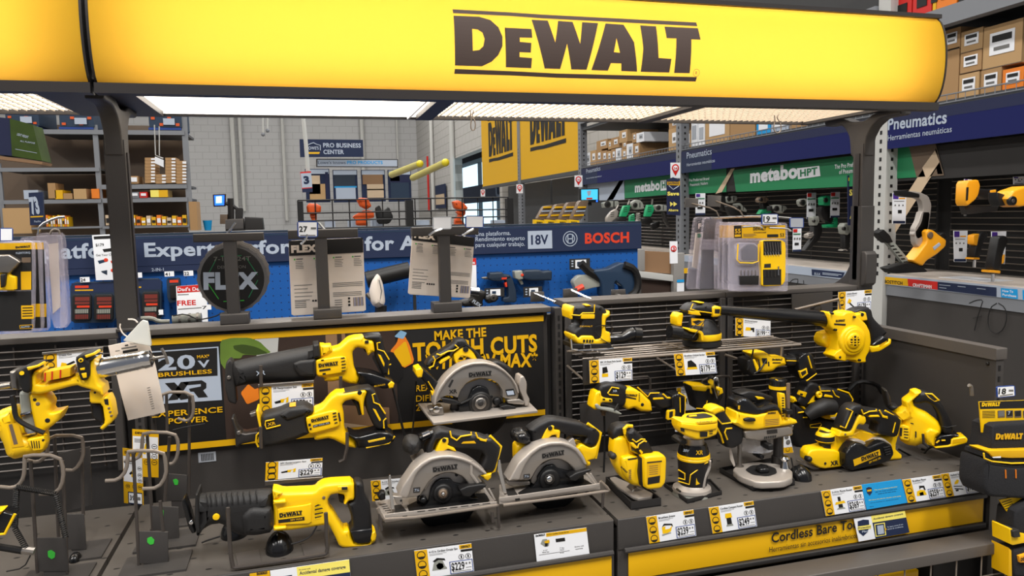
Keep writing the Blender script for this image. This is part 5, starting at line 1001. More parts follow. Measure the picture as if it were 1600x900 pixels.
# ================================================================ far back wall
def far_wall():
    def pipe(x, y0, y1, Y, r, lab, m='pipewhite'):
        F = FY(Y); a = F.w(x, y0); b = F.w(x, y1); b = Vector((a.x, a.y, b.z)); one('wall_conduit', lab, 'pipe', lambda mm: mm.tube([a, b], r, m, 8), 'wall conduits', True)
    pipe(358, 120, 330, 23.9, .07, 'grey conduit on the back wall above the blue monitor, left of its pair'); pipe(370, 120, 330, 23.9, .05, 'grey conduit on the back wall above the blue monitor, right of its pair')
    pipe(437, 120, 345, 23.9, .05, 'grey conduit on the back wall left of the navy sign'); pipe(562, 120, 300, 23.85, .06, 'grey conduit on the back wall right of the navy sign')
    pipe(617, 120, 260, 23.85, .03, 'thin conduit on the back wall by the corner')
    for px, r, m, lab in ((676, .05, 'pipewhite', 'grey conduit at the far end of the side wall'), (708, .06, 'pipewhite', 'white downpipe beside the lobby opening'), (669, .03, 'red', 'thin red pipe on the side wall')):
        y = FX(3.55).uv(px, 250)[0]; z1 = FX(3.55).uv(px, 60 if m != 'red' else 244)[1]; z0 = FX(3.55).uv(px, 330)[1]
        one('wall_conduit', lab, 'pipe', lambda mm: mm.tube([(3.53, -y, z0), (3.53, -y, z1)], r, m, 8), 'wall conduits', True)
    t = Tool('hanging_sign', 'navy hanging sign reading pro business center', 'sign', FY(20), zm(400, 150, 4)); t.part('board').tr('272,270 668,274 672,380 276,382', -.03, .03, 0, 'navysign', 0)
    t.text('PRO BUSINESS', '420,320', '656,322', 27, .032, 'silverprint', .03).text('CENTER', '422,362', '550,362', 27, .032, 'silverprint', .03)
    t.flat('315,362 395,362 400,350 315,350', .032, 'yelprint').text("LOWE'S", '318,335', '392,335', 20, .033, 'silverprint', .02).tube('312,345 312,312 345,296 360,292 378,302 402,308 402,340', .012, .033, 'silverprint', 5)
    t.end()
    t = Tool('hanging_banner', 'long pale banner below the navy sign', 'sign', FY(20.5), zm(400, 150, 4)); t.part('board').tr('376,392 888,395 888,446 376,444', -.03, .03, 0, 'steeldk', 0).flat('384,398 882,400 882,440 384,438', .031, 'silverprint').text("Lowe's knows", '388,425', '560,425', 20, .033, 'navysign', 0).text('PRO PRODUCTS', '570,425', '792,425', 20, .033, 'cyan', .03); t.end()
    P = [(310, 462, 665, 455, 'left', [('woodlt', .15, .2, .6, .75), ('cardb2', .15, .45, .8, .95), ('navy', .82, .1, .95, .95)]), (482, 636, 665, 462, 'second', [('boschdk', .05, .15, .9, .5), ('silverprint', .1, .55, .9, .9), ('cyan', .05, .5, .95, .55)]),
         (660, 808, 660, 462, 'third', [('wood', .05, .15, .9, .45), ('woodlt', .22, .45, .92, .88), ('cardb2', .22, .6, .92, .64)]), (826, 970, 660, 462, 'right', [('navy', .05, .15, .95, .4), ('boschblue', .1, .4, .9, .9), ('cardboard', .1, .2, .5, .35)])]
    for x0, x1, yb, yt, lab, its in P:
        def f(m):
            a, b = pb(m, 20.8, 400+x0/4, 150+yt/4, 400+x1/4, 150+yb/4, .05, 'navysign'); w = b[0]-a[0]; h = b[1]-a[1]
            m.box(a[0]+.03*w, b[0]-.03*w, 20.78, 20.799, b[1]-.15*h, b[1]-.02*h, 'silverprint')
            for c, u0, v0, u1, v1 in its: m.box(a[0]+u0*w, a[0]+u1*w, 20.775, 20.799, b[1]-v1*h, b[1]-v0*h, c)
        one('product_poster', 'tall navy product poster on the back wall, %s of the four' % lab, 'poster', f, 'product posters on the back wall')
    t = Tool('register_number_sign', 'white hanging lane sign with the number 3', 'sign', FY(17), zm(400, 150, 4)); t.part('board').tr('276,475 343,470 354,600 290,603', -.02, .02, 0, 'red', 0).flat('279,484 344,480 352,570 288,574', .021, 'silverprint').flat('288,580 353,575 354,600 290,603', .022, 'navysign').text('3', '300,548', '335,545', 46, .024, 'navysign', .06); t.part('hanger').tube('285,60 300,180 312,300 325,470', .05, -.05, 'pipewhite', 6); t.end()
    for a, b, e, lab in (((612, 273), (656, 256), 6.0, 'left'), ((645, 278), (696, 254), 6.5, 'right')):
        t = Tool('foam_pole_guard', 'cream tube with a round yellow end hanging in the air, %s of two' % lab, 'pole guard', FY(12), zm(0, 0, 1), 'yellow ended pole guards'); t.part('tube'); k = t.F.sc(650, 260)
        t.mb.tube([t.F.w(a[0], a[1], -2.2), t.F.w(b[0], b[1], 0)], [5.2*k*1.15, e*k*.9], 'plasticcream', 20)
        t.part('end_cap'); c = t.F.w(b[0], b[1]); t.mb.lathe(c, (.3, -.9, .15), [(.001, -e*k)]+[(e*k*math.sin(j*math.pi/8), -e*k*math.cos(j*math.pi/8)) for j in range(1, 8)]+[(.001, e*k)], 'plasticyel', 20); t.end()
    for x, y, lab in ((411, 210, 'left'), (418, 204, 'right')):
        t = Tool('dome_camera', 'small dome camera hanging from a rod, %s of the pair' % lab, 'camera', FY(18), zm(0, 0, 1), 'dome cameras'); t.part('rod').tube('%f,150 %f,%f' % (x, x, y-3), .02, 0, 'pipewhite', 6); t.part('dome'); c = t.F.w(x, y); k = 3.2*t.F.sc(x, y); t.mb.lathe(c, (0, 0, 1), [(.001, -k)]+[(k*math.sin(j*math.pi/6), -k*math.cos(j*math.pi/6)) for j in range(1, 6)]+[(.001, k)], 'rackgrey', 14); t.end()
    t = Tool('monitor', 'register monitor with a glowing blue screen', 'monitor', FY(13), zm(0, 150, 4)); t.part('screen').tr('1330,616 1412,612 1410,690 1335,692', -.02, .02, .005, 'blk', 0).flat('1338,622 1402,620 1400,682 1342,684', .021, 'screenblue').flat('1350,628 1386,626 1386,668 1350,670', .022, 'whiteglow'); t.part('stand').tube('1410,670 1460,690 1500,720', .03, 0, 'blk').tube('1440,640 1445,780', .05, 0, 'gonddk').tr('1470,700 1520,700 1515,800 1470,800', -.05, .05, .01, 'gonddk'); t.end()
    t = Tool('register_desk', 'dark register desk with gear below the blue monitor', 'desk', FY(13.1), zm(0, 150, 4)); t.part('desk').tr('1410,770 1520,765 1530,840 1410,845', -.2, .2, .02, 'gonddk', 0).tr('1375,740 1420,740 1420,800 1375,800', .0, .25, .02, 'bronze', 0).tr('1530,755 1640,760 1650,835 1530,838', -.2, .3, .03, 'gonddk', 0); t.end()
    one('blue_cup', 'small bright blue cup on the register counter', 'cup', lambda m: m.lathe(FY(12.8).w(325, 360), (0, 0, 1), [(.05, 0), (.07, .16)], 'cyan', 12), None, True)
    # lobby beyond the opening
    m = MB(); m.box(7.2, 7.3, 9, 40, 0, 6, 'whiteglow'); o = struct(m, 'window_1')
    m = MB(); F = FX(6.9); a = F.uv(715, 304); b = F.uv(840, 290); m.box(6.9, 6.95, -b[0]-4, -a[0]+8, a[1]-.45, a[1]+.25, 'boschblue'); m.text(FX(6.88), 'UR', F.uv(775, 300)[0], a[1]-.3, .45, 0, 'silverprint', 2, .04); o = struct(m, 'trim_1')
    m = MB()
    for y in (12, 15, 18, 21, 24, 27, 30): m.box(7.0, 7.15, y, y+.12, 0, 6, 'rackdk')
    m.box(6.5, 7.1, 9, 40, 3.7, 7, 'ceilm'); struct(m, 'trim_2')
    def posterf(m):
        F = FX(3.55); a = F.uv(682, 326); b = F.uv(696, 287); m.box(3.53, 3.56, -b[0], -a[0], a[1], b[1], 'navysign'); m.box(3.52, 3.53, -b[0]+.1, -a[0]-.1, a[1]+.1, b[1]-.25, 'woodlt')
    one('side_wall_poster', 'small navy framed poster on the white side wall', 'poster', posterf)
far_wall()

# ================================================================ black wire rack with orange saws (Y = 6)
def orange_rack():
    F = FY(6); r = thing('wire_rack', 'low black wire rack holding orange saws behind the blue gondola', 'rack', (1.2, 6.2, 1.2)); o = r.location; Z = zm(400, 150, 4)
    for q in ((260, 658, 298, 830), (940, 650, 985, 815), (1572, 640, 1610, 820)):
        m = MB(); pb(m, 6, 400+q[0]/4, 150+q[1]/4, 400+q[2]/4, 150+q[3]/4, .08, 'blk'); m.build('rack_post', r, o, smooth=False)
    m = MB(); a = F.w(465, 313); b = F.w(795, 311)
    for z in (a.z, a.z-.10, a.z-.16, a.z-.22, a.z-.27): m.tube([(a.x, 6.02, z), (b.x, 6.02, z)], .006, 'blk', 5)
    for i in range(14): x = a.x+(b.x-a.x)*i/13; m.tube([(x, 6.03, a.z), (x, 6.03, a.z-.3)], .005, 'blk', 5)
    m.box(a.x, b.x, 6.0, 6.5, a.z-.38, a.z-.33, 'rackdk'); m.box(a.x, b.x, 6.1, 6.5, 0, a.z-.38, 'rackdk')
    m.build('wire_grid', r, o)
    for i, x in enumerate((508, 545, 582, 655, 775)):
        one('white_box', 'white box on the black wire rack, %s from the left' % ordn(i), 'box', lambda m: pb(m, 6.25, x, 344, x+16, 355, .2, 'silverprint'), 'white boxes on the wire rack')
    def saw(q1, q2, lab):
        t = Tool('chop_saw', lab, 'saw', FY(6.12), Z, 'orange saws on the wire rack'); t.part('housing').tr(q1, -.08, .08, .03, 'orangetool'); t.part('arm').tr(q2, -.05, .05, .015, 'orangetool').tr(q2, -.06, -.03, .01, 'blk'); t.end()
    saw('315,690 330,670 380,672 408,690 405,730 350,745 320,730', '335,740 380,735 380,785 360,790 345,770', 'orange saw at the left end of the black wire rack')
    saw('630,650 650,635 700,640 722,690 690,710 650,690', '600,755 680,710 735,720 740,760 690,770 700,810 625,810 625,775', 'orange saw in the middle of the black wire rack')
    saw('1230,660 1260,650 1300,670 1325,700 1300,730 1240,700', '1250,720 1310,700 1310,740 1275,770 1310,800 1245,808 1245,770 1270,745', 'orange saw at the right end of the black wire rack')
    t = Tool('dark_tool', 'tangled dark hand tools on the middle of the black wire rack', 'tool', FY(6.15), Z); t.part('tool').tr('745,700 770,680 790,720 830,690 860,760 830,800 760,800', -.05, .05, .02, 'blk'); t.end()
orange_rack()

# ================================================================ racks on the left
def left_racks():
    Y = 12.0
    for px0, px1, y0, y1, lab in ((-2, 5, 255, 360, 'left'), (150, 158, 195, 368, 'middle'), (288, 297, 180, 360, 'right')):
        one('rack_upright', 'grey steel rack upright at the far left, %s of three' % lab, 'rack', lambda m: pb(m, Y, px0, y0, px1, y1, .04, 'rackgrey'), 'uprights of the left rack')
    for x0, x1, y0, y1, lab in ((57, 288, 203, 210, 'highest long'), (-5, 155, 262, 268, 'middle left'), (158, 292, 288, 295, 'middle right'), (5, 158, 312, 318, 'lower left'), (160, 293, 309, 316, 'lower right'), (-5, 160, 355, 358, 'bottom left'), (160, 296, 352, 356, 'bottom right')):
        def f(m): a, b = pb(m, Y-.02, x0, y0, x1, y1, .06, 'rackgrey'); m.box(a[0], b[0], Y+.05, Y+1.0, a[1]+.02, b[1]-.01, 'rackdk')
        one('rack_shelf', 'grey rack shelf at the far left, the %s one' % lab, 'shelf', f, 'shelves of the left rack')
    one('rack_backing', 'dark mesh back of the left rack', 'panel', lambda m: pb(m, Y+1.1, -60, 195, 290, 370, .03, 'bronze'))
    G = 'cartons on the left rack'
    # stacks of labelled cartons
    for c, (x0, x1, ys) in enumerate(((226, 243, (246, 251, 256, 261, 266, 271, 276, 281, 286)), (243, 258, (272, 277, 282, 287)), (258, 275, (246, 251, 256, 261, 266, 271, 276, 281, 286)), (275, 291, (251, 257, 262, 267, 272, 277, 282, 287)))):
        for k, y in enumerate(ys[1:]):
            def f(m): pb(m, Y-.03, x0+.3, ys[k]+.3, x1-.3, y, .35, 'cardboard'); pb(m, Y-.04, x0+10, ys[k]+1.2, x0+16, y-1.2, .01, 'white')
            one('labelled_carton', 'flat brown carton with a white label, %s from the top of the %s stack' % (ordn(k), ['left', 'second', 'third', 'right'][c]), 'box', f, G)
    for i, (x0, y0, x1, y1, m_, lab) in enumerate(((75, 286, 87, 310, 'cardboard', 'tall brown carton on the lower left rack shelf'), (86, 297, 98, 311, 'yelprint', 'yellow carton on the lower left rack shelf'), (99, 302, 113, 311, 'cardboard', 'low brown carton on the lower left rack shelf'), (115, 295, 135, 311, 'cardb2', 'wide tan carton on the lower left rack shelf'), (143, 295, 155, 310, 'orange', 'orange carton by the middle rack upright'),
            (37, 297, 60, 311, 'silverprint', 'grey bundle behind the navy number sign'), (167, 273, 177, 288, 'yelprint', 'yellow edged carton left of the left display upright'), (200, 275, 216, 287, 'cardboard', 'brown carton with a big white label on the rack'), (203, 300, 217, 309, 'rackgrey', 'grey carton on the lower right rack shelf'), (218, 300, 230, 309, 'red', 'red and white carton on the lower right rack shelf'), (235, 297, 248, 308, 'yelpale', 'pale yellow carton on the lower right rack shelf'), (248, 297, 262, 308, 'yelprint', 'yellow carton at the right of the lower right rack shelf'), (5, 325, 48, 365, 'cardb2', 'big tan carton at the left edge below the number sign'), (296, 315, 308, 360, 'cardboard', 'brown carton standing beside the rack by the back wall'))):
        def f(m):
            pb(m, Y-.03, x0, y0, x1, y1, .4, m_)
            if i in (6, 7, 8, 9): pb(m, Y-.04, x0+2, y0+2, x1-2, y1-3, .01, 'white')
        one('carton', lab, 'box', f, G)
    k = 0
    for i in range(26):
        x = 72+i*3.6 if i < 10 else 165+(i-10)*8
        if i >= 10 and x > 290: break
        y = 336+(i*7 % 5); h = 352 if i >= 10 else 354
        def f(m):
            w = 3 if i < 10 else 6.4
            pb(m, Y-.03, x, y, x+w, h, .2, ['orange', 'yelprint', 'woodlt', 'yelprint'][i % 4]); pb(m, Y-.04, x+.6, y+5, x+w-.6, h-4, .01, ['white', 'blkprint', 'white'][i % 3])
        one('blade_pack', 'small orange and yellow pack on the lowest rack shelf', 'pack', f, 'packs on the lowest left rack shelf')
    for i, (x0, x1, y0, y1, lab) in enumerate(((8, 60, 174, 201, 'left'), (92, 146, 174, 203, 'middle'), (232, 283, 174, 204, 'right'))):
        r = thing('bagged_pallet', 'wrapped pallet of blue and orange bags on the top shelf, %s of three' % lab, 'pallet', FY(Y).w((x0+x1)/2, y1), 'bag pallets on the left rack'); o = r.location
        m = MB(); a, b = pb(m, Y-.02, x0, y0-14, x1, y1-5, .8, 'boschblue')
        w = (b[0]-a[0])/4; h = (b[1]-a[1])/4
        for u in range(4):
            for v in range(4):
                if (u+v+i) % 2: m.box(a[0]+u*w+.03, a[0]+(u+1)*w-.03, Y-.03, Y-.021, a[1]+v*h+.02, a[1]+(v+1)*h-.03, 'orangetool')
        pb(m, Y-.05, x0+(x1-x0)*.45, y1-19, x0+(x1-x0)*.8, y1-9, .01, 'silverprint'); m.build('bags', r, o, smooth=False)
        m = MB(); pb(m, Y-.02, x0, y1-4.5, x1, y1-1, .8, 'blu'); m.build('pallet', r, o, smooth=False)
    t = Tool('green_crate', 'tall dark green carton on a pallet at the upper left', 'box', FY(9), zm(0, 150, 4)); t.part('carton').tr('60,140 205,180 262,405 75,375', -.5, .0, 0, 'jacketdk', 0).tr('-30,130 62,140 76,375 -30,365', -.5, -.01, 0, 'navy', 0).text('LIGHT WEIGHT', '105,245', '175,265', 16, .004, 'silverprint', .02).text('ALL PURPOSE', '125,285', '218,300', 10, .004, 'silverprint', .01).flat('95,330 230,355 231,358 96,333', .004, 'silverprint'); t.part('pallet').tr('-30,372 268,412 262,428 -30,392', -.5, .0, 0, 'wood', 0); t.end()
    t = Tool('aisle_number_sign', 'navy hanging aisle sign with the white number 73', 'sign', FY(8.5), zm(0, 150, 4)); t.part('board').tr('178,605 265,600 275,805 188,808', -.02, .02, 0, 'navysign', 0).text('73', '198,735', '252,728', 100, .022, 'silverprint', .06).flat('190,752 270,748 270,756 191,760', .022, 'yelprint').text('Pasillo', '215,790', '255,788', 12, .022, 'silverprint', .01); t.end()
    t = Tool('hanging_tag', 'blank white tag hanging on two strings before the rack cartons', 'tag', FY(9), zm(0, 150, 4)); t.part('tag').tr('968,378 1022,400 1022,445 968,420', -.01, .01, 0, 'white', 0); t.part('string').tube('965,180 972,370 1020,390', .006, 0, 'pipewhite', 4); t.part('string').tube('995,190 996,372', .006, 0, 'pipewhite', 4); t.end()
left_racks()
# ================================================================ tall rack along the right, a plane at X = 3.2
XR = 3.2
def xb(mb, X, px0, py0, px1, py1, dep, m, z0=None):
    """box on the rack front: pixels px0..px1 give its span along the aisle, py0 the top, py1 the bottom (both read at px0)"""
    F = FX(X); a = F.uv(px0, py1); t = F.uv(px0, py0); b = F.uv(px1, py0); zz = a[1] if z0 is None else z0
    mb.box(X, X+dep, -b[0], -a[0], zz, t[1], m); return -b[0], -a[0], zz, t[1]
YP = (13.5, 10.95, 8.35, 5.93, 3.555, 1.2)
for i, y in enumerate(YP[1:5]):
    t = one('rack_upright', ['perforated grey rack upright between the two yellow banners', 'perforated grey rack upright by the small video screen', 'perforated grey rack upright with the hanging save sign', 'perforated pale rack upright behind the right display upright'][i], 'rack', lambda m: (m.box(XR-.02, XR+.06, y-.045, y+.045, 0, 3.6, 'rackgrey' if i < 3 else 'pipewhite'), [(m.box(XR-.0215, XR-.0195, y-.008, y+.008, 1.2+j*.05, 1.222+j*.05, 'blkprint'), m.box(XR+.01, XR+.026, y-.0465, y-.0445, 1.2+j*.05, 1.218+j*.05, 'blkprint')) for j in range(28)]), 'perforated rack uprights')
def bay(k, label):
    y1, y0 = YP[k], YP[k+1]; r = thing('rack_bay', label, 'rack', (XR+.3, (y0+y1)/2, 0), 'bays of the right rack'); o = r.location
    a, b = y0+.05, y1-.05
    m = MB(); m.box(XR, XR+.7, a, b, 1.09, 1.15, 'rackgrey'); m.box(XR+.005, XR+.7, a, b, 1.15, 1.21, 'cream'); m.box(XR+.01, XR+.03, a, b, 0, 1.14, 'gond'); m.build('base_shelf', r, o, smooth=False)
    m = MB(); m.box(XR+.46, XR+.48, a-.05, b+.05, 1.21, 2.1, 'blkprint'); m.box(XR+.9, XR+.92, a-.05, b+.05, 2.13, 2.55, 'rackdk'); m.box(XR+.9, XR+.92, a-.05, b+.05, 2.6, 4.2, 'ceilm'); m.box(XR-.04, XR+.02, a, b, 3.3, 3.42, 'rackdk'); m.build('back_panel', r, o, smooth=False)
    m = MB(); z = 1.24
    while z < 1.74: m.tube([(XR+.44, a, z), (XR+.44, b, z)], .003, 'wire', 4); z += .035
    for j in range(5): y = a+(b-a)*j/4; m.tube([(XR+.442, y, 1.22), (XR+.442, y, 1.74)], .006, 'gonddk', 4)
    m.build('wire_grid', r, o)
    m = MB(); m.box(XR, XR+.9, a, b, 2.10, 2.13, 'rackdk'); m.build('top_shelf', r, o, smooth=False)
    m = MB(); m.tube([(XR-.012, a, 2.155), (XR-.012, b, 2.155)], .004, 'rackgrey', 5); m.tube([(XR-.012, a, 2.115), (XR-.012, b, 2.115)], .004, 'rackgrey', 5)
    n = int((b-a)/.055)
    for j in range(n+1): y = a+(b-a)*j/n; m.tube([(XR-.012, y, 2.115), (XR-.012, y, 2.155)], .0025, 'rackgrey', 4)
    m.build('wire_guard', r, o)
    m = MB(); m.box(XR-.04, XR+.02, a, b, 2.50 if k > 3 else 2.62, 2.59 if k > 3 else 2.72, 'rackgrey'); m.box(XR, XR+.9, a, b, 2.55, 2.58, 'rackdk'); m.build('upper_beam', r, o, smooth=False)
    return r
bays = [bay(3, 'middle rack bay of green pneumatic tools under the second navy sign'), bay(4, 'nearest rack bay at the right with the big yellow nailers'), bay(2, 'farthest rack bay of green pneumatic tools beside the video screen')]
bays.append(None)
def navy(k, z0, label, px):
    y1, y0 = YP[k]-.05, YP[k+1]+.05
    t = Tool('department_sign', label, 'sign', FX(XR-.02), zm(0, 0, 1), 'navy department signs'); t.part('board'); m = t.mb
    m.box(XR-.02, XR-.005, y0, y1, 1.915, 2.10, 'royal'); m.box(XR-.0204, XR-.0199, y0, y1, 2.045, 2.10, 'navy'); m.box(XR-.0204, XR-.0199, y1-.5*(k != 4), y1, 1.915, 2.045, 'navysign') if k != 4 else None
    for s, a, b, h in px: t.text(s, a, b, h, .002, 'silverprint', .025 if h > 10 else .005)
    t.end()
navy(2, 0, 'farthest navy department sign above the first green banner', [('Pneumatics', '916,271', '938,266', 7), ('Herramientas neumáticas', '916,280', '940,276', 2.5)])
navy(3, 0, 'middle navy department sign reading pneumatics above the brand banner', [('Pneumatics', '1073,248', '1112,241', 10), ('Herramientas neumáticas', '1073,260', '1117,253', 5)])
navy(4, 0, 'nearest navy department sign reading pneumatics right of the display upright', [('Pneumatics', '1387,203', '1479,192', 18), ('Herramientas neumáticas', '1387,220', '1487,206', 9)])
def gbanner(label, y0, y1, parts, extra=None):
    t = Tool('brand_banner', label, 'sign', FX(XR+.06), zm(0, 0, 1), 'printed banners over the pegs'); t.part('board'); m = t.mb
    m.box(XR+.06, XR+.075, y0, y1, 1.735, 1.912, 'gonddk')
    for p in parts: t.flat(p[0], .004, p[1])
    for s, a, b, h, bo in (extra or []): t.text(s, a, b, h, .006, 'white', bo)
    return t
t = gbanner('farthest green banner with white brand lettering and a grey photo', 6.0, 8.3, [('914,284 975,281 976,312 914,314', 'silverprint'), ('976,279 1055,268 1055,303 976,310', 'green'), ('958,312 975,281 968,282 948,313', 'woodlt')], [('metabo', '992,300', '1031,296', 14, .05)])
t.flat('1032,282 1052,280 1052,296 1032,298', .006, 'white').text('HPT', '1034,294', '1051,292', 10, .008, 'green', .03); t.end()
t = gbanner('middle green banner with white brand lettering and a pale lumber picture', 3.6, 5.88, [('1070,266 1135,262 1135,300 1070,304', 'green'), ('1145,266 1336,243 1336,291 1150,300', 'green')], [('metabo', '1172,285', '1246,277', 20, .05), ('The Pro Preferred Brand', '1304,264', '1362,257', 7, .01), ('of Pneumatic Nailers', '1311,272', '1360,267', 7, .01), ('Pro Preferred Brand', '1077,284', '1108,281', 4.5, .01), ('Pneumatic Nailers', '1078,291', '1106,288', 4.5, .01)])
t.flat('1245,263 1280,259 1282,275 1247,280', .006, 'white').text('HPT', '1250,276', '1277,272', 11, .008, 'green', .03)
t.flat('1142,264 1148,263 1128,300 1118,303', .006, 'woodlt'); t.end()
t = gbanner('nearest dark banner with a green end and a pale lumber picture', 1.3, 3.52, [('1384,232 1420,228 1432,277 1384,280', 'green'), ('1420,228 1462,225 1475,274 1432,277', 'bronze'), ('1463,232 1468,255 1392,375 1385,375 1383,355', 'woodlt'), ('1462,232 1473,272 1465,272 1460,250', 'pipewhite')], None)
t.flat('1461,235 1468,253 1448,282 1441,262', .006, 'woodlt'); t.end()
for z in ():
    pass
# strip of brands along the near base shelf
t = Tool('shelf_strip', 'printed strip of brand squares along the nearest base shelf', 'sign', FX(XR-.004), zm(1200, 330, 4)); t.part('strip')
m = t.mb; m.box(XR-.004, XR-.001, 1.4, 3.51, 1.15, 1.205, 'silverprint')
t.flat('698,406 872,422 876,468 700,452', .001, 'yelprint').flat('872,422 1060,441 1060,491 876,468', .001, 'red').flat('1060,441 1428,477 1428,535 1060,491', .001, 'navysign').flat('1455,480 1560,489 1562,550 1457,538', .001, 'cyan').flat('1590,492 1700,500 1700,560 1592,553', .001, 'cyan')
t.text('BOSTITCH', '728,448', '840,460', 20, .002, 'blkprint', .03).text('CRAFTSMAN', '905,470', '1022,482', 20, .002, 'white', .03).text('How To', '1465,504', '1532,510', 15, .002, 'white', .02).text('Purchase', '1465,528', '1552,538', 15, .002, 'white', .02)
for q in ('1070,458 1140,464 1140,468 1070,462', '1070,475 1115,480 1115,484 1070,479', '1185,467 1235,472 1235,476 1185,471', '1305,480 1360,486 1360,490 1305,484'): t.flat(q, .002, 'silverprint')
t.end()
t = Tool('shelf_strip', 'navy and white strip along the middle base shelf', 'sign', FX(XR-.004), zm(1200, 330, 4)); t.part('strip'); m = t.mb; m.box(XR-.004, XR-.001, 3.6, 5.88, 1.15, 1.205, 'silverprint')
t.flat('272,362 480,383 465,418 274,400', .001, 'navysign').text('BULK', '290,398', '328,402', 16, .002, 'silverprint', .02).flat('340,383 460,395 460,399 340,387', .002, 'silverprint').flat('340,391 440,401 440,405 340,395', .002, 'silverprint'); t.end()
# hand written numbers on the grey kick plate
t = Tool('chalk_number', 'hand drawn number 70 on the grey rack side', 'writing', FX(XR-.001), zm(1200, 330, 4)); t.part('stroke').tube('1258,575 1300,556 1345,552 1330,600 1310,660 1290,745', .0022, 0, 'blkprint', 5, 1).tube('1280,668 1335,655', .002, 0, 'blkprint', 5); t.part('stroke').tube('1430,575 1390,600 1372,680 1385,745 1430,770 1475,735 1495,660 1480,600 1440,575', .0022, 0, 'blkprint', 5, 1); t.end()
t = Tool('chalk_number', 'hand drawn number 71 on the grey rack side left of the right upright', 'writing', FX(XR-.001), zm(1200, 330, 4)); t.part('stroke').tube('135,445 160,422 195,425 165,485', .0024, 0, 'blkprint', 5, 1); t.part('stroke').tube('222,432 225,480', .0024, 0, 'blkprint', 5); t.end()
# yellow banners at the far racks
t = Tool('yellow_banner', 'yellow brand banner at the far end, left of the two', 'sign', FX(XR), zm(0, 0, 1), 'yellow rack banners'); t.part('board').mb.box(XR, XR+.05, YP[1]+.06, YP[0]-.1, 2.10, 3.3, 'yelprint')
t.logo('764,254', '802,243', .004, 'blkprint', kh=2.1); t.end()
t = Tool('yellow_banner', 'larger yellow brand banner hanging right of the other', 'sign', FX(XR), zm(0, 0, 1), 'yellow rack banners'); t.part('board').mb.box(XR, XR+.05, YP[2]+.06, YP[1]-.06, 2.10, 3.3, 'yelprint')
t.logo('828.5,237', '885,222', .004, 'blkprint', kh=2.1); t.end()
# far bays below the banners
for k in (0, 1):
    y1, y0 = YP[k]-.05, YP[k+1]+.05
    one('far_rack_shelf', 'dark far rack bay below the %s yellow banner' % ['left', 'right'][k], 'rack', lambda m: (m.box(XR+.5, XR+.55, y0, y1, 0, 2.1, 'rackdk'), m.box(XR, XR+.5, y0, y1, 1.0, 1.05, 'rackdk'), m.box(XR, XR+.05, y0, y1, 2.05, 2.1, 'rackdk')), 'far rack bays')
# ---- boxes on the top shelf: (x0, top, x1, bottom, material, label x)
B1 = [(1162, 90, 1280, 175), (1158, 178, 1278, 412)]
bx = [ # zoom 900,180 x8: px0, py0, px1, py1, mat
 (118, 478, 178, 598, 'white'), (180, 450, 250, 590, 'cardb2'), (252, 440, 318, 580, 'cardboard'), (320, 450, 385, 570, 'cardboard'), (388, 455, 438, 560, 'cardb2'), (440, 430, 495, 540, 'cardboard'), (497, 420, 560, 528, 'white'), (570, 430, 630, 522, 'cardb2'), (633, 365, 710, 508, 'white'), (712, 360, 792, 500, 'cardboard'),
 (258, 328, 395, 440, 'cardboard'), (402, 325, 440, 430, 'cardb2'), (442, 290, 535, 420, 'cardboard'), (540, 200, 640, 350, 'cardb2'), (575, 340, 632, 425, 'cardboard'), (702, 225, 752, 350, 'cardboard'), (755, 230, 850, 345, 'white'), (1158, 178, 1278, 412, 'cardb2'), (1162, 85, 1280, 176, 'cardboard')]
for i, (a, b, c, d, mt_) in enumerate(bx):
    x0, y0, x1, y1 = 900+a/8, 180+b/8, 900+c/8, 180+d/8
    def f(m):
        q = xb(m, XR+.06, x0, y0, x1, y1, .35, mt_, 2.1315 if i < 10 or i == 17 else None)
        w = q[1]-q[0]; h = q[3]-q[2]; m.box(XR+.057, XR+.0595, q[0]+w*.15, q[0]+w*.6, q[2]+h*.35, q[2]+h*.8, 'white' if mt_ != 'white' else 'greycard'); m.box(XR+.055, XR+.0568, q[0]+w*.25, q[0]+w*.5, q[2]+h*.45, q[2]+h*.6, 'greytxt')
    one('carton', ('small %s carton on the far top shelf, %s from the left in the bottom row' % (['brown', 'white'][mt_ == 'white'], ordn(i))) if i < 10 else ('%s carton stacked above the bottom row on the far top shelf, %s from the left' % (['brown', 'white'][mt_ == 'white'], ordn(i-10)) if i < 17 else ['tall tan carton at the near end of the far top shelf', 'brown carton on top of the tall tan carton'][i-17]), 'box', f, 'cartons on the far top shelf')
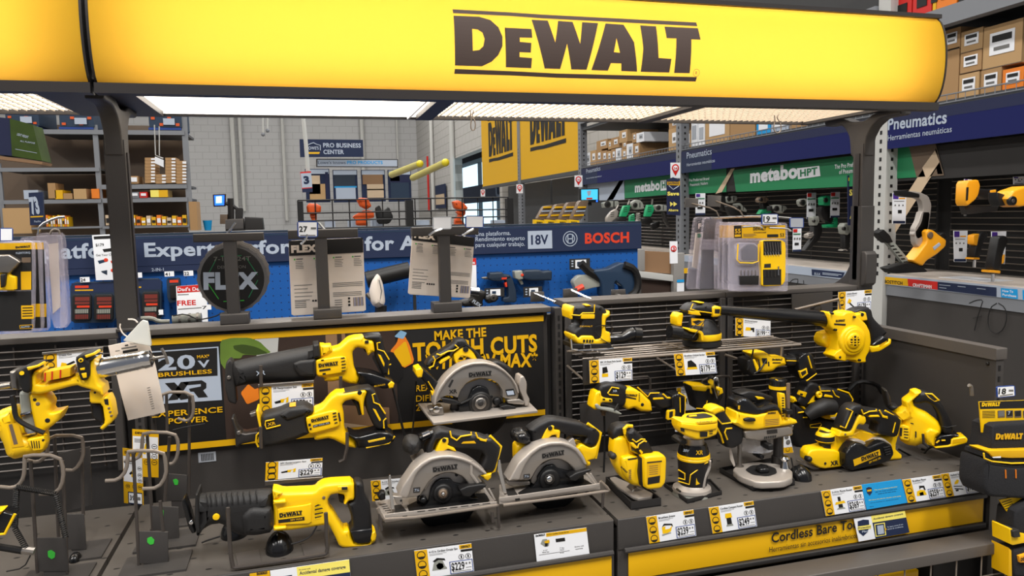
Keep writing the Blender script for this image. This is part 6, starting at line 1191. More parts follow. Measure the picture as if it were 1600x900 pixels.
b2 = [(1068, 206, 1080, 233, 'cardb2', 'tan carton first on the middle top shelf'), (1080, 190, 1090, 230, 'white', 'narrow white carton on the middle top shelf'), (1091, 194, 1101, 228, 'white', 'second narrow white carton on the middle top shelf'), (1102, 188, 1140, 226, 'cardb2', 'wide tan carton on the middle top shelf'), (1141, 188, 1180, 219, 'cardboard', 'brown carton on the middle top shelf before the blue one'), (1182, 189, 1204, 211, 'cyan', 'bright blue carton on the middle top shelf'), (1205, 186, 1232, 207, 'silverprint', 'grey carton on the middle top shelf'), (1234, 186, 1290, 203, 'cardboard', 'long brown carton on the middle top shelf'),
      (1460, 83, 1499, 155, 'cardboard', 'tall brown carton beside the glowing header on the near top shelf'), (1474, 49, 1501, 82, 'cardboard', 'small brown carton on top of the tall one on the near shelf'), (1498, 118, 1530, 148, 'cardb2', 'lowest of three labelled cartons in a stack on the near shelf'), (1500, 85, 1534, 116, 'cardboard', 'middle of three labelled cartons in a stack on the near shelf'), (1501, 51, 1536, 84, 'cardb2', 'topmost of three labelled cartons in a stack on the near shelf'), (1532, 111, 1565, 143, 'cardboard', 'brown carton with a torn label on the near shelf'), (1535, 45, 1598, 110, 'cardb2', 'large brown carton resting on the torn label one'), (1566, 110, 1600, 138, 'orange', 'flat orange carton at the right edge of the near shelf')]
for i, (x0, y0, x1, y1, mt_, lab) in enumerate(b2):
    def f(m):
        low = i < 8 or i in (8, 10, 13, 15)
        q = xb(m, XR+.06, x0, y0, x1, y1, .35, mt_, 2.1315 if low else None); w = q[1]-q[0]; h = q[3]-q[2]
        m.box(XR+.057, XR+.0595, q[0]+w*.18, q[0]+w*.82, q[2]+h*.3, q[2]+h*.82, 'white' if mt_ != 'white' else 'greycard') if i not in (8, 4, 7) else None
        if i > 8:
            m.box(XR+.055, XR+.0568, q[0]+w*.25, q[0]+w*.75, q[2]+h*.6, q[2]+h*.75, 'blkprint'); m.box(XR+.055, XR+.0568, q[0]+w*.3, q[0]+w*.7, q[2]+h*.4, q[2]+h*.48, 'greytxt')
        m.box(XR+.0585, XR+.0598, q[0], q[1], q[2]+h*.0, q[2]+h*.02, 'bronze')
    one('carton', lab, 'box', f, 'cartons on the near top shelves')
for i, (x0, x1, mt_, lab) in enumerate(((1372, 1392, 'white', 'coil of white hose packing on the highest shelf'), (1393, 1422, 'red', 'red tool box on the highest shelf, left of the pair'), (1424, 1453, 'red', 'red tool box on the highest shelf, right of the pair'), (1455, 1460, 'yelprint', 'narrow yellow box on the highest shelf'), (1461, 1492, 'orange', 'orange labelled box on the highest shelf'), (1495, 1560, 'blk', 'black case with yellow print on the highest shelf'))):
    def f(m):
        F = FX(XR+.02); a = -F.uv(x0, 10)[0]; b = -F.uv(x1, 10)[0]; m.box(XR+.03, XR+.4, b, a, 2.595, 2.80, mt_)
        m.box(XR+.026, XR+.0295, b+.03, a-.03, 2.65, 2.70, 'blkprint' if mt_ != 'blk' else 'yelprint')
    one('stored_case', lab, 'box', f, 'cases on the highest shelf')
# ---- hanging signs
for (px, py, w, h, s, lab, Y) in ((1048, 254, 15, 24, '34', 'white location tag with a red pin numbered 34', 5.6), (898, 274, 12, 18, '36', 'white location tag with a red pin by the video screen', 8.0), (807, 288, 10, 14, '0', 'white location tag with a red pin under the yellow banners', 9.5), (751, 296, 7, 11, '0', 'tiny white location tag with a red pin in the lobby opening', 13)):
    t = Tool('location_tag', lab, 'tag', FY(Y), zm(px, py, 1), 'red pin location tags'); t.part('card').tr('0,0 %f,0 %f,%f 0,%f' % (w, w, h, h), -.003, .003, 0, 'white', 0)
    t.disc('%f,%f' % (w/2, h*.36), w*.42 if w*.42 > .2 else 1, .002, .005, 'red', .0005).disc('%f,%f' % (w/2, h*.36), w*.27, .004, .006, 'white', .0004).flat('%f,%f %f,%f %f,%f' % (w*.2, h*.52, w*.8, h*.52, w*.5, h*.88), .0052, 'red').text(s, '%f,%f' % (w*.32, h*.45), '%f,%f' % (w*.68, h*.45), h*.16, .0075, 'red', .02); t.end()
t = Tool('location_tag', 'white tag with a red ring and the number 3 on the shelf post', 'tag', FY(3.05), zm(800, 330, 4)); t.part('card').tr('988,188 1034,188 1036,325 990,328', -.003, .003, 0, 'white', 0).disc('1011,235', 20, .002, .005, 'red', .0005).disc('1011,235', 13, .004, .006, 'white', .0004).text('3', '1004,247', '1018,247', 24, .008, 'red', .02); t.end()
t = Tool('save_sign', 'navy hanging save sign with yellow arrows on the rack upright', 'sign', FY(5.55), zm(900, 280, 8)); t.part('board').tr('1135,0 1300,0 1305,455 1140,440', -.004, .004, 0, 'navy', 0).flat('1140,30 1298,22 1298,78 1142,72', .005, 'yelprint').text('SAVINGS', '1150,66', '1285,64', 32, .006, 'navy', .03).tube('1160,80 1215,130 1285,85', .004, .005, 'silverprint', 5).text('Save', '1142,202', '1290,200', 46, .006, 'yelpale', .05).flat('1175,280 1218,310 1178,342', .006, 'yelpale').flat('1218,280 1265,310 1220,342', .006, 'yelpale').text('Ahorre', '1155,400', '1278,400', 30, .006, 'yelpale', .04); t.part('badge').tr('1215,-25 1275,0 1285,30 1145,30 1155,0', -.002, .006, 0, 'navysign', 0); t.end()
t = Tool('save_sign', 'second navy save sign half hidden by the right display upright', 'sign', FY(3.9), zm(1180, 280, 8)); t.part('board').tr('1160,-50 1300,-60 1300,575 1165,575', -.004, .004, 0, 'navy', 0).flat('1165,-20 1290,-25 1290,20 1165,22', .005, 'yelprint').text('Save', '1176,202', '1330,200', 75, .006, 'yelpale', .05).text('Ahorre', '1180,495', '1330,495', 50, .006, 'yelpale', .04); t.end()
t = Tool('video_screen', 'small video screen mounted on the far rack upright', 'monitor', FY(7.4), zm(900, 280, 8)); t.part('screen').tr('50,118 288,112 290,288 55,292', -.03, .03, .008, 'blk', 0).flat('65,132 272,126 272,255 68,258', .031, 'screencyan').flat('135,150 190,140 180,200 150,210', .032, 'silverprint').flat('130,232 205,230 205,252 132,254', .032, 'boschred').flat('250,262 272,260 272,282 252,284', .032, 'screenblue'); t.part('mount').tube('170,290 175,330', .02, -.03, 'gonddk'); t.end()
# ---- pneumatic tools on the pegs
def nailer(lab, Y, Z, body, head, dark, name='nailer', mb_='greentool', mh='toolgrey', cat='nailer', nose=None):
    t = Tool(name, lab, cat, FY(Y), Z, 'air tools on the rack pegs')
    if body:
        t.part('magazine').tr(body, -.03, .03, .018, mb_); P = Z(body); cx = sum(p[0] for p in P)/len(P); cy = sum(p[1] for p in P)/len(P); t.Z = PX1
        for j in (-1, 0, 1): t.flat('%f,%f %f,%f %f,%f %f,%f' % (cx-3, cy-2+j*3, cx+3, cy-3+j*3, cx+3, cy-2+j*3, cx-3, cy-1+j*3), .0305, 'gonddk')
        t.Z = Z
    if dark: t.part('grip').tr(dark, -.03, .025, .014, 'blk')
    if head:
        t.part('head').tr(head, -.035, .04, .022, mh); P = Z(head); cx = sum(p[0] for p in P)/len(P); cy = sum(p[1] for p in P)/len(P); w = (max(p[0] for p in P)-min(p[0] for p in P)); t.Z = PX1
        t.disc('%f,%f' % (cx-w*.18, cy), max(.8, w*.2), .03, .046, 'steeldk', .002).disc('%f,%f' % (cx-w*.18, cy), max(.5, w*.1), .04, .05, 'blk', .001).flat('%f,%f %f,%f %f,%f %f,%f' % (cx+w*.15, cy-w*.2, cx+w*.22, cy-w*.2, cx+w*.22, cy+w*.2, cx+w*.15, cy+w*.2), .0405, 'gonddk'); t.Z = Z
    if nose: t.part('nose').tube(nose, .01, .02, 'steel', 8)
    t.end()
Z8 = zm(900, 280, 8)
nailer('long silver air tool lying beside the video screen', 7.2, Z8, None, '330,295 400,275 530,275 540,340 470,350 340,360', '440,300 470,300 475,345 445,345')
nailer('cream nailer slanting down between the screen and the green ones', 6.9, Z8, '500,370 530,400 520,470 430,545 378,535 378,480 440,400', None, '480,440 520,450 515,470 480,465', mb_='alupaint', nose='500,375 530,325')
nailer('bright green nailer, left of the far pair', 6.6, Z8, '600,330 680,325 670,390 630,470 550,470 570,400', None, '525,480 630,470 625,540 520,545', nose='650,320 668,268')
nailer('round silver nailer head between the two far green nailers', 6.5, Z8, '770,420 800,420 810,500 825,540 745,545 770,500', '695,290 740,258 800,262 840,310 850,370 800,380 740,380 700,340', None, mb_='alupaint')
nailer('bright green nailer, right of the far pair', 6.3, Z8, '895,320 980,322 975,390 935,470 860,470 870,400', None, '825,490 930,475 960,520 920,570 830,560', nose='950,320 958,250')
nailer('ringed silver air tool beside the save sign', 6.1, Z8, '1085,420 1110,415 1150,520 1180,600 1160,600 1110,520', '985,330 1040,315 1130,325 1140,400 1020,405', None, mb_='steeldk')
nailer('green plastic nailer base low on the far pegs', 6.4, Z8, '675,460 730,430 735,540 675,545', None, '940,560 1050,520 1040,600 960,640')
Z9 = zm(1060, 280, 8)
nailer('green and black nailer behind the first hook plate', 5.3, Z9, None, '590,215 630,215 640,260 700,205 730,215 735,250 690,300 600,300', '530,205 600,215 640,330 680,420 560,400 520,300')
nailer('dark nailer with a silver ring behind the hooks', 5.1, Z9, None, '710,310 770,298 850,380 850,410 800,400 730,350', '600,330 720,350 850,420 860,470 650,460')
nailer('tan headed nailer on the middle pegs', 4.9, Z9, '1060,380 1160,360 1160,420 1110,430 1000,440 1040,380', '1000,250 1030,215 1110,225 1125,255 1090,300 1005,290', '1040,300 1110,290 1150,360 1060,400', mh='bronze')
nailer('mottled silver nailer head on the middle pegs', 4.7, Z9, None, '1180,330 1240,318 1340,335 1360,370 1310,405 1300,430 1200,390 1180,370', '1140,340 1190,330 1200,400 1140,400')
ZA = zm(1180, 280, 8)
nailer('silver ringed air gun left of the green headed nailer', 4.4, ZA, None, '560,265 600,240 740,250 745,300 640,320 590,345 565,310', '560,330 680,320 640,350')
nailer('green headed nailer with a dark grip on the middle pegs', 4.25, ZA, '980,470 1030,470 1030,605 880,610 870,570 960,560', '835,230 880,205 975,210 990,260 975,330 840,330', '815,340 950,335 975,420 960,520 930,560 860,520 810,420', mh='greentool')
nailer('dark grey nailer leaning below the green headed one', 4.2, ZA, '650,690 720,655 735,700 690,745 650,730', '710,470 790,460 800,520 770,580 720,580', '720,590 820,540 840,640 800,760 660,895 610,890 730,720', mb_='alupaint')
nailer('round green grey tool beside the right display upright', 4.0, ZA, '1090,880 1130,870 1160,896 1080,896', '1085,590 1110,550 1190,545 1200,640 1150,700 1100,680', '1110,680 1190,670 1170,880 1110,880', mb_='alupaint')
for (a, b, c, d, Y, lab) in ((1087, 302, 1102, 336, 5.0, 'above the first hook plates'), (1261, 301, 1275, 342, 4.35, 'beside the silver ringed air gun'), (1298, 300, 1312, 340, 4.2, 'right of the green headed nailer'), (1239, 357, 1252, 393, 3.9, 'below the blank grey tag')):
    def f(m):
        pb(m, Y, a, b, c, d, .003, 'white'); h = d-b; pb(m, Y-.004, a+1, b+1, a+7, b+h*.16, .003, 'purple' if a == 1087 else 'red'); pb(m, Y-.004, a+1, b+h*.22, c-1, b+h*.26, .003, 'green')
        for j in range(3): pb(m, Y-.004, a+2+j*4, b+h*.4, a+4+j*4, b+h*.48, .003, 'greytxt')
        pb(m, Y-.004, a+3, b+h*.62, c-4, b+h*.72, .003, 'blkprint'); pb(m, Y-.004, a, d-3, c, d, .003, 'navysign')
    one('product_tag', 'tall white product tag on the rack pegs '+lab, 'tag', f, 'tags on the rack pegs')
# ---- near bay: yellow nailers
ZB = zm(1200, 150, 4); ZC = zm(1200, 330, 4)
t = Tool('flooring_nailer', 'large flooring nailer with a curved pale arm and yellow body', 'nailer', FY(3.15), ZC, 'air tools on the rack pegs')
t.part('frame_arm'); t.Z = ZB; t.tr('820,592 940,598 1000,625 1020,680 1010,760 1000,830 975,875 930,900 905,860 950,790 968,700 955,650 900,625', -.02, .02, .012, 'alupaint'); t.Z = ZC; t.tr('955,0 1012,0 1000,110 970,180 975,200 940,230 918,200 912,110 940,60', -.02, .02, .012, 'alupaint')
t.part('handle'); t.Z = ZB; t.tr('815,590 850,588 945,612 945,636 850,630 820,620', -.025, .025, .012, 'blk'); t.Z = ZC
t.part('yellow_body').tr('980,130 1000,112 1030,120 1065,150 1110,180 1105,220 1050,270 985,310 960,345 895,310 930,270 990,190', -.05, .05, .02, 'toolbn').disc('1018,150', 20, .04, .056, 'bronze').tr('1030,225 1070,195 1080,210 1040,245', .04, .052, .002, 'silverprint', 0)
t.part('rear_cap').tr('1070,145 1100,132 1120,160 1105,185 1080,170', -.045, .045, .01, 'blk')
t.part('magazine').tr('740,195 790,195 885,310 850,335', -.01, .01, .003, 'toolgrey', 0)
for j in range(6): t.flat('%d,%d %d,%d %d,%d %d,%d' % (760+17*j, 215+20*j, 785+17*j, 212+20*j, 792+17*j, 221+20*j, 767+17*j, 224+20*j), .0105, 'blkprint')
t.part('foot').tr('680,135 720,112 760,150 780,195 745,200 710,170', -.03, .03, .01, 'blk').tr('740,355 870,320 950,335 1000,380 780,390', -.04, .04, .012, 'blk')
t.end()
t = Tool('framing_nailer', 'yellow framing nailer with a black grip and long dark magazine', 'nailer', FY(2.75), ZB, 'air tools on the rack pegs'); t.part('head').tr('1235,530 1310,522 1322,560 1310,620 1290,650 1240,690 1228,660', -.04, .04, .015, 'toolbn').flat('1240,570 1255,570 1250,650 1236,655', .041, 'blkprint'); t.part('grip').tr('1280,575 1390,585 1430,580 1430,640 1380,645 1310,620', -.03, .03, .014, 'blk').tr('1385,590 1425,585 1420,640 1395,640', -.032, .033, .008, 'toolbn'); t.part('magazine').tr('1225,690 1440,690 1430,720 1240,740', -.015, .015, .004, 'steeldk', 0).tube('1230,690 1232,750', .006, 0, 'steel'); t.end()
t = Tool('coil_nailer', 'yellow coil nailer cut off at the right edge', 'nailer', FY(2.6), ZB, 'air tools on the rack pegs'); t.part('drum').tr('1490,640 1530,590 1620,560 1640,680 1560,695 1510,680', -.06, .06, .02, 'toolbn').disc('1535,655', 28, .05, .068, 'blk').disc('1535,655', 12, .06, .07, 'steel'); t.part('grip').tr('1425,600 1490,620 1500,680 1440,690 1425,650', -.03, .03, .014, 'blk'); t.end()
for (q1, q2, q3, lab, Y) in (('1320,140 1360,125 1375,150 1340,200 1320,290 1282,290 1300,200', '1285,290 1322,290 1320,302 1282,302', '1285,150 1320,140 1305,215 1283,205', 'black air tool with a yellow band hanging on the near pegs', 3.0), ('1435,160 1480,152 1500,180 1465,260 1450,370 1395,365 1420,240', '1388,368 1452,372 1450,390 1388,384', '1465,280 1480,270 1475,320 1462,330', 'larger black air tool with a yellow band hanging at the right', 2.8)):
    t = Tool('air_ratchet', lab, 'air tool', FY(Y), ZC, 'air tools on the rack pegs'); t.part('body').tr(q1, -.03, .03, .015, 'blk'); t.part('band').tr(q2, -.032, .034, .006, 'toolbn').tr(q3, -.01, .033, .005, 'toolbn'); t.part('tip').tube('%s' % ('1292,305 1290,350' if Y > 2.9 else '1408,392 1405,440'), .008, 0, 'chrome', 8); t.end()
for (q, lab, Y, Z) in (('780,605 865,602 860,800 780,800', 'tall white tag with a blue picture beside the pale post', 3.3, ZB), ('1228,520 1275,522 1272,560 1228,560', 'small white tag above the framing nailer', 2.9, ZB), ('1535,505 1600,502 1600,550 1537,552', 'white tag above the coil nailer at the right edge', 2.85, ZB), ('1162,122 1248,122 1240,318 1165,316', 'white tag with a purple corner on the near pegs', 3.1, ZC), ('1398,127 1490,125 1480,330 1400,320', 'white tag with a purple corner behind the larger air tool', 2.95, ZC)):
    t = Tool('product_tag', lab, 'tag', FY(Y), Z, 'tags on the rack pegs'); t.part('card').tr(q, -.002, .002, 0, 'white', 0); p = Z(q); x0 = p[0][0]; y0 = p[0][1]; x1 = p[2][0]; y1 = p[2][1]; t.Z = zm(0, 0, 1); w = x1-x0; h = y1-y0
    def R(a, b, c, d): return '%f,%f %f,%f %f,%f %f,%f' % (x0+a*w, y0+b*h, x0+c*w, y0+b*h, x0+c*w, y0+d*h, x0+a*w, y0+d*h)
    t.flat(R(.03, .02, .45, .2), .003, 'purple').flat(R(.5, .16, .97, .2), .003, 'toolbn').flat(R(.1, .26, .9, .28), .003, 'greytxt').flat(R(.4, .55, .7, .66), .003, 'blkprint').disc('%f,%f' % (x0+w*.2, y0+h*.4), w*.07, .002, .004, 'greytxt').disc('%f,%f' % (x0+w*.5, y0+h*.4), w*.07, .002, .004, 'greytxt').disc('%f,%f' % (x0+w*.8, y0+h*.4), w*.07, .002, .004, 'greytxt'); t.flat(R(.03, .9, .97, .98), .003, 'navysign'); t.end()
one('loose_paper', 'loose white paper lying on the nearest base shelf', 'paper', lambda m: m.box(XR+.06, XR+.22, 2.9, 3.2, 1.2101, 1.212, 'white'))
# ---- brown carton shelf and post seen past the blue gondola
t = Tool('shelf_end', 'grey steel shelf corner with brown board beside the blue gondola', 'shelf', FY(3.6), zm(800, 330, 4)); t.part('board').tr('780,245 1010,258 1005,392 790,375', -.02, .0, 0, 'wood', 0).tr('810,425 1010,440 1010,530 820,530', -.02, .0, 0, 'wooddk', 0); t.part('rail').tr('770,370 1012,400 1012,440 780,410', .0, .03, .004, 'pipewhite', 0); t.part('post').tr('1012,265 1078,260 1075,525 1012,525', .0, .04, .004, 'perf', 0); t.part('post').tr('775,238 830,236 830,372 778,372', .0, .03, .004, 'perf', 0); t.end()
one('hang_tag', 'small blue and white hang tag on the shelf post', 'tag', lambda m: (pb(m, 3.5, 1058, 437, 1069, 460, .003, 'white'), pb(m, 3.496, 1058, 437, 1069, 441, .003, 'cyan')))
one('hang_tag', 'tiny yellow tag on the shelf post', 'tag', lambda m: pb(m, 3.5, 1069, 419, 1075, 427, .003, 'yelprint'))
# ---- far packs and bins between the banner bay and the blue gondola
for i in range(4):
    t = Tool('clamshell_bin', 'shiny clamshell blade packs in a yellow bin behind the navy header, %s from the left' % ordn(i), 'bin', FY(7.8-.25*i), zm(800, 150, 4), 'yellow bins of clamshell packs'); x = 140+i*72
    t.part('bin').tr('%d,772 %d,778 %d,808 %d,806' % (x, x+66, x+66, x), -.1, .0, .004, 'yel', 0).logo('%d,800' % (x+14), '%d,802' % (x+50), .003, 'blkprint', kh=1.8)
    t.part('packs').tr('%d,770 %d,%d %d,%d %d,772' % (x+15, x+60+i*3, 690-i*12, x+120+i*2, 680-i*10, x+80), -.15, -.02, .004, 'bronze').tr('%d,715 %d,712 %d,722 %d,725' % (x+48, x+104, x+100, x+45), -.018, -.01, 0, 'silverprint', 0).tr('%d,742 %d,738 %d,748 %d,752' % (x+34, x+95, x+92, x+31), -.018, -.01, 0, 'yelprint', 0).tr('%d,690 %d,690 %d,700 %d,702' % (x+60, x+110, x+105, x+56), -.01, .01, .002, 'yelprint')
    t.end()
# ================================================================ price cards
PIC = {
 'recip': [('blk', '0,.45 .45,.55 .45,.35 .05,.3'), ('yel', '.42,.6 .75,.62 1,.75 .98,.35 .8,.3 .85,.6 .7,.55 .65,.35 .42,.35')],
 'circ': [('toolgrey', '0,.1 1,.1 1,.2 .9,.3 .75,.75 .45,.85 .15,.6 .05,.25'), ('yel', '.35,.2 .55,.1 .8,.25 .75,.5 .5,.6 .3,.45'), ('blk', '.1,.75 .4,.95 .9,.85 .95,.7 .5,.8 .2,.65')],
 'jig': [('toolgrey', '.05,.05 .8,.15 .75,.22 .05,.15'), ('yel', '.1,.2 .1,.7 .4,.75 .35,.5 .7,.5 .95,.75 .8,.3 .5,.2'), ('blk', '.1,.7 .3,.95 .95,.85 1,.6 .85,.75 .35,.8')],
 'router': [('toolgrey', '.2,0 .8,0 .75,.15 .25,.15'), ('blk', '.3,.15 .7,.15 .7,.65 .3,.65'), ('yel', '.2,.65 .8,.65 .75,1 .25,1')],
 'plunge': [('toolgrey', '.1,0 .9,0 .8,.12 .2,.12'), ('blk', '.3,.12 .7,.12 .7,.4 .3,.4'), ('yel', '0,.4 1,.45 .9,.65 .1,.6'), ('blk', '.35,.65 .6,.65 .6,1 .35,1')],
 'planer': [('yel', '0,.1 .1,.5 .5,.6 .9,.5 1,.1'), ('blk', '.3,.1 .7,.1 .7,.4 .3,.35'), ('blk', '.4,.6 .45,.95 .95,.9 1,.5 .85,.55 .8,.75 .55,.75')],
 'vac': [('yel', '.1,.6 .5,.65 .7,.9 .5,1 .2,.8'), ('blk', '0,.5 .9,.4 .9,.35 0,.42'), ('blk', '0,.3 .9,.15 .95,.05 .05,.22'), ('blk', '.1,0 .4,0 .4,.15 .1,.15')],
 'sander': [('blk', '.1,.4 .1,.95 .5,1 .6,.5'), ('yel', '.05,.1 .6,.1 .6,.4 .05,.4')],
 'orbit': [('blk', '.1,.35 .15,.9 .5,1 .9,.6 .95,.35'), ('yel', '.0,.15 1,.15 .95,.35 .05,.35')],
 'blower': [('yel', '.0,.6 .2,1 .5,.8 .35,.5'), ('blk', '.3,.65 1,.1 .95,0 .25,.5')],
 'grease': [('yel', '0,.3 .1,.8 .4,.7 .5,.5 .6,.3 .3,.2'), ('blk', '.4,.6 .9,.85 1,.7 .7,.55 .5,.4')],
 'rot': [('yel', '0,.3 .1,.7 .6,.7 .6,.35'), ('blk', '.6,.65 1,.7 1,.2 .85,.2 .8,.4 .6,.4')],
}
def card(label, Y, Z, tl, tr, bl, price, title, pic, F=None, brand=True, holder=False):
    F = F or FY(Y); P = [Vector(F.uv(*Z(q)[0][:2])) for q in (tl, tr, bl)]; U = P[1]-P[0]; V = P[0]-P[2]; O = P[2]
    fn = lambda a, b: (O.x+U.x*a+V.x*b, O.y+U.y*a+V.y*b); m = MB(); H = V.length/U.length
    def q(pts, mt_, d): m.flat(F, [fn(*p) for p in pts], d, mt_)
    def rect(a, b, c, e, mt_, d): q([(a, b), (c, b), (c, e), (a, e)], mt_, d)
    m.slab(F, [fn(0, 0), fn(1, 0), fn(1, 1), fn(0, 1)], 0, .001, 0, 'white', 0)
    def text(s, a, b, w, h, mt_, bo=.02, d=.0016):
        vs, fs = glyphs(s, bo); x0 = min(v[0] for v in vs); x1 = max(v[0] for v in vs); m.tris(F, [fn(a+(x-x0)/(x1-x0)*w, b+y/.73*h) for x, y in vs], fs, d, mt_)
    rect(0, 0, .22, 1, 'yelprint', .0012)
    for k in range(3):
        cx, cy, r = .11, .82-k*.33, .075
        for rr, mt_, d in ((r, 'blkprint', .0015), (r*.8, 'yelprint', .0017)): q([(cx+rr*math.cos(t*math.pi/8), cy+rr/H*math.sin(t*math.pi/8)) for t in range(16)], mt_, d)
        q([(cx-r*.75, cy-r*.3/H), (cx+r*.75, cy-r*.3/H), (cx+r*.4, cy-r*.75/H), (cx-r*.4, cy-r*.75/H)], 'blkprint', .0019); text('20', cx-.03, cy-.01, .06, .07, 'blkprint')
    if brand: rect(.78, .85, 1, 1, 'yelprint', .0012); rect(.8, .75, 1, .83, 'blkprint', .0012); text('DEWALT', .81, .89, .16, .07, 'blkprint', .05)
    text(title, .25, .86, min(.5, .022*len(title)), .075, 'blkprint', .02); rect(.25, .80, .55, .812, 'greytxt', .0012); rect(.25, .76, .48, .772, 'greytxt', .0012)
    for k in range(2):
        cx, cy, r = .80+k*.12, .58, .05
        q([(cx+r*math.cos(t*math.pi/8), cy+r/H*math.sin(t*math.pi/8)) for t in range(16)], 'blkprint', .0013); q([(cx+r*.8*math.cos(t*math.pi/8), cy+r*.8/H*math.sin(t*math.pi/8)) for t in range(16)], 'white', .0015); rect(cx-.012, cy-.05, cx+.012, cy+.06, 'blkprint', .0017)
    for mt_, s in PIC[pic]: q([(.27+float(a.split(',')[0])*.26, .18+float(a.split(',')[1])*.5) for a in s.split()], mt_, .0013)
    if price:
        rect(.58, .02, .99, .46, 'blu', .0013); rect(.595, .045, .975, .435, 'white', .0016); text(price, .605, .14, .235, .28, 'blkprint', .025, .0019); rect(.86, .30, .89, .37, 'greytxt', .0018); rect(.92, .30, .95, .37, 'greytxt', .0018); rect(.86, .18, .96, .2, 'greytxt', .0018); rect(.62, .08, .95, .1, 'greytxt', .0018)
    if holder: m.slab(F, [fn(-.02, .99), fn(1.01, .99), fn(1.01, 1.09), fn(-.02, 1.09)], -.002, .004, .001, 'steel', 0)
    o = m.build('price_card', None, center(m.v), smooth=False); tag(o, label, 'card', 'black and yellow price cards'); return o
Z = zm(900, 720); YF = 1.2935
card('price card reading 239 on the right deck front, below the jigsaw', YF, Z, '546,438', '915,380', '572,645', '$239', 'Brushless Jigsaw', 'jig')
card('price card reading 249 on the right deck front, below the compact router', YF, Z, '1033,366', '1383,312', '1066,567', '$249', 'Cordless Compact Router', 'router')
Z = zm(1280, 720)
card('price card reading 369 left of the blue notice', YF, Z, '12,236', '328,190', '50,430', '$369', '2-1/4 in. Plunge Router', 'plunge')
card('price card reading 259 right of the blue notice', YF, Z, '645,148', '943,106', '690,328', '$259', 'Brushless Planer', 'planer')
card('price card reading 169 last at the right end of the deck front', YF, Z, '946,102', '1225,64', '990,282', '$169', 'Handheld Vacuum', 'vac')
t = Tool('blue_notice', 'bright blue notice card between the 369 and 259 cards', 'card', FY(1.2935), Z); t.part('card').tr('330,188 640,144 688,328 372,382', 0, .001, 0, 'cyan', 0).tr('368,215 388,205 410,210 414,245 395,272 375,250', .001, .0016, 0, 'navysign', 0).flat('374,228 408,222 409,236 376,242', .0018, 'yelprint')
for s, a, b in (('The most trusted protection', '430,232', '610,205'), ('plan for every product you', '440,248', '608,222'), ('need at the best price', '460,262', '600,240')): t.text(s, a, b, 8, .0014, 'navysign' if s[0] != 'T' else 'yelpale', .01)
t.text('Ask about the plan for all your tools today', '385,312', '640,278', 8, .0014, 'yelpale', .01); t.text('see an associate for details and terms', '400,332', '620,300', 6, .0014, 'navysign', .005); t.text('more', '395,362', '425,358', 7, .0014, 'navysign', .01); t.end()
t = Tool('protection_plan_card', 'white, yellow and navy protection plan card stuck over the lettered strip', 'card', FY(1.289), Z); t.part('card').tr('268,442 665,374 706,560 310,632', 0, .001, 0, 'white', 0).flat('402,420 665,374 680,442 416,484', .0012, 'yelpale').flat('416,484 680,442 706,560 440,608', .0012, 'navysign')
t.tr('302,474 345,460 388,462 392,520 375,560 345,588 312,560 304,520', .001, .0016, 0, 'navysign', 0).flat('300,514 404,498 406,528 304,542', .0018, 'yelpale').text('Protection', '305,534', '402,520', 16, .002, 'navysign', .02).text('Plan', '335,562', '382,555', 16, .002, 'silverprint', .03).text('Accidental damage coverage', '422,462', '655,420', 16, .0014, 'navysign', .02)
t.text('To learn more & see', '530,524', '655,500', 11, .0014, 'silverprint', .02).text('terms & conditions.', '532,540', '658,518', 11, .0014, 'silverprint', .02).flat('430,494 512,482 524,580 442,594', .0014, 'yelpale').flat('438,500 506,490 516,576 448,586', .0016, 'navysign').flat('452,508 500,501 508,568 460,576', .0018, 'silverprint').tr('512,525 528,532 516,548', .0016, .002, 0, 'yelprint', 0); t.end()
Z = zm(400, 675, 4)
card('price card reading 229 on the middle deck front, below the circular saws', YF, Z, '988,742', '1345,695', '1008,920', '$229', '6-1/2 in. Cordless Circular Saw', 'circ')
t = Tool('specification_card', 'white specification card without price on the middle deck front', 'card', FY(1.2935), zm(800, 675, 4)); t.part('card').tr('138,642 465,598 485,766 156,817', 0, .001, 0, 'white', 0).flat('212,632 465,598 467,620 214,656', .0012, 'yelprint').logo('148,660', '208,650', .0012, 'blkprint', False, 1.3).text('6-1/2 in. Cordless Circular Saw Kit', '218,646', '355,628', 9, .0014, 'blkprint', .01)
t.flat('178,700 190,672 215,668 235,685 230,712 205,718', .0012, 'toolgrey').flat('200,685 232,672 236,690 212,700', .0014, 'yelprint').flat('205,695 225,695 222,716 206,716', .0014, 'blkprint').flat('272,668 330,660 333,682 275,690', .0012, 'blkprint').flat('170,768 360,740 360,743 170,771', .0012, 'greytxt')
for s, a, b in (('6-1/2"', '195,745', '222,742'), ('Blade Size', '190,757', '232,752'), ('7 lbs', '298,730', '326,727'), ('Weight', '298,742', '326,738'), ('No load', '300,760', '325,756'), ('Battery sold', '392,722', '448,714'), ('separately', '396,736', '444,729')): t.text(s, a, b, 8, .0012, 'greytxt', .02)
t.end()
t = Tool('protection_plan_card', 'protection plan card on the middle deck front, cut off by the frame', 'card', FY(1.2935), Z); t.part('card').tr('88,868 582,797 600,1010 110,1080', 0, .001, 0, 'white', 0).flat('253,845 582,797 588,875 262,922', .0012, 'yelpale').flat('262,922 588,875 600,1010 280,1060', .0012, 'navysign').text('Accidental damage coverage', '272,893', '560,852', 22, .0014, 'navysign', .02).text('For power tools', '268,866', '340,856', 9, .0014, 'bronze', .01).flat('165,902 225,893 225,930 170,940', .0014, 'navysign'); t.part('yellow_tag', None, 'yellow corner with the brand name').tr('-40,888 85,868 90,920 -40,940', 0, .001, 0, 'yelprint', 0).logo('5,896', '72,886', .0014, 'blkprint', kh=1.2); t.end()
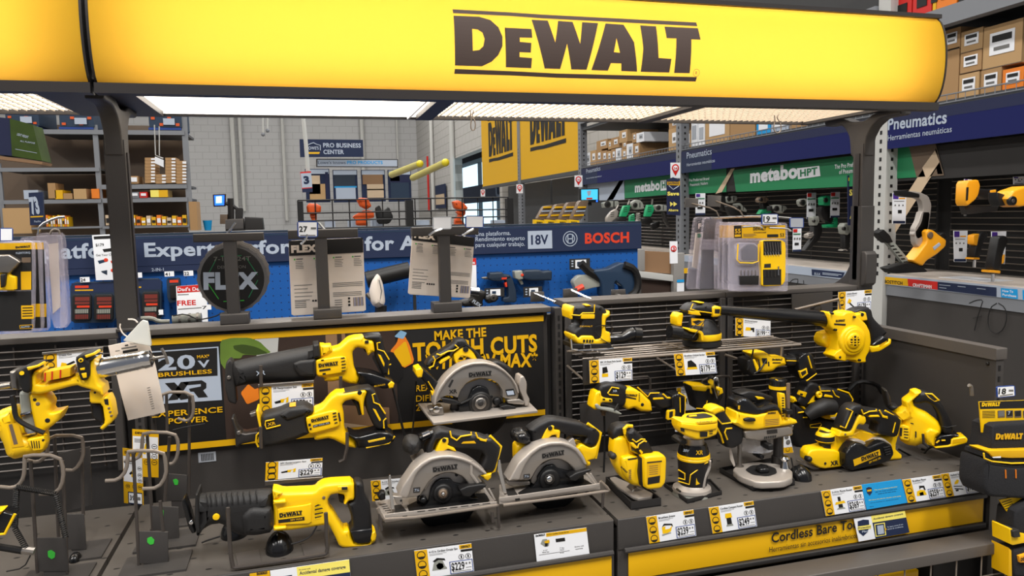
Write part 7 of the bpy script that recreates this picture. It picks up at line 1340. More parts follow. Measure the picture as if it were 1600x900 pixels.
# cards on holders inside the display
Z = zm(340, 520)
card('price card reading 279 below the highest reciprocating saw', 1.555, Z, '326,420', '748,388', '332,634', '$279', 'XR Reciprocating Saw', 'recip', holder=True)
Z = zm(280, 720)
card('price card reading 229 below the middle reciprocating saw', 1.475, Z, '677,12', '1120,-24', '672,152', '$229', '20V Reciprocating Saw', 'recip')
one('card_holder', 'grey card holder rail under the 229 card of the middle saw', 'holder', lambda m: m.slab(FY(1.478), [FY(1.478).uv(*q) for q in Z('670,150 1122,118 1122,140 672,188')], -.004, .006, .001, 'steel', 0))
card('price card half hidden behind the lower left circular saw', 1.50, zm(560, 650), '95,505', '440,478', '108,665', '', '6-1/2 in. Circular Saw', 'circ')
Z = zm(860, 450)
card('price card reading 129 hanging under the square sander', 1.522, Z, '302,566', '636,543', '308,744', '$129', '20V 1/4 Sheet Palm Sander', 'sander')
one('card_holder', 'grey holder plate behind the 129 card', 'holder', lambda m: m.slab(FY(1.53), [FY(1.53).uv(*q) for q in Z('252,560 640,540 645,720 256,760')], -.003, 0, 0, 'steeldk', 0))
card('price card reading 179 hanging under the round sander', 1.522, Z, '962,515', '1280,497', '984,686', '$179', 'Brushless Orbital Sander', 'orbit')
Z = zm(1120, 450)
card('price card reading 199 beside the blower nozzle', 1.66, Z, '145,232', '418,258', '145,370', '$199', 'XR Drywall Sander', 'rot', brand=False)
card('price card reading 179 above the yellow blower', 1.66, Z, '948,32', '1208,12', '942,205', '$179', 'Jobsite Blower', 'blower')
Z = zm(0, 500)
card('price card behind the grease gun', 1.60, Z, '342,268', '804,224', '346,450', '', 'Grease Gun', 'grease', holder=True)
card('narrow price card behind the cut-out tool', 1.66, zm(900, 580), '785,130', '935,118', '790,312', '', 'Rotary Tool', 'rot', brand=False)
t = Tool('price_card', 'upright card standing behind the plunge router columns', 'card', FY(1.53), zm(1000, 580), 'black and yellow price cards'); t.part('card').tr('1118,492 1165,486 1225,738 1125,740', 0, .001, 0, 'white', 0).flat('1120,598 1188,590 1225,738 1180,742 1170,640 1122,640', .0012, 'yelprint').disc('1146,515', 18, .001, .0015, 'greytxt').disc('1158,555', 20, .001, .0015, 'greytxt').disc('1155,612', 18, .001, .0015, 'blkprint').disc('1155,612', 15, .0012, .0018, 'yelprint').text('30', '1138,700', '1170,696', 30, .0014, 'blkprint', .02); t.end()
t = Tool('price_card', 'tiny card peeking between the jigsaw and compact router', 'card', FY(1.60), zm(900, 580), 'black and yellow price cards'); t.part('card').tr('775,420 812,415 812,470 775,472', 0, .001, 0, 'white', 0).flat('780,440 806,437 806,442 780,445', .0012, 'greytxt'); t.end()
# tall cards on the hangers, lower left
Z = zm(0, 640)
def tall(label, Y, q, price):
    F = FY(Y); P = [Vector(F.uv(*p[:2])) for p in Z(q)]; U = P[1]-P[0]; V = P[0]-P[3]; O = P[3]; m = MB()
    fn = lambda a, b: (O.x+U.x*a+V.x*b, O.y+U.y*a+V.y*b)
    def rect(a, b, c, e, mt_, d): m.flat(F, [fn(a, b), fn(c, b), fn(c, e), fn(a, e)], d, mt_)
    H = V.length/U.length
    m.slab(F, [fn(0, 0), fn(1, 0), fn(1, 1), fn(0, 1)], 0, .001, 0, 'yelprint', 0); rect(.02, .40, .98, .86, 'white', .0012)
    for a, b, c in ((.84, .66, 0), (.84, .54, 1), (.84, .44, 2), (.22, .32, 3), (.55, .32, 4), (.84, .32, 5)):
        r = .11
        m.flat(F, [fn(a+r*math.cos(t_*math.pi/8), b+r/H*math.sin(t_*math.pi/8)) for t_ in range(16)], .0014, 'blkprint'); m.flat(F, [fn(a+r*.8*math.cos(t_*math.pi/8), b+r*.8/H*math.sin(t_*math.pi/8)) for t_ in range(16)], .0016, 'white' if c < 3 else 'yelprint'); rect(a-.06, b-.005, a+.06, b+.012, 'blkprint', .0018)
    m.flat(F, [fn(.4, .5), fn(.5, .48), fn(.6, .7), fn(.5, .72)], .0014, 'yel'); m.flat(F, [fn(.42, .6), fn(.3, .55), fn(.36, .53), fn(.48, .56)], .0014, 'blk')
    vs, fs = glyphs('DEWALT', .04); m.tris(F, [fn(.1+x*.14, .91+y*.06) for x, y in vs], fs, .0014, 'blkprint')
    for k in range(3): rect(.08, .79-.03*k, .5, .805-.03*k, 'greytxt', .0014)
    if price:
        rect(.22, .0, .95, .22, 'navysign', .0014); rect(.26, .02, .92, .20, 'white', .0016); vs, fs = glyphs(price, .03); m.tris(F, [fn(.3+x*.24, .07+y*.12) for x, y in vs], fs, .0018, 'blkprint'); rect(.7, .08, .85, .14, 'greytxt', .0018)
    o = m.build('price_card', None, center(m.v), smooth=False); tag(o, label, 'card', 'tall yellow price cards')
tall('tall yellow price card reading 39 behind the front right wire hanger', 1.56, '958,298 1112,318 1132,752 970,728', '39')
tall('tall yellow price card behind the rear wire hanger, left of the poster', 1.64, '1034,152 1240,165 1242,562 1034,520', '')
# white round-cornered tags on clips
def clip_tag(label, Y, q, txt, mt_='white', border='blu'):
    t = Tool('clip_tag', label, 'tag', FY(Y), zm(0, 0, 1), 'tags clipped on hooks'); t.part('tag').tr(q, 0, .002, 0, border, 1)
    p = PX1(q); cx = sum(a[0] for a in p)/4; cy = sum(a[1] for a in p)/4
    t.mb.flat(t.F, [t.F.uv(cx+(a[0]-cx)*.88, cy+(a[1]-cy)*.86, .0022) for a in p], .0022, mt_)
    if txt:
        w = p[1][0]-p[0][0]; t.text(txt, '%f,%f' % (p[0][0]+w*.1, cy+4), '%f,%f' % (p[0][0]+w*.5, cy+4), 9, .0026, 'blkprint', .03)
        t.flat('%f,%f %f,%f %f,%f %f,%f' % (cx+w*.15, cy-3, cx+w*.4, cy-3, cx+w*.4, cy, cx+w*.15, cy), .0026, 'greytxt'); t.flat('%f,%f %f,%f %f,%f %f,%f' % (p[3][0]+4, p[3][1]-4, p[2][0]-4, p[2][1]-4, p[2][0]-4, p[2][1]-2.5, p[3][0]+4, p[3][1]-2.5), .0026, 'greytxt')
    t.end()
clip_tag('white price tag reading 27 clipped on the second stand', 1.66, '464,345.5 497,345.5 497,371 465,371', '27')
clip_tag('blank white tag with a blue border clipped on the third stand', 1.66, '727,337 756,337 756,356 727,356', '')
clip_tag('grey tag with a torn white sticker on the third stand', 1.67, '676,339 706,338 706,358 676,359', '', 'white', 'greycard')
clip_tag('white price tag reading 19 above the bit set packs', 1.62, '1190,334 1216,334 1216,351 1190,351', '19')
clip_tag('blank grey tag on the hook right of the bit set packs', 1.62, '1234,340 1256,340 1256,356 1234,356', '', 'greycard')
clip_tag('white price tag reading 18 hanging at the front end of the side panel', 1.235, '1557,604 1586,602 1587,619 1558,622', '18')
clip_tag('white price tag on the hook above the leftmost packs', 1.55, '0,356 20,356 20,377 0,377', '')
# ================================================================ stands on the ledge, packs, hangers
def stand(label, bx0, bx1, by, px0, px1, cx0, cx1, cy0, cy1):
    F = FY(1.705); t = Tool('tag_stand', label, 'stand', F, PX1, 'T shaped stands on the ledge'); a = F.uv(bx0, by); b = F.uv(bx1, by); p = F.uv((px0+px1)/2, by); c0 = F.uv(cx0, (cy0+cy1)/2+1); c1 = F.uv(cx1, (cy0+cy1)/2-1)
    zt = F.uv((px0+px1)/2, cy0)[1]; zb = F.uv((px0+px1)/2, cy1)[1]
    t.part('base').mb.bbox(a[0], b[0], 1.688, 1.735, 1.3742, 1.397, 'gond', .003)
    t.part('post').mb.bbox(p[0]-.013, p[0]+.013, 1.700, 1.722, 1.39, zb+.004, 'gond', .002)
    t.part('crossbar').mb.bbox(c0[0], c1[0], 1.698, 1.724, zb, zt, 'gond', .003)
    t.end(); return p[0], zt
stand('T shaped grey stand in front of the round blade pack', 345, 390, 500, 357, 375, 302, 412, 364, 377)
stand('T shaped grey stand in front of the large flat blade card', 490, 534, 495, 498, 516, 450, 559, 358, 372)
stand('T shaped grey stand in front of the tilted blade card', 676, 720, 483, 689, 705, 643, 747, 354, 368)
def hook(label, Y, q, r=.0022, plate=None, Z=PX1):
    t = Tool('display_hook', label, 'hook', FY(Y), Z, 'steel display hooks'); t.part('wire').tube(q, r, 0, 'chrome' if r > .002 else 'wire', 7, 1)
    if plate: t.part('plate').tr(plate, -.002, .001, .0005, 'steel', 0)
    t.end()
hook('bent steel hook with a grey plate behind the ledge, left of three', 1.80, '835,458,0 868,472,.08', .0028, '829,456 850,456 851,471 829,472', PX1)
hook('bent steel hook with a grey plate behind the ledge, middle of three', 1.80, '892,453,0 924,468,.08', .0028, '880,452 902,450 903,465 880,467')
hook('bent steel hook with a grey plate behind the ledge, right of three', 1.80, '963,460,0 985,465,.06', .0028, '955,453 977,452 978,464 955,466')
hook('steel hook through the tag of the third stand, left', 1.66, '670,368 678,362 690,358', .003)
hook('steel hook through the tag of the third stand, right', 1.66, '722,368 732,362 740,358', .003)
hook('steel hook below the 27 tag', 1.66, '470,382 478,374 480,366', .003)
hook('steel hook rising behind the second stand', 1.72, '498,348 509,361', .003)
hook('steel hook rising behind the round blade pack', 1.73, '355,366 368,348', .003, '352,343 380,342 380,357 352,358')
for i, (q, pl) in enumerate((('1081,318,.0 1118,327,.03 1124,340,.03', '1071,309 1091,310 1091,324 1070,324'), ('1118,314,0 1155,327,.03 1162,339,.03', '1106,305 1127,306 1126,323 1106,322'))):
    hook('bent wire hook with a brown plate over the clear packs, %s of two' % ['left', 'right'][i], 1.68, q, .0019, pl)
hook('silver bar hook carrying the bit set packs', 1.66, '1110,341 1190,337 1236,341', .003)
hook('short silver hook end over the bit set pack, left', 1.60, '1160,355 1186,353 1191,356', .0024); hook('short silver hook end over the bit set pack, right', 1.60, '1202,356 1230,357 1236,361', .0024)
hook('bent wire hook over the leftmost packs', 1.60, '60,366 62,352 88,340 101,339', .0024); hook('looped wire hook over the leftmost clear packs', 1.62, '78,366 82,358 92,359 93,366', .002)
for i, (q) in enumerate(('735,170 736,185 742,205 738,200 734,185', '1210,180 1209,200 1216,207 1221,200 1219,183')):
    t = Tool('wire_loop', 'thin wire loop hanging from the light louver, %s of two' % ['left', 'right'][i], 'hook', FY(1.6), PX1, 'wire loops on the louver'); t.part('loop').tube(['735,172 736,188 739,183 743,192 742,203 737,204 735,196 737,186 740,172', '1210,180 1211,190 1208,200 1212,208 1219,207 1221,198 1218,190 1214,184 1216,179'][i], .0014, 0, 'wire', 6, 1); t.end()
# ---- round blade pack
t = Tool('blade_disc_pack', 'round black saw blade pack with big white brand letters behind the first stand', 'pack', FY(1.76), zm(300, 350, 8)); F = t.F
t.part('blade'); n = 96; cx, cy = F.uv(363.5, 435); R = 53*F.sc(363, 435); pts = []
for i in range(n):
    a = 2*math.pi*i/n; rr = R*(1.0 if i % 4 else 1.03); pts.append((cx+rr*math.cos(a)*.97, cy+rr*math.sin(a)))
t.mb.slab(F, pts, -.004, -.001, 0, 'steel', 0)
for k2 in (1, 2): t.mb.slab(F, [(a+.0022*k2, b+.0035*k2) for a, b in pts], -.004-.008*k2, -.001-.008*k2, 0, 'alu', 0)
t.part('printed_card'); t.mb.slab(F, [(cx+R*.91*math.cos(2*math.pi*i/48)*.97, cy+R*.93*math.sin(2*math.pi*i/48)) for i in range(48)], -.001, .002, .001, 'blkprint', 0)
hx = [(cx+R*.78*math.cos(math.pi/3*i)*.97, cy+R*.78*math.sin(math.pi/3*i)) for i in range(6)]
for i in (0, 1, 2, 3, 4, 5):
    a, b = Vector(hx[i]), Vector(hx[(i+1) % 6]); p0 = a.lerp(b, .12); p1 = a.lerp(b, .88); e = (b-a).normalized(); nn = Vector((-e.y, e.x))*.0016
    t.mb.flat(F, [tuple(p0), tuple(p1), tuple(p1+nn), tuple(p0+nn)], .0025, 'dotgreen' if i in (3, 4) else 'green')
t.text('FLEX', '140,815', '855,800', 200, .003, 'silverprint', .07) if 0 else None
t.Z = PX1; t.text('FLEX', '318,451', '404,450', 25, .003, 'silverprint', .06).text('7-1/4" 24T', '334,408', '392,407', 7, .003, 'greytxt', .01).text('DEMOLITION', '340,420', '384,419', 5, .003, 'greytxt', .01); t.end()
# ---- flat cards
def flexcard(label, Y, TL, TR, BR, BL, dt, gap):
    t = Tool('blade_card', label, 'card', FY(Y), zm(400, 330, 4), 'cream blade cards with black tops'); F = t.F
    P = [Vector(F.uv(*t.Z('%d,%d' % q)[0][:2])) for q in (TL, TR, BR, BL)]
    fn = lambda a, b: tuple(P[3]*(1-a)*(1-b)+P[2]*a*(1-b)+P[1]*a*b+P[0]*(1-a)*b)
    t.part('card'); m = t.mb
    m.slab(F, [fn(*q) for q in ((.03, 0), (.97, 0), (1, .02), (1, .97), (.97, 1), (.03, 1), (0, .97), (0, .02))], -.004, .0, .001, 'cream', 0)
    def rect(a, b, c, e, mt_, d=.0006): m.flat(F, [fn(a, b), fn(c, b), fn(c, e), fn(a, e)], d, mt_)
    rect(0.002, 1-dt, .998, .999, 'blkprint')
    def text(s, a, b, w, h, mt_, bo=.02): vs, fs = glyphs(s, bo); x0 = min(v[0] for v in vs); x1 = max(v[0] for v in vs); m.tris(F, [fn(a+(x-x0)/(x1-x0)*w, b+y/.73*h) for x, y in vs], fs, .001, mt_)
    text('FLEX', .03, 1-dt+.045, .34, .09, 'cream', .07)
    rnd = random.Random(3)
    for c in (.06, .32, .58, .84):
        rect(c, 1-dt-.06, c+.02, 1-dt-.04, 'dotgreen'); rect(c+.03, 1-dt-.055, c+.12, 1-dt-.04, 'greytxt')
        for j in range(5): rect(c+.02, 1-dt-.085-.022*j, c+.02+.08+.04*rnd.random(), 1-dt-.078-.022*j, 'greytxt')
    for j in range(5): rect(.05, .40-.05*j, .22+.1*rnd.random(), .408-.05*j, 'greytxt')
    for j in range(3): rect(.56, .40-.022*j, .97, .408-.022*j, 'greytxt'); rect(.56, .27-.022*j, .95, .278-.022*j, 'greytxt')
    for j in range(4): rect(.05, .18-.025*j, .2, .19-.025*j, 'greytxt'); rect(.28+.035*j, .175, .305+.035*j, .20, 'blkprint'); rect(.58, .17-.03*j, .68, .18-.03*j, 'greytxt')
    for j in range(3): rect(.76, .175-.045*j, .79, .205-.045*j, 'blkprint')
    for j in range(9): rect(.83+.016*j, .08, .839+.016*j, .20, ['bronze', 'blu', 'blkprint'][j % 3])
    t.end()
flexcard('large cream blade card with a black top behind the second stand', 1.745, (203, 185), (668, 165), (688, 625), (222, 655), .2, 0)
flexcard('tilted cream blade card with a black top behind the third stand', 1.745, (978, 120), (1366, 165), (1338, 545), (950, 520), .15, 0)
# ---- clear blister packs, right
def blister(label, Y, q, grp, inner):
    t = Tool('clear_pack', label, 'pack', FY(Y), zm(1060, 340, 8), grp); t.part('shell').tr(q, -.006, .006, .003, 'clearv'); inner(t); t.end()
blister('frontmost bit set pack with a yellow header and 55 printed on it', 1.63, '640,70 700,60 1340,60 1365,90 1370,905 1345,925 660,925 640,900', 'hanging bit set packs', lambda t: (t.part('header_card').flat('692,98 1335,96 1338,260 695,258', .0065, 'yelprint').flat('694,100 790,98 792,255 696,256', .0068, 'blkprint').text('55', '706,195', '778,193', 55, .007, 'yelprint', .03).flat('704,212 780,210 780,240 704,242', .007, 'yelprint').text('DEWALT', '935,158', '1095,156', 38, .007, 'blkprint', .05).text('TOUGHCASE', '938,195', '1098,192', 14, .007, 'blkprint', .03).flat('1108,210 1248,208 1250,244 1110,246', .007, 'blkprint').flat('812,205 960,203 960,208 812,210', .007, 'bronze').flat('812,218 975,216 975,221 812,223', .007, 'bronze').flat('812,232 940,230 940,235 812,237', .007, 'bronze').text('53', '1270,240', '1320,238', 45, .007, 'blkprint', .02),
    t.part('left_case').tr('770,310 990,320 1000,540 840,560 770,540 735,520 730,340', -.002, .012, .004, 'clearv').tr('790,400 870,330 950,335 990,380 990,530 800,535', .0, .01, .003, 'blkprint').tube('745,330 735,530 770,565 930,570 1000,545 1000,330', .0016, .012, 'tool'),
    t.part('bits').tr('770,730 1005,725 1000,840 775,840', .0, .01, .002, 'blkprint', 0), [t.tube('%d,%d %d,%d' % (x, 735, x-3, 660), .0012, .01, 'steel', 5) for x in (785, 830, 875, 920, 965)],
    t.part('yellow_case').tr('1060,282 1290,280 1340,320 1335,790 1290,850 1060,860 1035,840 1040,700 1028,560 1030,300', -.002, .011, .004, 'tool').flat('1062,292 1285,292 1288,460 1065,470', .0115, 'blkprint').flat('1058,650 1285,645 1285,840 1060,845', .0115, 'blkprint').flat('1075,580 1155,575 1155,625 1070,628', .0115, 'gonddk'),
    [t.tube('%d,420 %d,310' % (x+14, x), .0011, .0122, 'steel', 5) for x in (1075, 1108, 1141, 1174, 1207, 1240, 1268)], [t.tube('%d,480 %d,425' % (x+14, x), .0011, .0122, 'chrome', 5) for x in (1080, 1113, 1146, 1179, 1212, 1245)], [t.tube('%d,740 %d,660' % (x, x), .0016, .0122, 'gonddk', 6) for x in (1078, 1120, 1160, 1205)], t.tube('1250,610 1250,720', .0018, .0125, 'chrome', 6)))
for i, (dx, Y) in enumerate(((-60, 1.66), (-115, 1.69), (-160, 1.72))):
    q = ' '.join('%d,%d' % (a+dx, b) for a, b in ((640, 66), (700, 56), (1330, 60), (1350, 90), (1355, 890), (1330, 905), (640, 905), (622, 880)))
    blister('bit set pack behind the front one, %s in the row' % ['second', 'third', 'last'][i], Y, q, 'hanging bit set packs', lambda t: t.part('header_card').flat('%d,98 %d,96 %d,250 %d,250' % (672+dx, 1200+dx, 1200+dx, 672+dx), .0065, 'yelprint').tr('%d,290 %d,290 %d,830 %d,830' % (680+dx, 1250+dx, 1250+dx, 680+dx), -.004, .004, .002, 'gonddk'))
blister('clear blade pack with a dark header left of the bit sets', 1.74, '320,30 345,0 560,0 560,880 240,900 250,700', 'clear blade packs at the right', lambda t: t.part('blade_card').tr('335,20 480,20 470,270 320,270', -.003, .003, 0, 'gonddk', 0).tr('300,400 440,400 440,890 270,890', -.002, .002, 0, 'rackdk', 0))
blister('leftmost clear blade pack with a grey printed card', 1.77, '205,20 240,-10 470,-10 420,880 110,900 150,500', 'clear blade packs at the right', lambda t: t.part('blade_card').tr('230,0 300,0 295,180 220,190', -.003, .003, 0, 'blkprint', 0).tr('225,190 310,185 240,640 180,620', -.002, .003, 0, 'cream', 0).text('F', '248,135', '288,133', 60, .004, 'cream', .05).flat('240,200 290,198 286,250 236,252', .004, 'green'))
# ---- packs, far left
t = Tool('clear_pack', 'black and yellow right angle adapter pack hanging frontmost at the left edge', 'pack', FY(1.58), zm(0, 330, 4), 'hanging packs at the left edge'); t.part('shell').tr('-60,190 190,182 212,205 215,400 210,740 185,765 -60,775', -.006, .006, .003, 'clearv')
t.part('header_card').flat('-60,202 195,196 198,238 -60,242', .0066, 'yelprint').flat('-60,242 198,238 200,490 -60,495', .0066, 'blkprint').logo('98,235', '190,228', .007, 'blkprint', False, .9).text('FLEXTORQ', '100,268', '190,264', 12, .007, 'silverprint', .02).flat('-60,505 195,498 198,745 -60,752', .0066, 'blkprint').flat('130,378 195,376 195,490 132,492', .007, 'yelprint').flat('132,590 210,588 212,672 134,674', .007, 'yelprint').flat('135,290 192,288 192,320 136,322', .007, 'bronze').flat('122,712 206,708 206,732 124,736', .007, 'yelprint').flat('126,715 203,711 203,729 127,733', .0072, 'blkprint').text('AUTO', '130,729', '185,725', 10, .0075, 'silverprint', .03)
for k2 in range(4): t.flat('140,%d 202,%d 202,%d 140,%d' % (602+k2*17, 600+k2*17, 606+k2*17, 608+k2*17), .0073, 'blkprint')
t.part('adapter').tr('-60,275 60,270 110,300 130,320 60,390 -60,380', .002, .02, .008, 'steel').tr('-60,375 50,375 65,400 100,410 100,495 -60,495', .002, .016, .005, 'yel').tr('0,395 40,390 30,470 5,480', .01, .024, .006, 'blkprint'); t.end()
for i, (dx, Y) in enumerate(((45, 1.61), (85, 1.64))):
    t = Tool('clear_pack', 'black and yellow pack behind the frontmost one at the left, %s in the row' % ['second', 'third'][i], 'pack', FY(Y), zm(0, 330, 4), 'hanging packs at the left edge'); q = ' '.join('%d,%d' % (a+dx, b) for a, b in ((-60, 190), (190, 182), (212, 205), (215, 400), (225, 720), (205, 750), (-60, 765)))
    t.part('shell').tr(q, -.006, .006, .003, 'clearv'); t.part('header_card').flat('%d,202 %d,196 %d,238 %d,242' % (dx, 185+dx, 188+dx, dx), .0066, 'yelprint').flat('%d,242 %d,238 %d,730 %d,735' % (dx, 190+dx, 210+dx, dx), .0064, 'blkprint').flat('%d,580 %d,578 %d,660 %d,662' % (150+dx, 205+dx, 205+dx, 152+dx), .0068, 'yelprint'); t.end()
for i, (q1, q2, Y, lab) in enumerate((('90,170 370,145 385,165 420,700 385,735 330,725 280,400', '300,205 360,200 375,600 330,640', 1.68, 'clear pack with a pale card, left of the two behind the yellow packs'), ('200,140 380,130 405,160 440,690 410,730 370,725 390,400', '210,160 355,150 365,235 220,245', 1.72, 'clear pack with a dark header, right of the two behind the yellow packs'))):
    t = Tool('clear_pack', lab, 'pack', FY(Y), zm(0, 330, 4), 'hanging packs at the left edge'); t.part('shell').tr(q1, -.006, .006, .003, 'clearv'); t.part('header_card').tr(q2, -.002, .003, 0, ['cream', 'blkprint'][i], 0); t.end()
# ---- wire hangers with plates, lower left
def hanger(label, Yf, pts_l, pts_r, top, posts, plate, dot, Z):
    t = Tool('wire_hanger', label, 'hanger', FY(Yf), Z, 'wire tool hangers'); t.part('hook_wire').tube(pts_l+' '+top+' '+pts_r, .0032, 0, 'wire', 8, 1)
    t.part('upright_wire').tube(posts[0], .003, -.012, 'wiredk', 7)
    if len(posts) > 1: t.part('upright_wire').tube(posts[1], .003, -.012, 'wiredk', 7)
    t.part('plate').tr(plate, -.012, -.009, .001, 'gond', 0)
    if dot: t.part('green_sticker').tr(dot, -.009, -.0083, 0, 'dotgreen', 1)
    t.part('foot_plate'); F0 = t.F; p = [F0.w(*q[:2]) for q in Z(plate)]; zx = sum(q.x for q in p)/len(p); zl = min(q.z for q in p); t.mb.box(min(q.x for q in p)-.03, max(q.x for q in p)+.03, Yf-.03, Yf+.05, 1.0002, 1.004, 'gond'); t.mb.box(min(q.x for q in p)+.004, max(q.x for q in p)-.004, Yf+.010, Yf+.013, 1.004, zl+.01, 'gond')
    t.end()
Z7 = zm(0, 675, 4)
hanger('wire hanger with a green dot on its plate at the front left', 1.36, '0,342 80,350 120,330 150,280 155,180', '400,240 385,340 340,385 245,388', '150,145 370,145', ['190,180 235,880', '390,180 420,880'], '230,662 412,660 430,870 240,872', '298,745 320,738 345,755 342,785 322,795 300,780', Z7)
hanger('wire hanger without a dot behind the front left one', 1.46, '170,175 235,190 280,160 300,110', '520,80 520,160 470,240 410,238', '300,22 510,22', ['340,30 365,660', '510,120 520,520'], '400,515 525,512 540,735 425,735', '', Z7)
hanger('wire hanger with a green dot in front of the 39 card', 1.36, '658,305 740,300 790,240 800,150', '1035,180 1040,270 990,350 890,355', '800,115 1020,120', ['832,130 870,860', '1000,430 1045,860'], '870,620 1050,625 1052,830 872,820', '920,665 945,655 965,675 960,700 938,705 920,690', Z7)
hanger('wire hanger with a half hidden green dot behind the 39 card', 1.46, '775,180 860,170 885,120 890,50', '1115,60 1110,150 1085,195 1060,200', '895,0 1090,5', ['920,20 955,610', '1060,30 1030,430'], '950,462 1115,470 1120,670 1055,680 1050,620 955,615', '1000,495 1022,488 1022,535 1002,525', Z7)
hanger('wire hanger in front of the poster badge', 1.56, '900,572 950,600 990,580 1010,520', '1210,540 1205,600 1170,635 1110,615', '1015,450 1200,452', ['1040,460 1045,690', '1185,470 1180,1100'], '1045,960 1170,970 1165,1130 1050,1130', '1080,1000 1100,992 1115,1005 1112,1030 1092,1032', zm(0, 500, 4))
one('back_plate', 'grey plate standing behind the left wire hangers', 'plate', lambda m: (m.slab(FY(1.52), [FY(1.52).uv(*q) for q in Z7('362,135 560,92 575,455 400,500')], -.004, 0, 0, 'gond', 0)))
# coiled tether
t = Tool('coiled_tether', 'coiled black security tether draped over the front left hanger', 'cable', FY(1.345), Z7); t.part('coil')
def coil(a, b, turns, r):
    A = t.wpts(a)[0]; B = t.wpts(b)[0]; ax = (B-A); L = ax.length; ax.normalize(); u = ax.cross(Vector((0, 1, 0))).normalized(); w = ax.cross(u)
    t.mb.tube([A+ax*L*i/(turns*8)+(u*math.cos(i*math.pi/4)+w*math.sin(i*math.pi/4))*r for i in range(turns*8+1)], .0011, 'blk', 5)
coil('105,345', '345,385', 22, .004); coil('105,345', '92,600', 22, .004); coil('92,600', '165,730', 12, .004); coil('345,385', '410,660', 22, .004)
t.part('end_plug').tube('-40,712 140,742', .006, 0, 'blk', 8).tube('140,735 215,745', .0065, .0, 'alu', 10); t.part('thin_cable').tube('190,770 150,850 40,872', .0012, .01, 'blk', 5, 1); t.end()
# black sensor pads ("mice") and their cables
def pad(label, px, py, wx, wy, hz, cable=None, Y=None):
    Z1 = PX1; c = FZ(1.001).w(px, py); sc = FY(c.y).sc(px, py); t = Tool('sensor_pad', label, 'sensor', FY(c.y), PX1, 'black anti-theft sensors'); m = t.part('dome').mb; n = 20; rows = []
    for j in range(7):
        a = j*math.pi/12; rows.append([m.addv((c.x+wx*sc*math.cos(a)*math.cos(2*math.pi*i/n), c.y+wy*math.cos(a)*math.sin(2*math.pi*i/n)+wy, 1.0+hz*sc*math.sin(a))) for i in range(n)])
    for j in range(6):
        for i in range(n): m.face((rows[j][i], rows[j][(i+1) % n], rows[j+1][(i+1) % n], rows[j+1][i]), 'gloss')
    m.face(rows[0][::-1], 'gloss')
    if cable: t.part('cable').tube(cable, .0016, 0, 'blk', 6, 1)
    t.end()
pad('black sensor dome on the deck under the lowest reciprocating saw', 436, 870, 21, .03, 30, '455,850 470,846 486,838 495,822')
pad('black sensor dome behind the ribbed boot on the deck', 364, 845, 20, .028, 26, '344,838 322,845 315,848')
pad('black sensor dome beside the plunge router', 1263, 753, 16, .028, 20, '1248,752 1240,735 1236,715')
pad('small black sensor behind the front left hanger', 114, 880, 9, .015, 12)
def retract(label, Y, q, r=.0014): t = Tool('security_tether', label, 'cable', FY(Y), PX1, 'thin security tethers'); t.part('cable').tube(q, r, 0, 'blk', 6, 1); t.end()
retract('straight black tether below the highest saw', 1.60, '614,606 622,640 632,680', .003); retract('black tether hanging left of the large circular saw', 1.62, '650,595 648,640 644,680', .002)
retract('black cable below the oscillating tool', 1.55, '944,650 945,700 943,745', .0024); retract('thin tether wire crossing from the poster hanger', 1.56, '270,672 290,667 320,662', .0012)
retract('thick black cable behind the die grinder', 1.63, '1325,610 1340,595 1370,600 1380,615', .006); retract('curved pale wire behind the belt sander', 1.61, '1385,610 1384,625 1395,640', .003)
# wire cradles under the saws
t = Tool('wire_cradle', 'bent wire cradle under the lowest reciprocating saw', 'cradle', FY(1.302), zm(280, 720)); t.part('wire').tube('380,365 388,560 412,828 440,836 1130,734 1160,712 1155,600 1145,405', .0035, 0, 'wiredk', 8, 1); t.end()
def plate2(label, Z, q):
    m = MB(); F = FZ(1.0005); m.slab(F, [F.uv(*p[:2]) for p in Z(q)], 0, .002, 0, 'gondlt', 0); tag(m.build('foot_plate', None, center(m.v), smooth=False), label, 'plate', 'steel foot plates')
plate2('steel foot plate under the ribbed boot, left', zm(280, 720), '440,730 620,700 640,800 460,830'); plate2('steel foot plate under the reciprocating saw, right', zm(280, 720), '955,660 1130,620 1150,720 980,755')
t = Tool('wire_cradle', 'bent wire cradle carrying the lower left circular saw', 'cradle', FY(1.318), zm(560, 650)); t.part('wire').tube('150,720 165,760 215,825 1085,700 1090,690', .003, 0, 'wire', 8, 1); t.part('leg').tube('165,760 180,895', .003, 0, 'wiredk', 7); t.part('leg').tube('1090,700 1100,870', .003, 0, 'wiredk', 7); t.end()
t = Tool('wire_cradle', 'bent wire cradle carrying the lower right circular saw', 'cradle', FY(1.318), zm(700, 640)); t.part('wire').tube('432,748 1240,640 1262,625 1190,560', .003, 0, 'wire', 8, 1); t.part('leg').tube('1215,645 1205,765', .003, 0, 'wiredk', 7); t.part('leg').tube('345,800 350,880', .003, 0, 'wiredk', 7); t.end()
t = Tool('wire_cradle', 'dark wire hook holding the highest reciprocating saw', 'cradle', FY(1.55), zm(340, 520)); t.part('wire').tube('338,255 340,420', .0035, .0, 'wiredk', 7); t.part('wire').tube('962,340 962,440', .0035, 0, 'wiredk', 7); t.end()
t = Tool('wire_cradle', 'dark wire hook holding the middle reciprocating saw', 'cradle', FY(1.455), zm(340, 520)); t.part('wire').tube('335,735 340,900', .0035, 0, 'wiredk', 7); t.part('wire').tube('1012,780 1012,890 990,990 950,1010', .0035, 0, 'wiredk', 7); t.end()
t = Tool('wire_cradle', 'wire hook behind the oscillating tool', 'cradle', FY(1.60), zm(900, 580)); t.part('wire').tube('320,60 560,42 578,60 580,160', .003, 0, 'wiredk', 7); t.end()
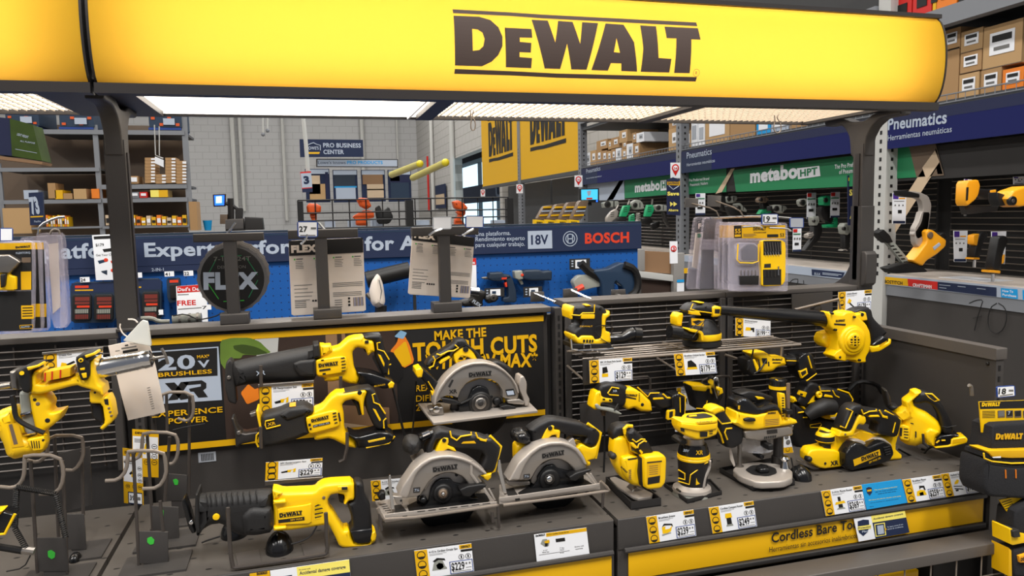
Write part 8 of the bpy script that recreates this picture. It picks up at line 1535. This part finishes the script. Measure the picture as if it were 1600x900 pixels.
t = Tool('wire_cradle', 'wire hook rising behind the plunge router', 'cradle', FY(1.63), zm(900, 580)); t.part('wire').tube('985,130 990,55 1190,32 1205,60 1200,190 1250,240', .003, 0, 'wiredk', 7, 1); t.end()
t = Tool('bracket_arm', 'thin steel arm reaching from the grid to the die grinder', 'bracket', FY(1.60), zm(1120, 450)); t.part('arm').tube('65,520 245,580', .003, 0, 'wire', 7); t.end()
t = Tool('bracket_arm', 'thin steel arm above the blower nozzle', 'bracket', FY(1.60), zm(1120, 450)); t.part('arm').tube('610,168 950,85 970,190', .003, 0, 'wire', 7).disc('795,165', 42, -.02, .0, 'gonddk', .008); t.end()
one('back_plate', 'grey plate on the grid behind the oscillating tool', 'plate', lambda m: m.slab(FY(1.645), [FY(1.645).uv(*q) for q in zm(900, 580)('30,260 330,200 340,470 40,480')], -.003, 0, 0, 'gond', 0))
one('back_plate', 'grey plate on the grid above the blower nozzle', 'plate', lambda m: m.slab(FY(1.668), [FY(1.668).uv(*q) for q in zm(1120, 450)('585,50 905,30 905,190 590,175')], -.003, 0, 0, 'gond', 0))
one('back_plate', 'grey plate on the grid below the blower nozzle', 'plate', lambda m: m.slab(FY(1.668), [FY(1.668).uv(*q) for q in zm(1120, 450)('220,455 520,440 530,560 225,570')], -.003, 0, 0, 'gond', 0))
# ---- right end: hanging pouch kits
t = Tool('hanging_hook', 'bent steel hook at the front end of the side panel', 'hook', FY(1.25), zm(1280, 620)); t.part('wire').tube('1170,-90 1190,-80 1192,-10', .004, 0, 'steel', 8, 1); t.end()
t = Tool('tool_pouch', 'black pouch with yellow trim on a yellow brand card at the right edge', 'pouch', FY(1.22), zm(1280, 620)); t.part('header_card').tr('1252,40 1700,25 1700,240 1272,280', -.003, .0, 0, 'yel', 0).flat('1252,40 1700,25 1700,85 1258,95', .0006, 'blkprint').logo('1268,82', '1412,78', .0012, 'yel', False)
for k2, x in enumerate((1395, 1460, 1525, 1592)): t.flat('%d,108 %d,105 %d,160 %d,163' % (x, x+55, x+57, x+2), .0008, 'bronze'); t.flat('%d,113 %d,110 %d,150 %d,153' % (x+5, x+50, x+50, x+7), .001, ['greytxt', 'blkprint', 'blk', 'blk'][k2])
t.text('7', '1475,140', '1492,139', 26, .0014, 'silverprint', .03)
for k2 in range(5): t.flat('1275,%d 1375,%d 1375,%d 1275,%d' % (112+k2*12, 109+k2*12, 113+k2*12, 116+k2*12), .0008, 'blkprint')
t.part('pouch_body').tr('1335,210 1700,190 1700,420 1310,420', -.05, .02, .015, 'cloth').tr('1290,430 1700,415 1700,520 1500,530 1340,500 1285,470', -.04, .03, .01, 'cloth').tr('1282,480 1340,515 1500,540 1700,530 1700,800 1560,790 1300,775 1265,700', -.06, .035, .02, 'cloth').logo('1376,342', '1588,338', .022, 'yelprint', False)
t.part('yellow_pocket').tr('1300,420 1700,408 1700,475 1500,478 1350,470', -.02, .034, .005, 'yelprint', 0).flat('1350,470 1418,464 1420,478 1360,478', .035, 'white').tube('1285,440 1290,480 1350,505 1500,520 1700,515', .0018, .036, 'tool')
for x in (1455, 1535): t.tube('%d,570 %d,635' % (x, x+3), .0014, .036, 'orange')
t.end()
t = Tool('tool_pouch', 'second black and yellow pouch pack hanging lower at the right edge', 'pouch', FY(1.20), zm(1280, 720)); t.part('header_card').tr('1410,305 1600,270 1700,300 1540,470 1515,470', -.003, .0, 0, 'yel', 0)
for k2 in range(5): t.flat('%d,%d %d,%d %d,%d %d,%d' % (1425+k2*10, 325+k2*16, 1500+k2*8, 300+k2*16, 1502+k2*8, 304+k2*16, 1427+k2*10, 330+k2*16), .0008, 'blkprint')
t.part('pouch_body').tr('1520,380 1700,270 1700,560 1560,600 1500,530', -.04, .02, .015, 'cloth').tr('1500,690 1700,640 1700,900 1500,900', -.04, .02, .015, 'cloth').tr('1485,520 1560,560 1700,590 1700,620 1490,662', -.03, .024, .004, 'yel').tr('1508,545 1560,535 1570,595 1515,600', .0, .03, .004, 'gonddk').tr('1480,680 1500,700 1505,900 1478,900', -.03, .02, .002, 'yelprint', 0).tr('1560,745 1700,700 1700,790 1570,795', .0, .026, .002, 'toolbn', 0).text('DEWALT', '1575,785', '1660,765', 26, .027, 'blkprint', .04)
t.end()
# battery of a tool poking in at the left edge
t = Tool('drill_battery', 'black tool battery with a yellow edge poking in at the left edge', 'battery', FY(1.30), zm(0, 675, 4)); t.part('case').tr('-80,500 20,490 95,512 30,640 -80,650', -.03, .0, .01, 'gloss').tr('-80,500 22,488 -10,530 -80,540', -.02, .004, .004, 'tool').tube('94,512 30,636 -80,648', .0022, .003, 'tool'); t.end()
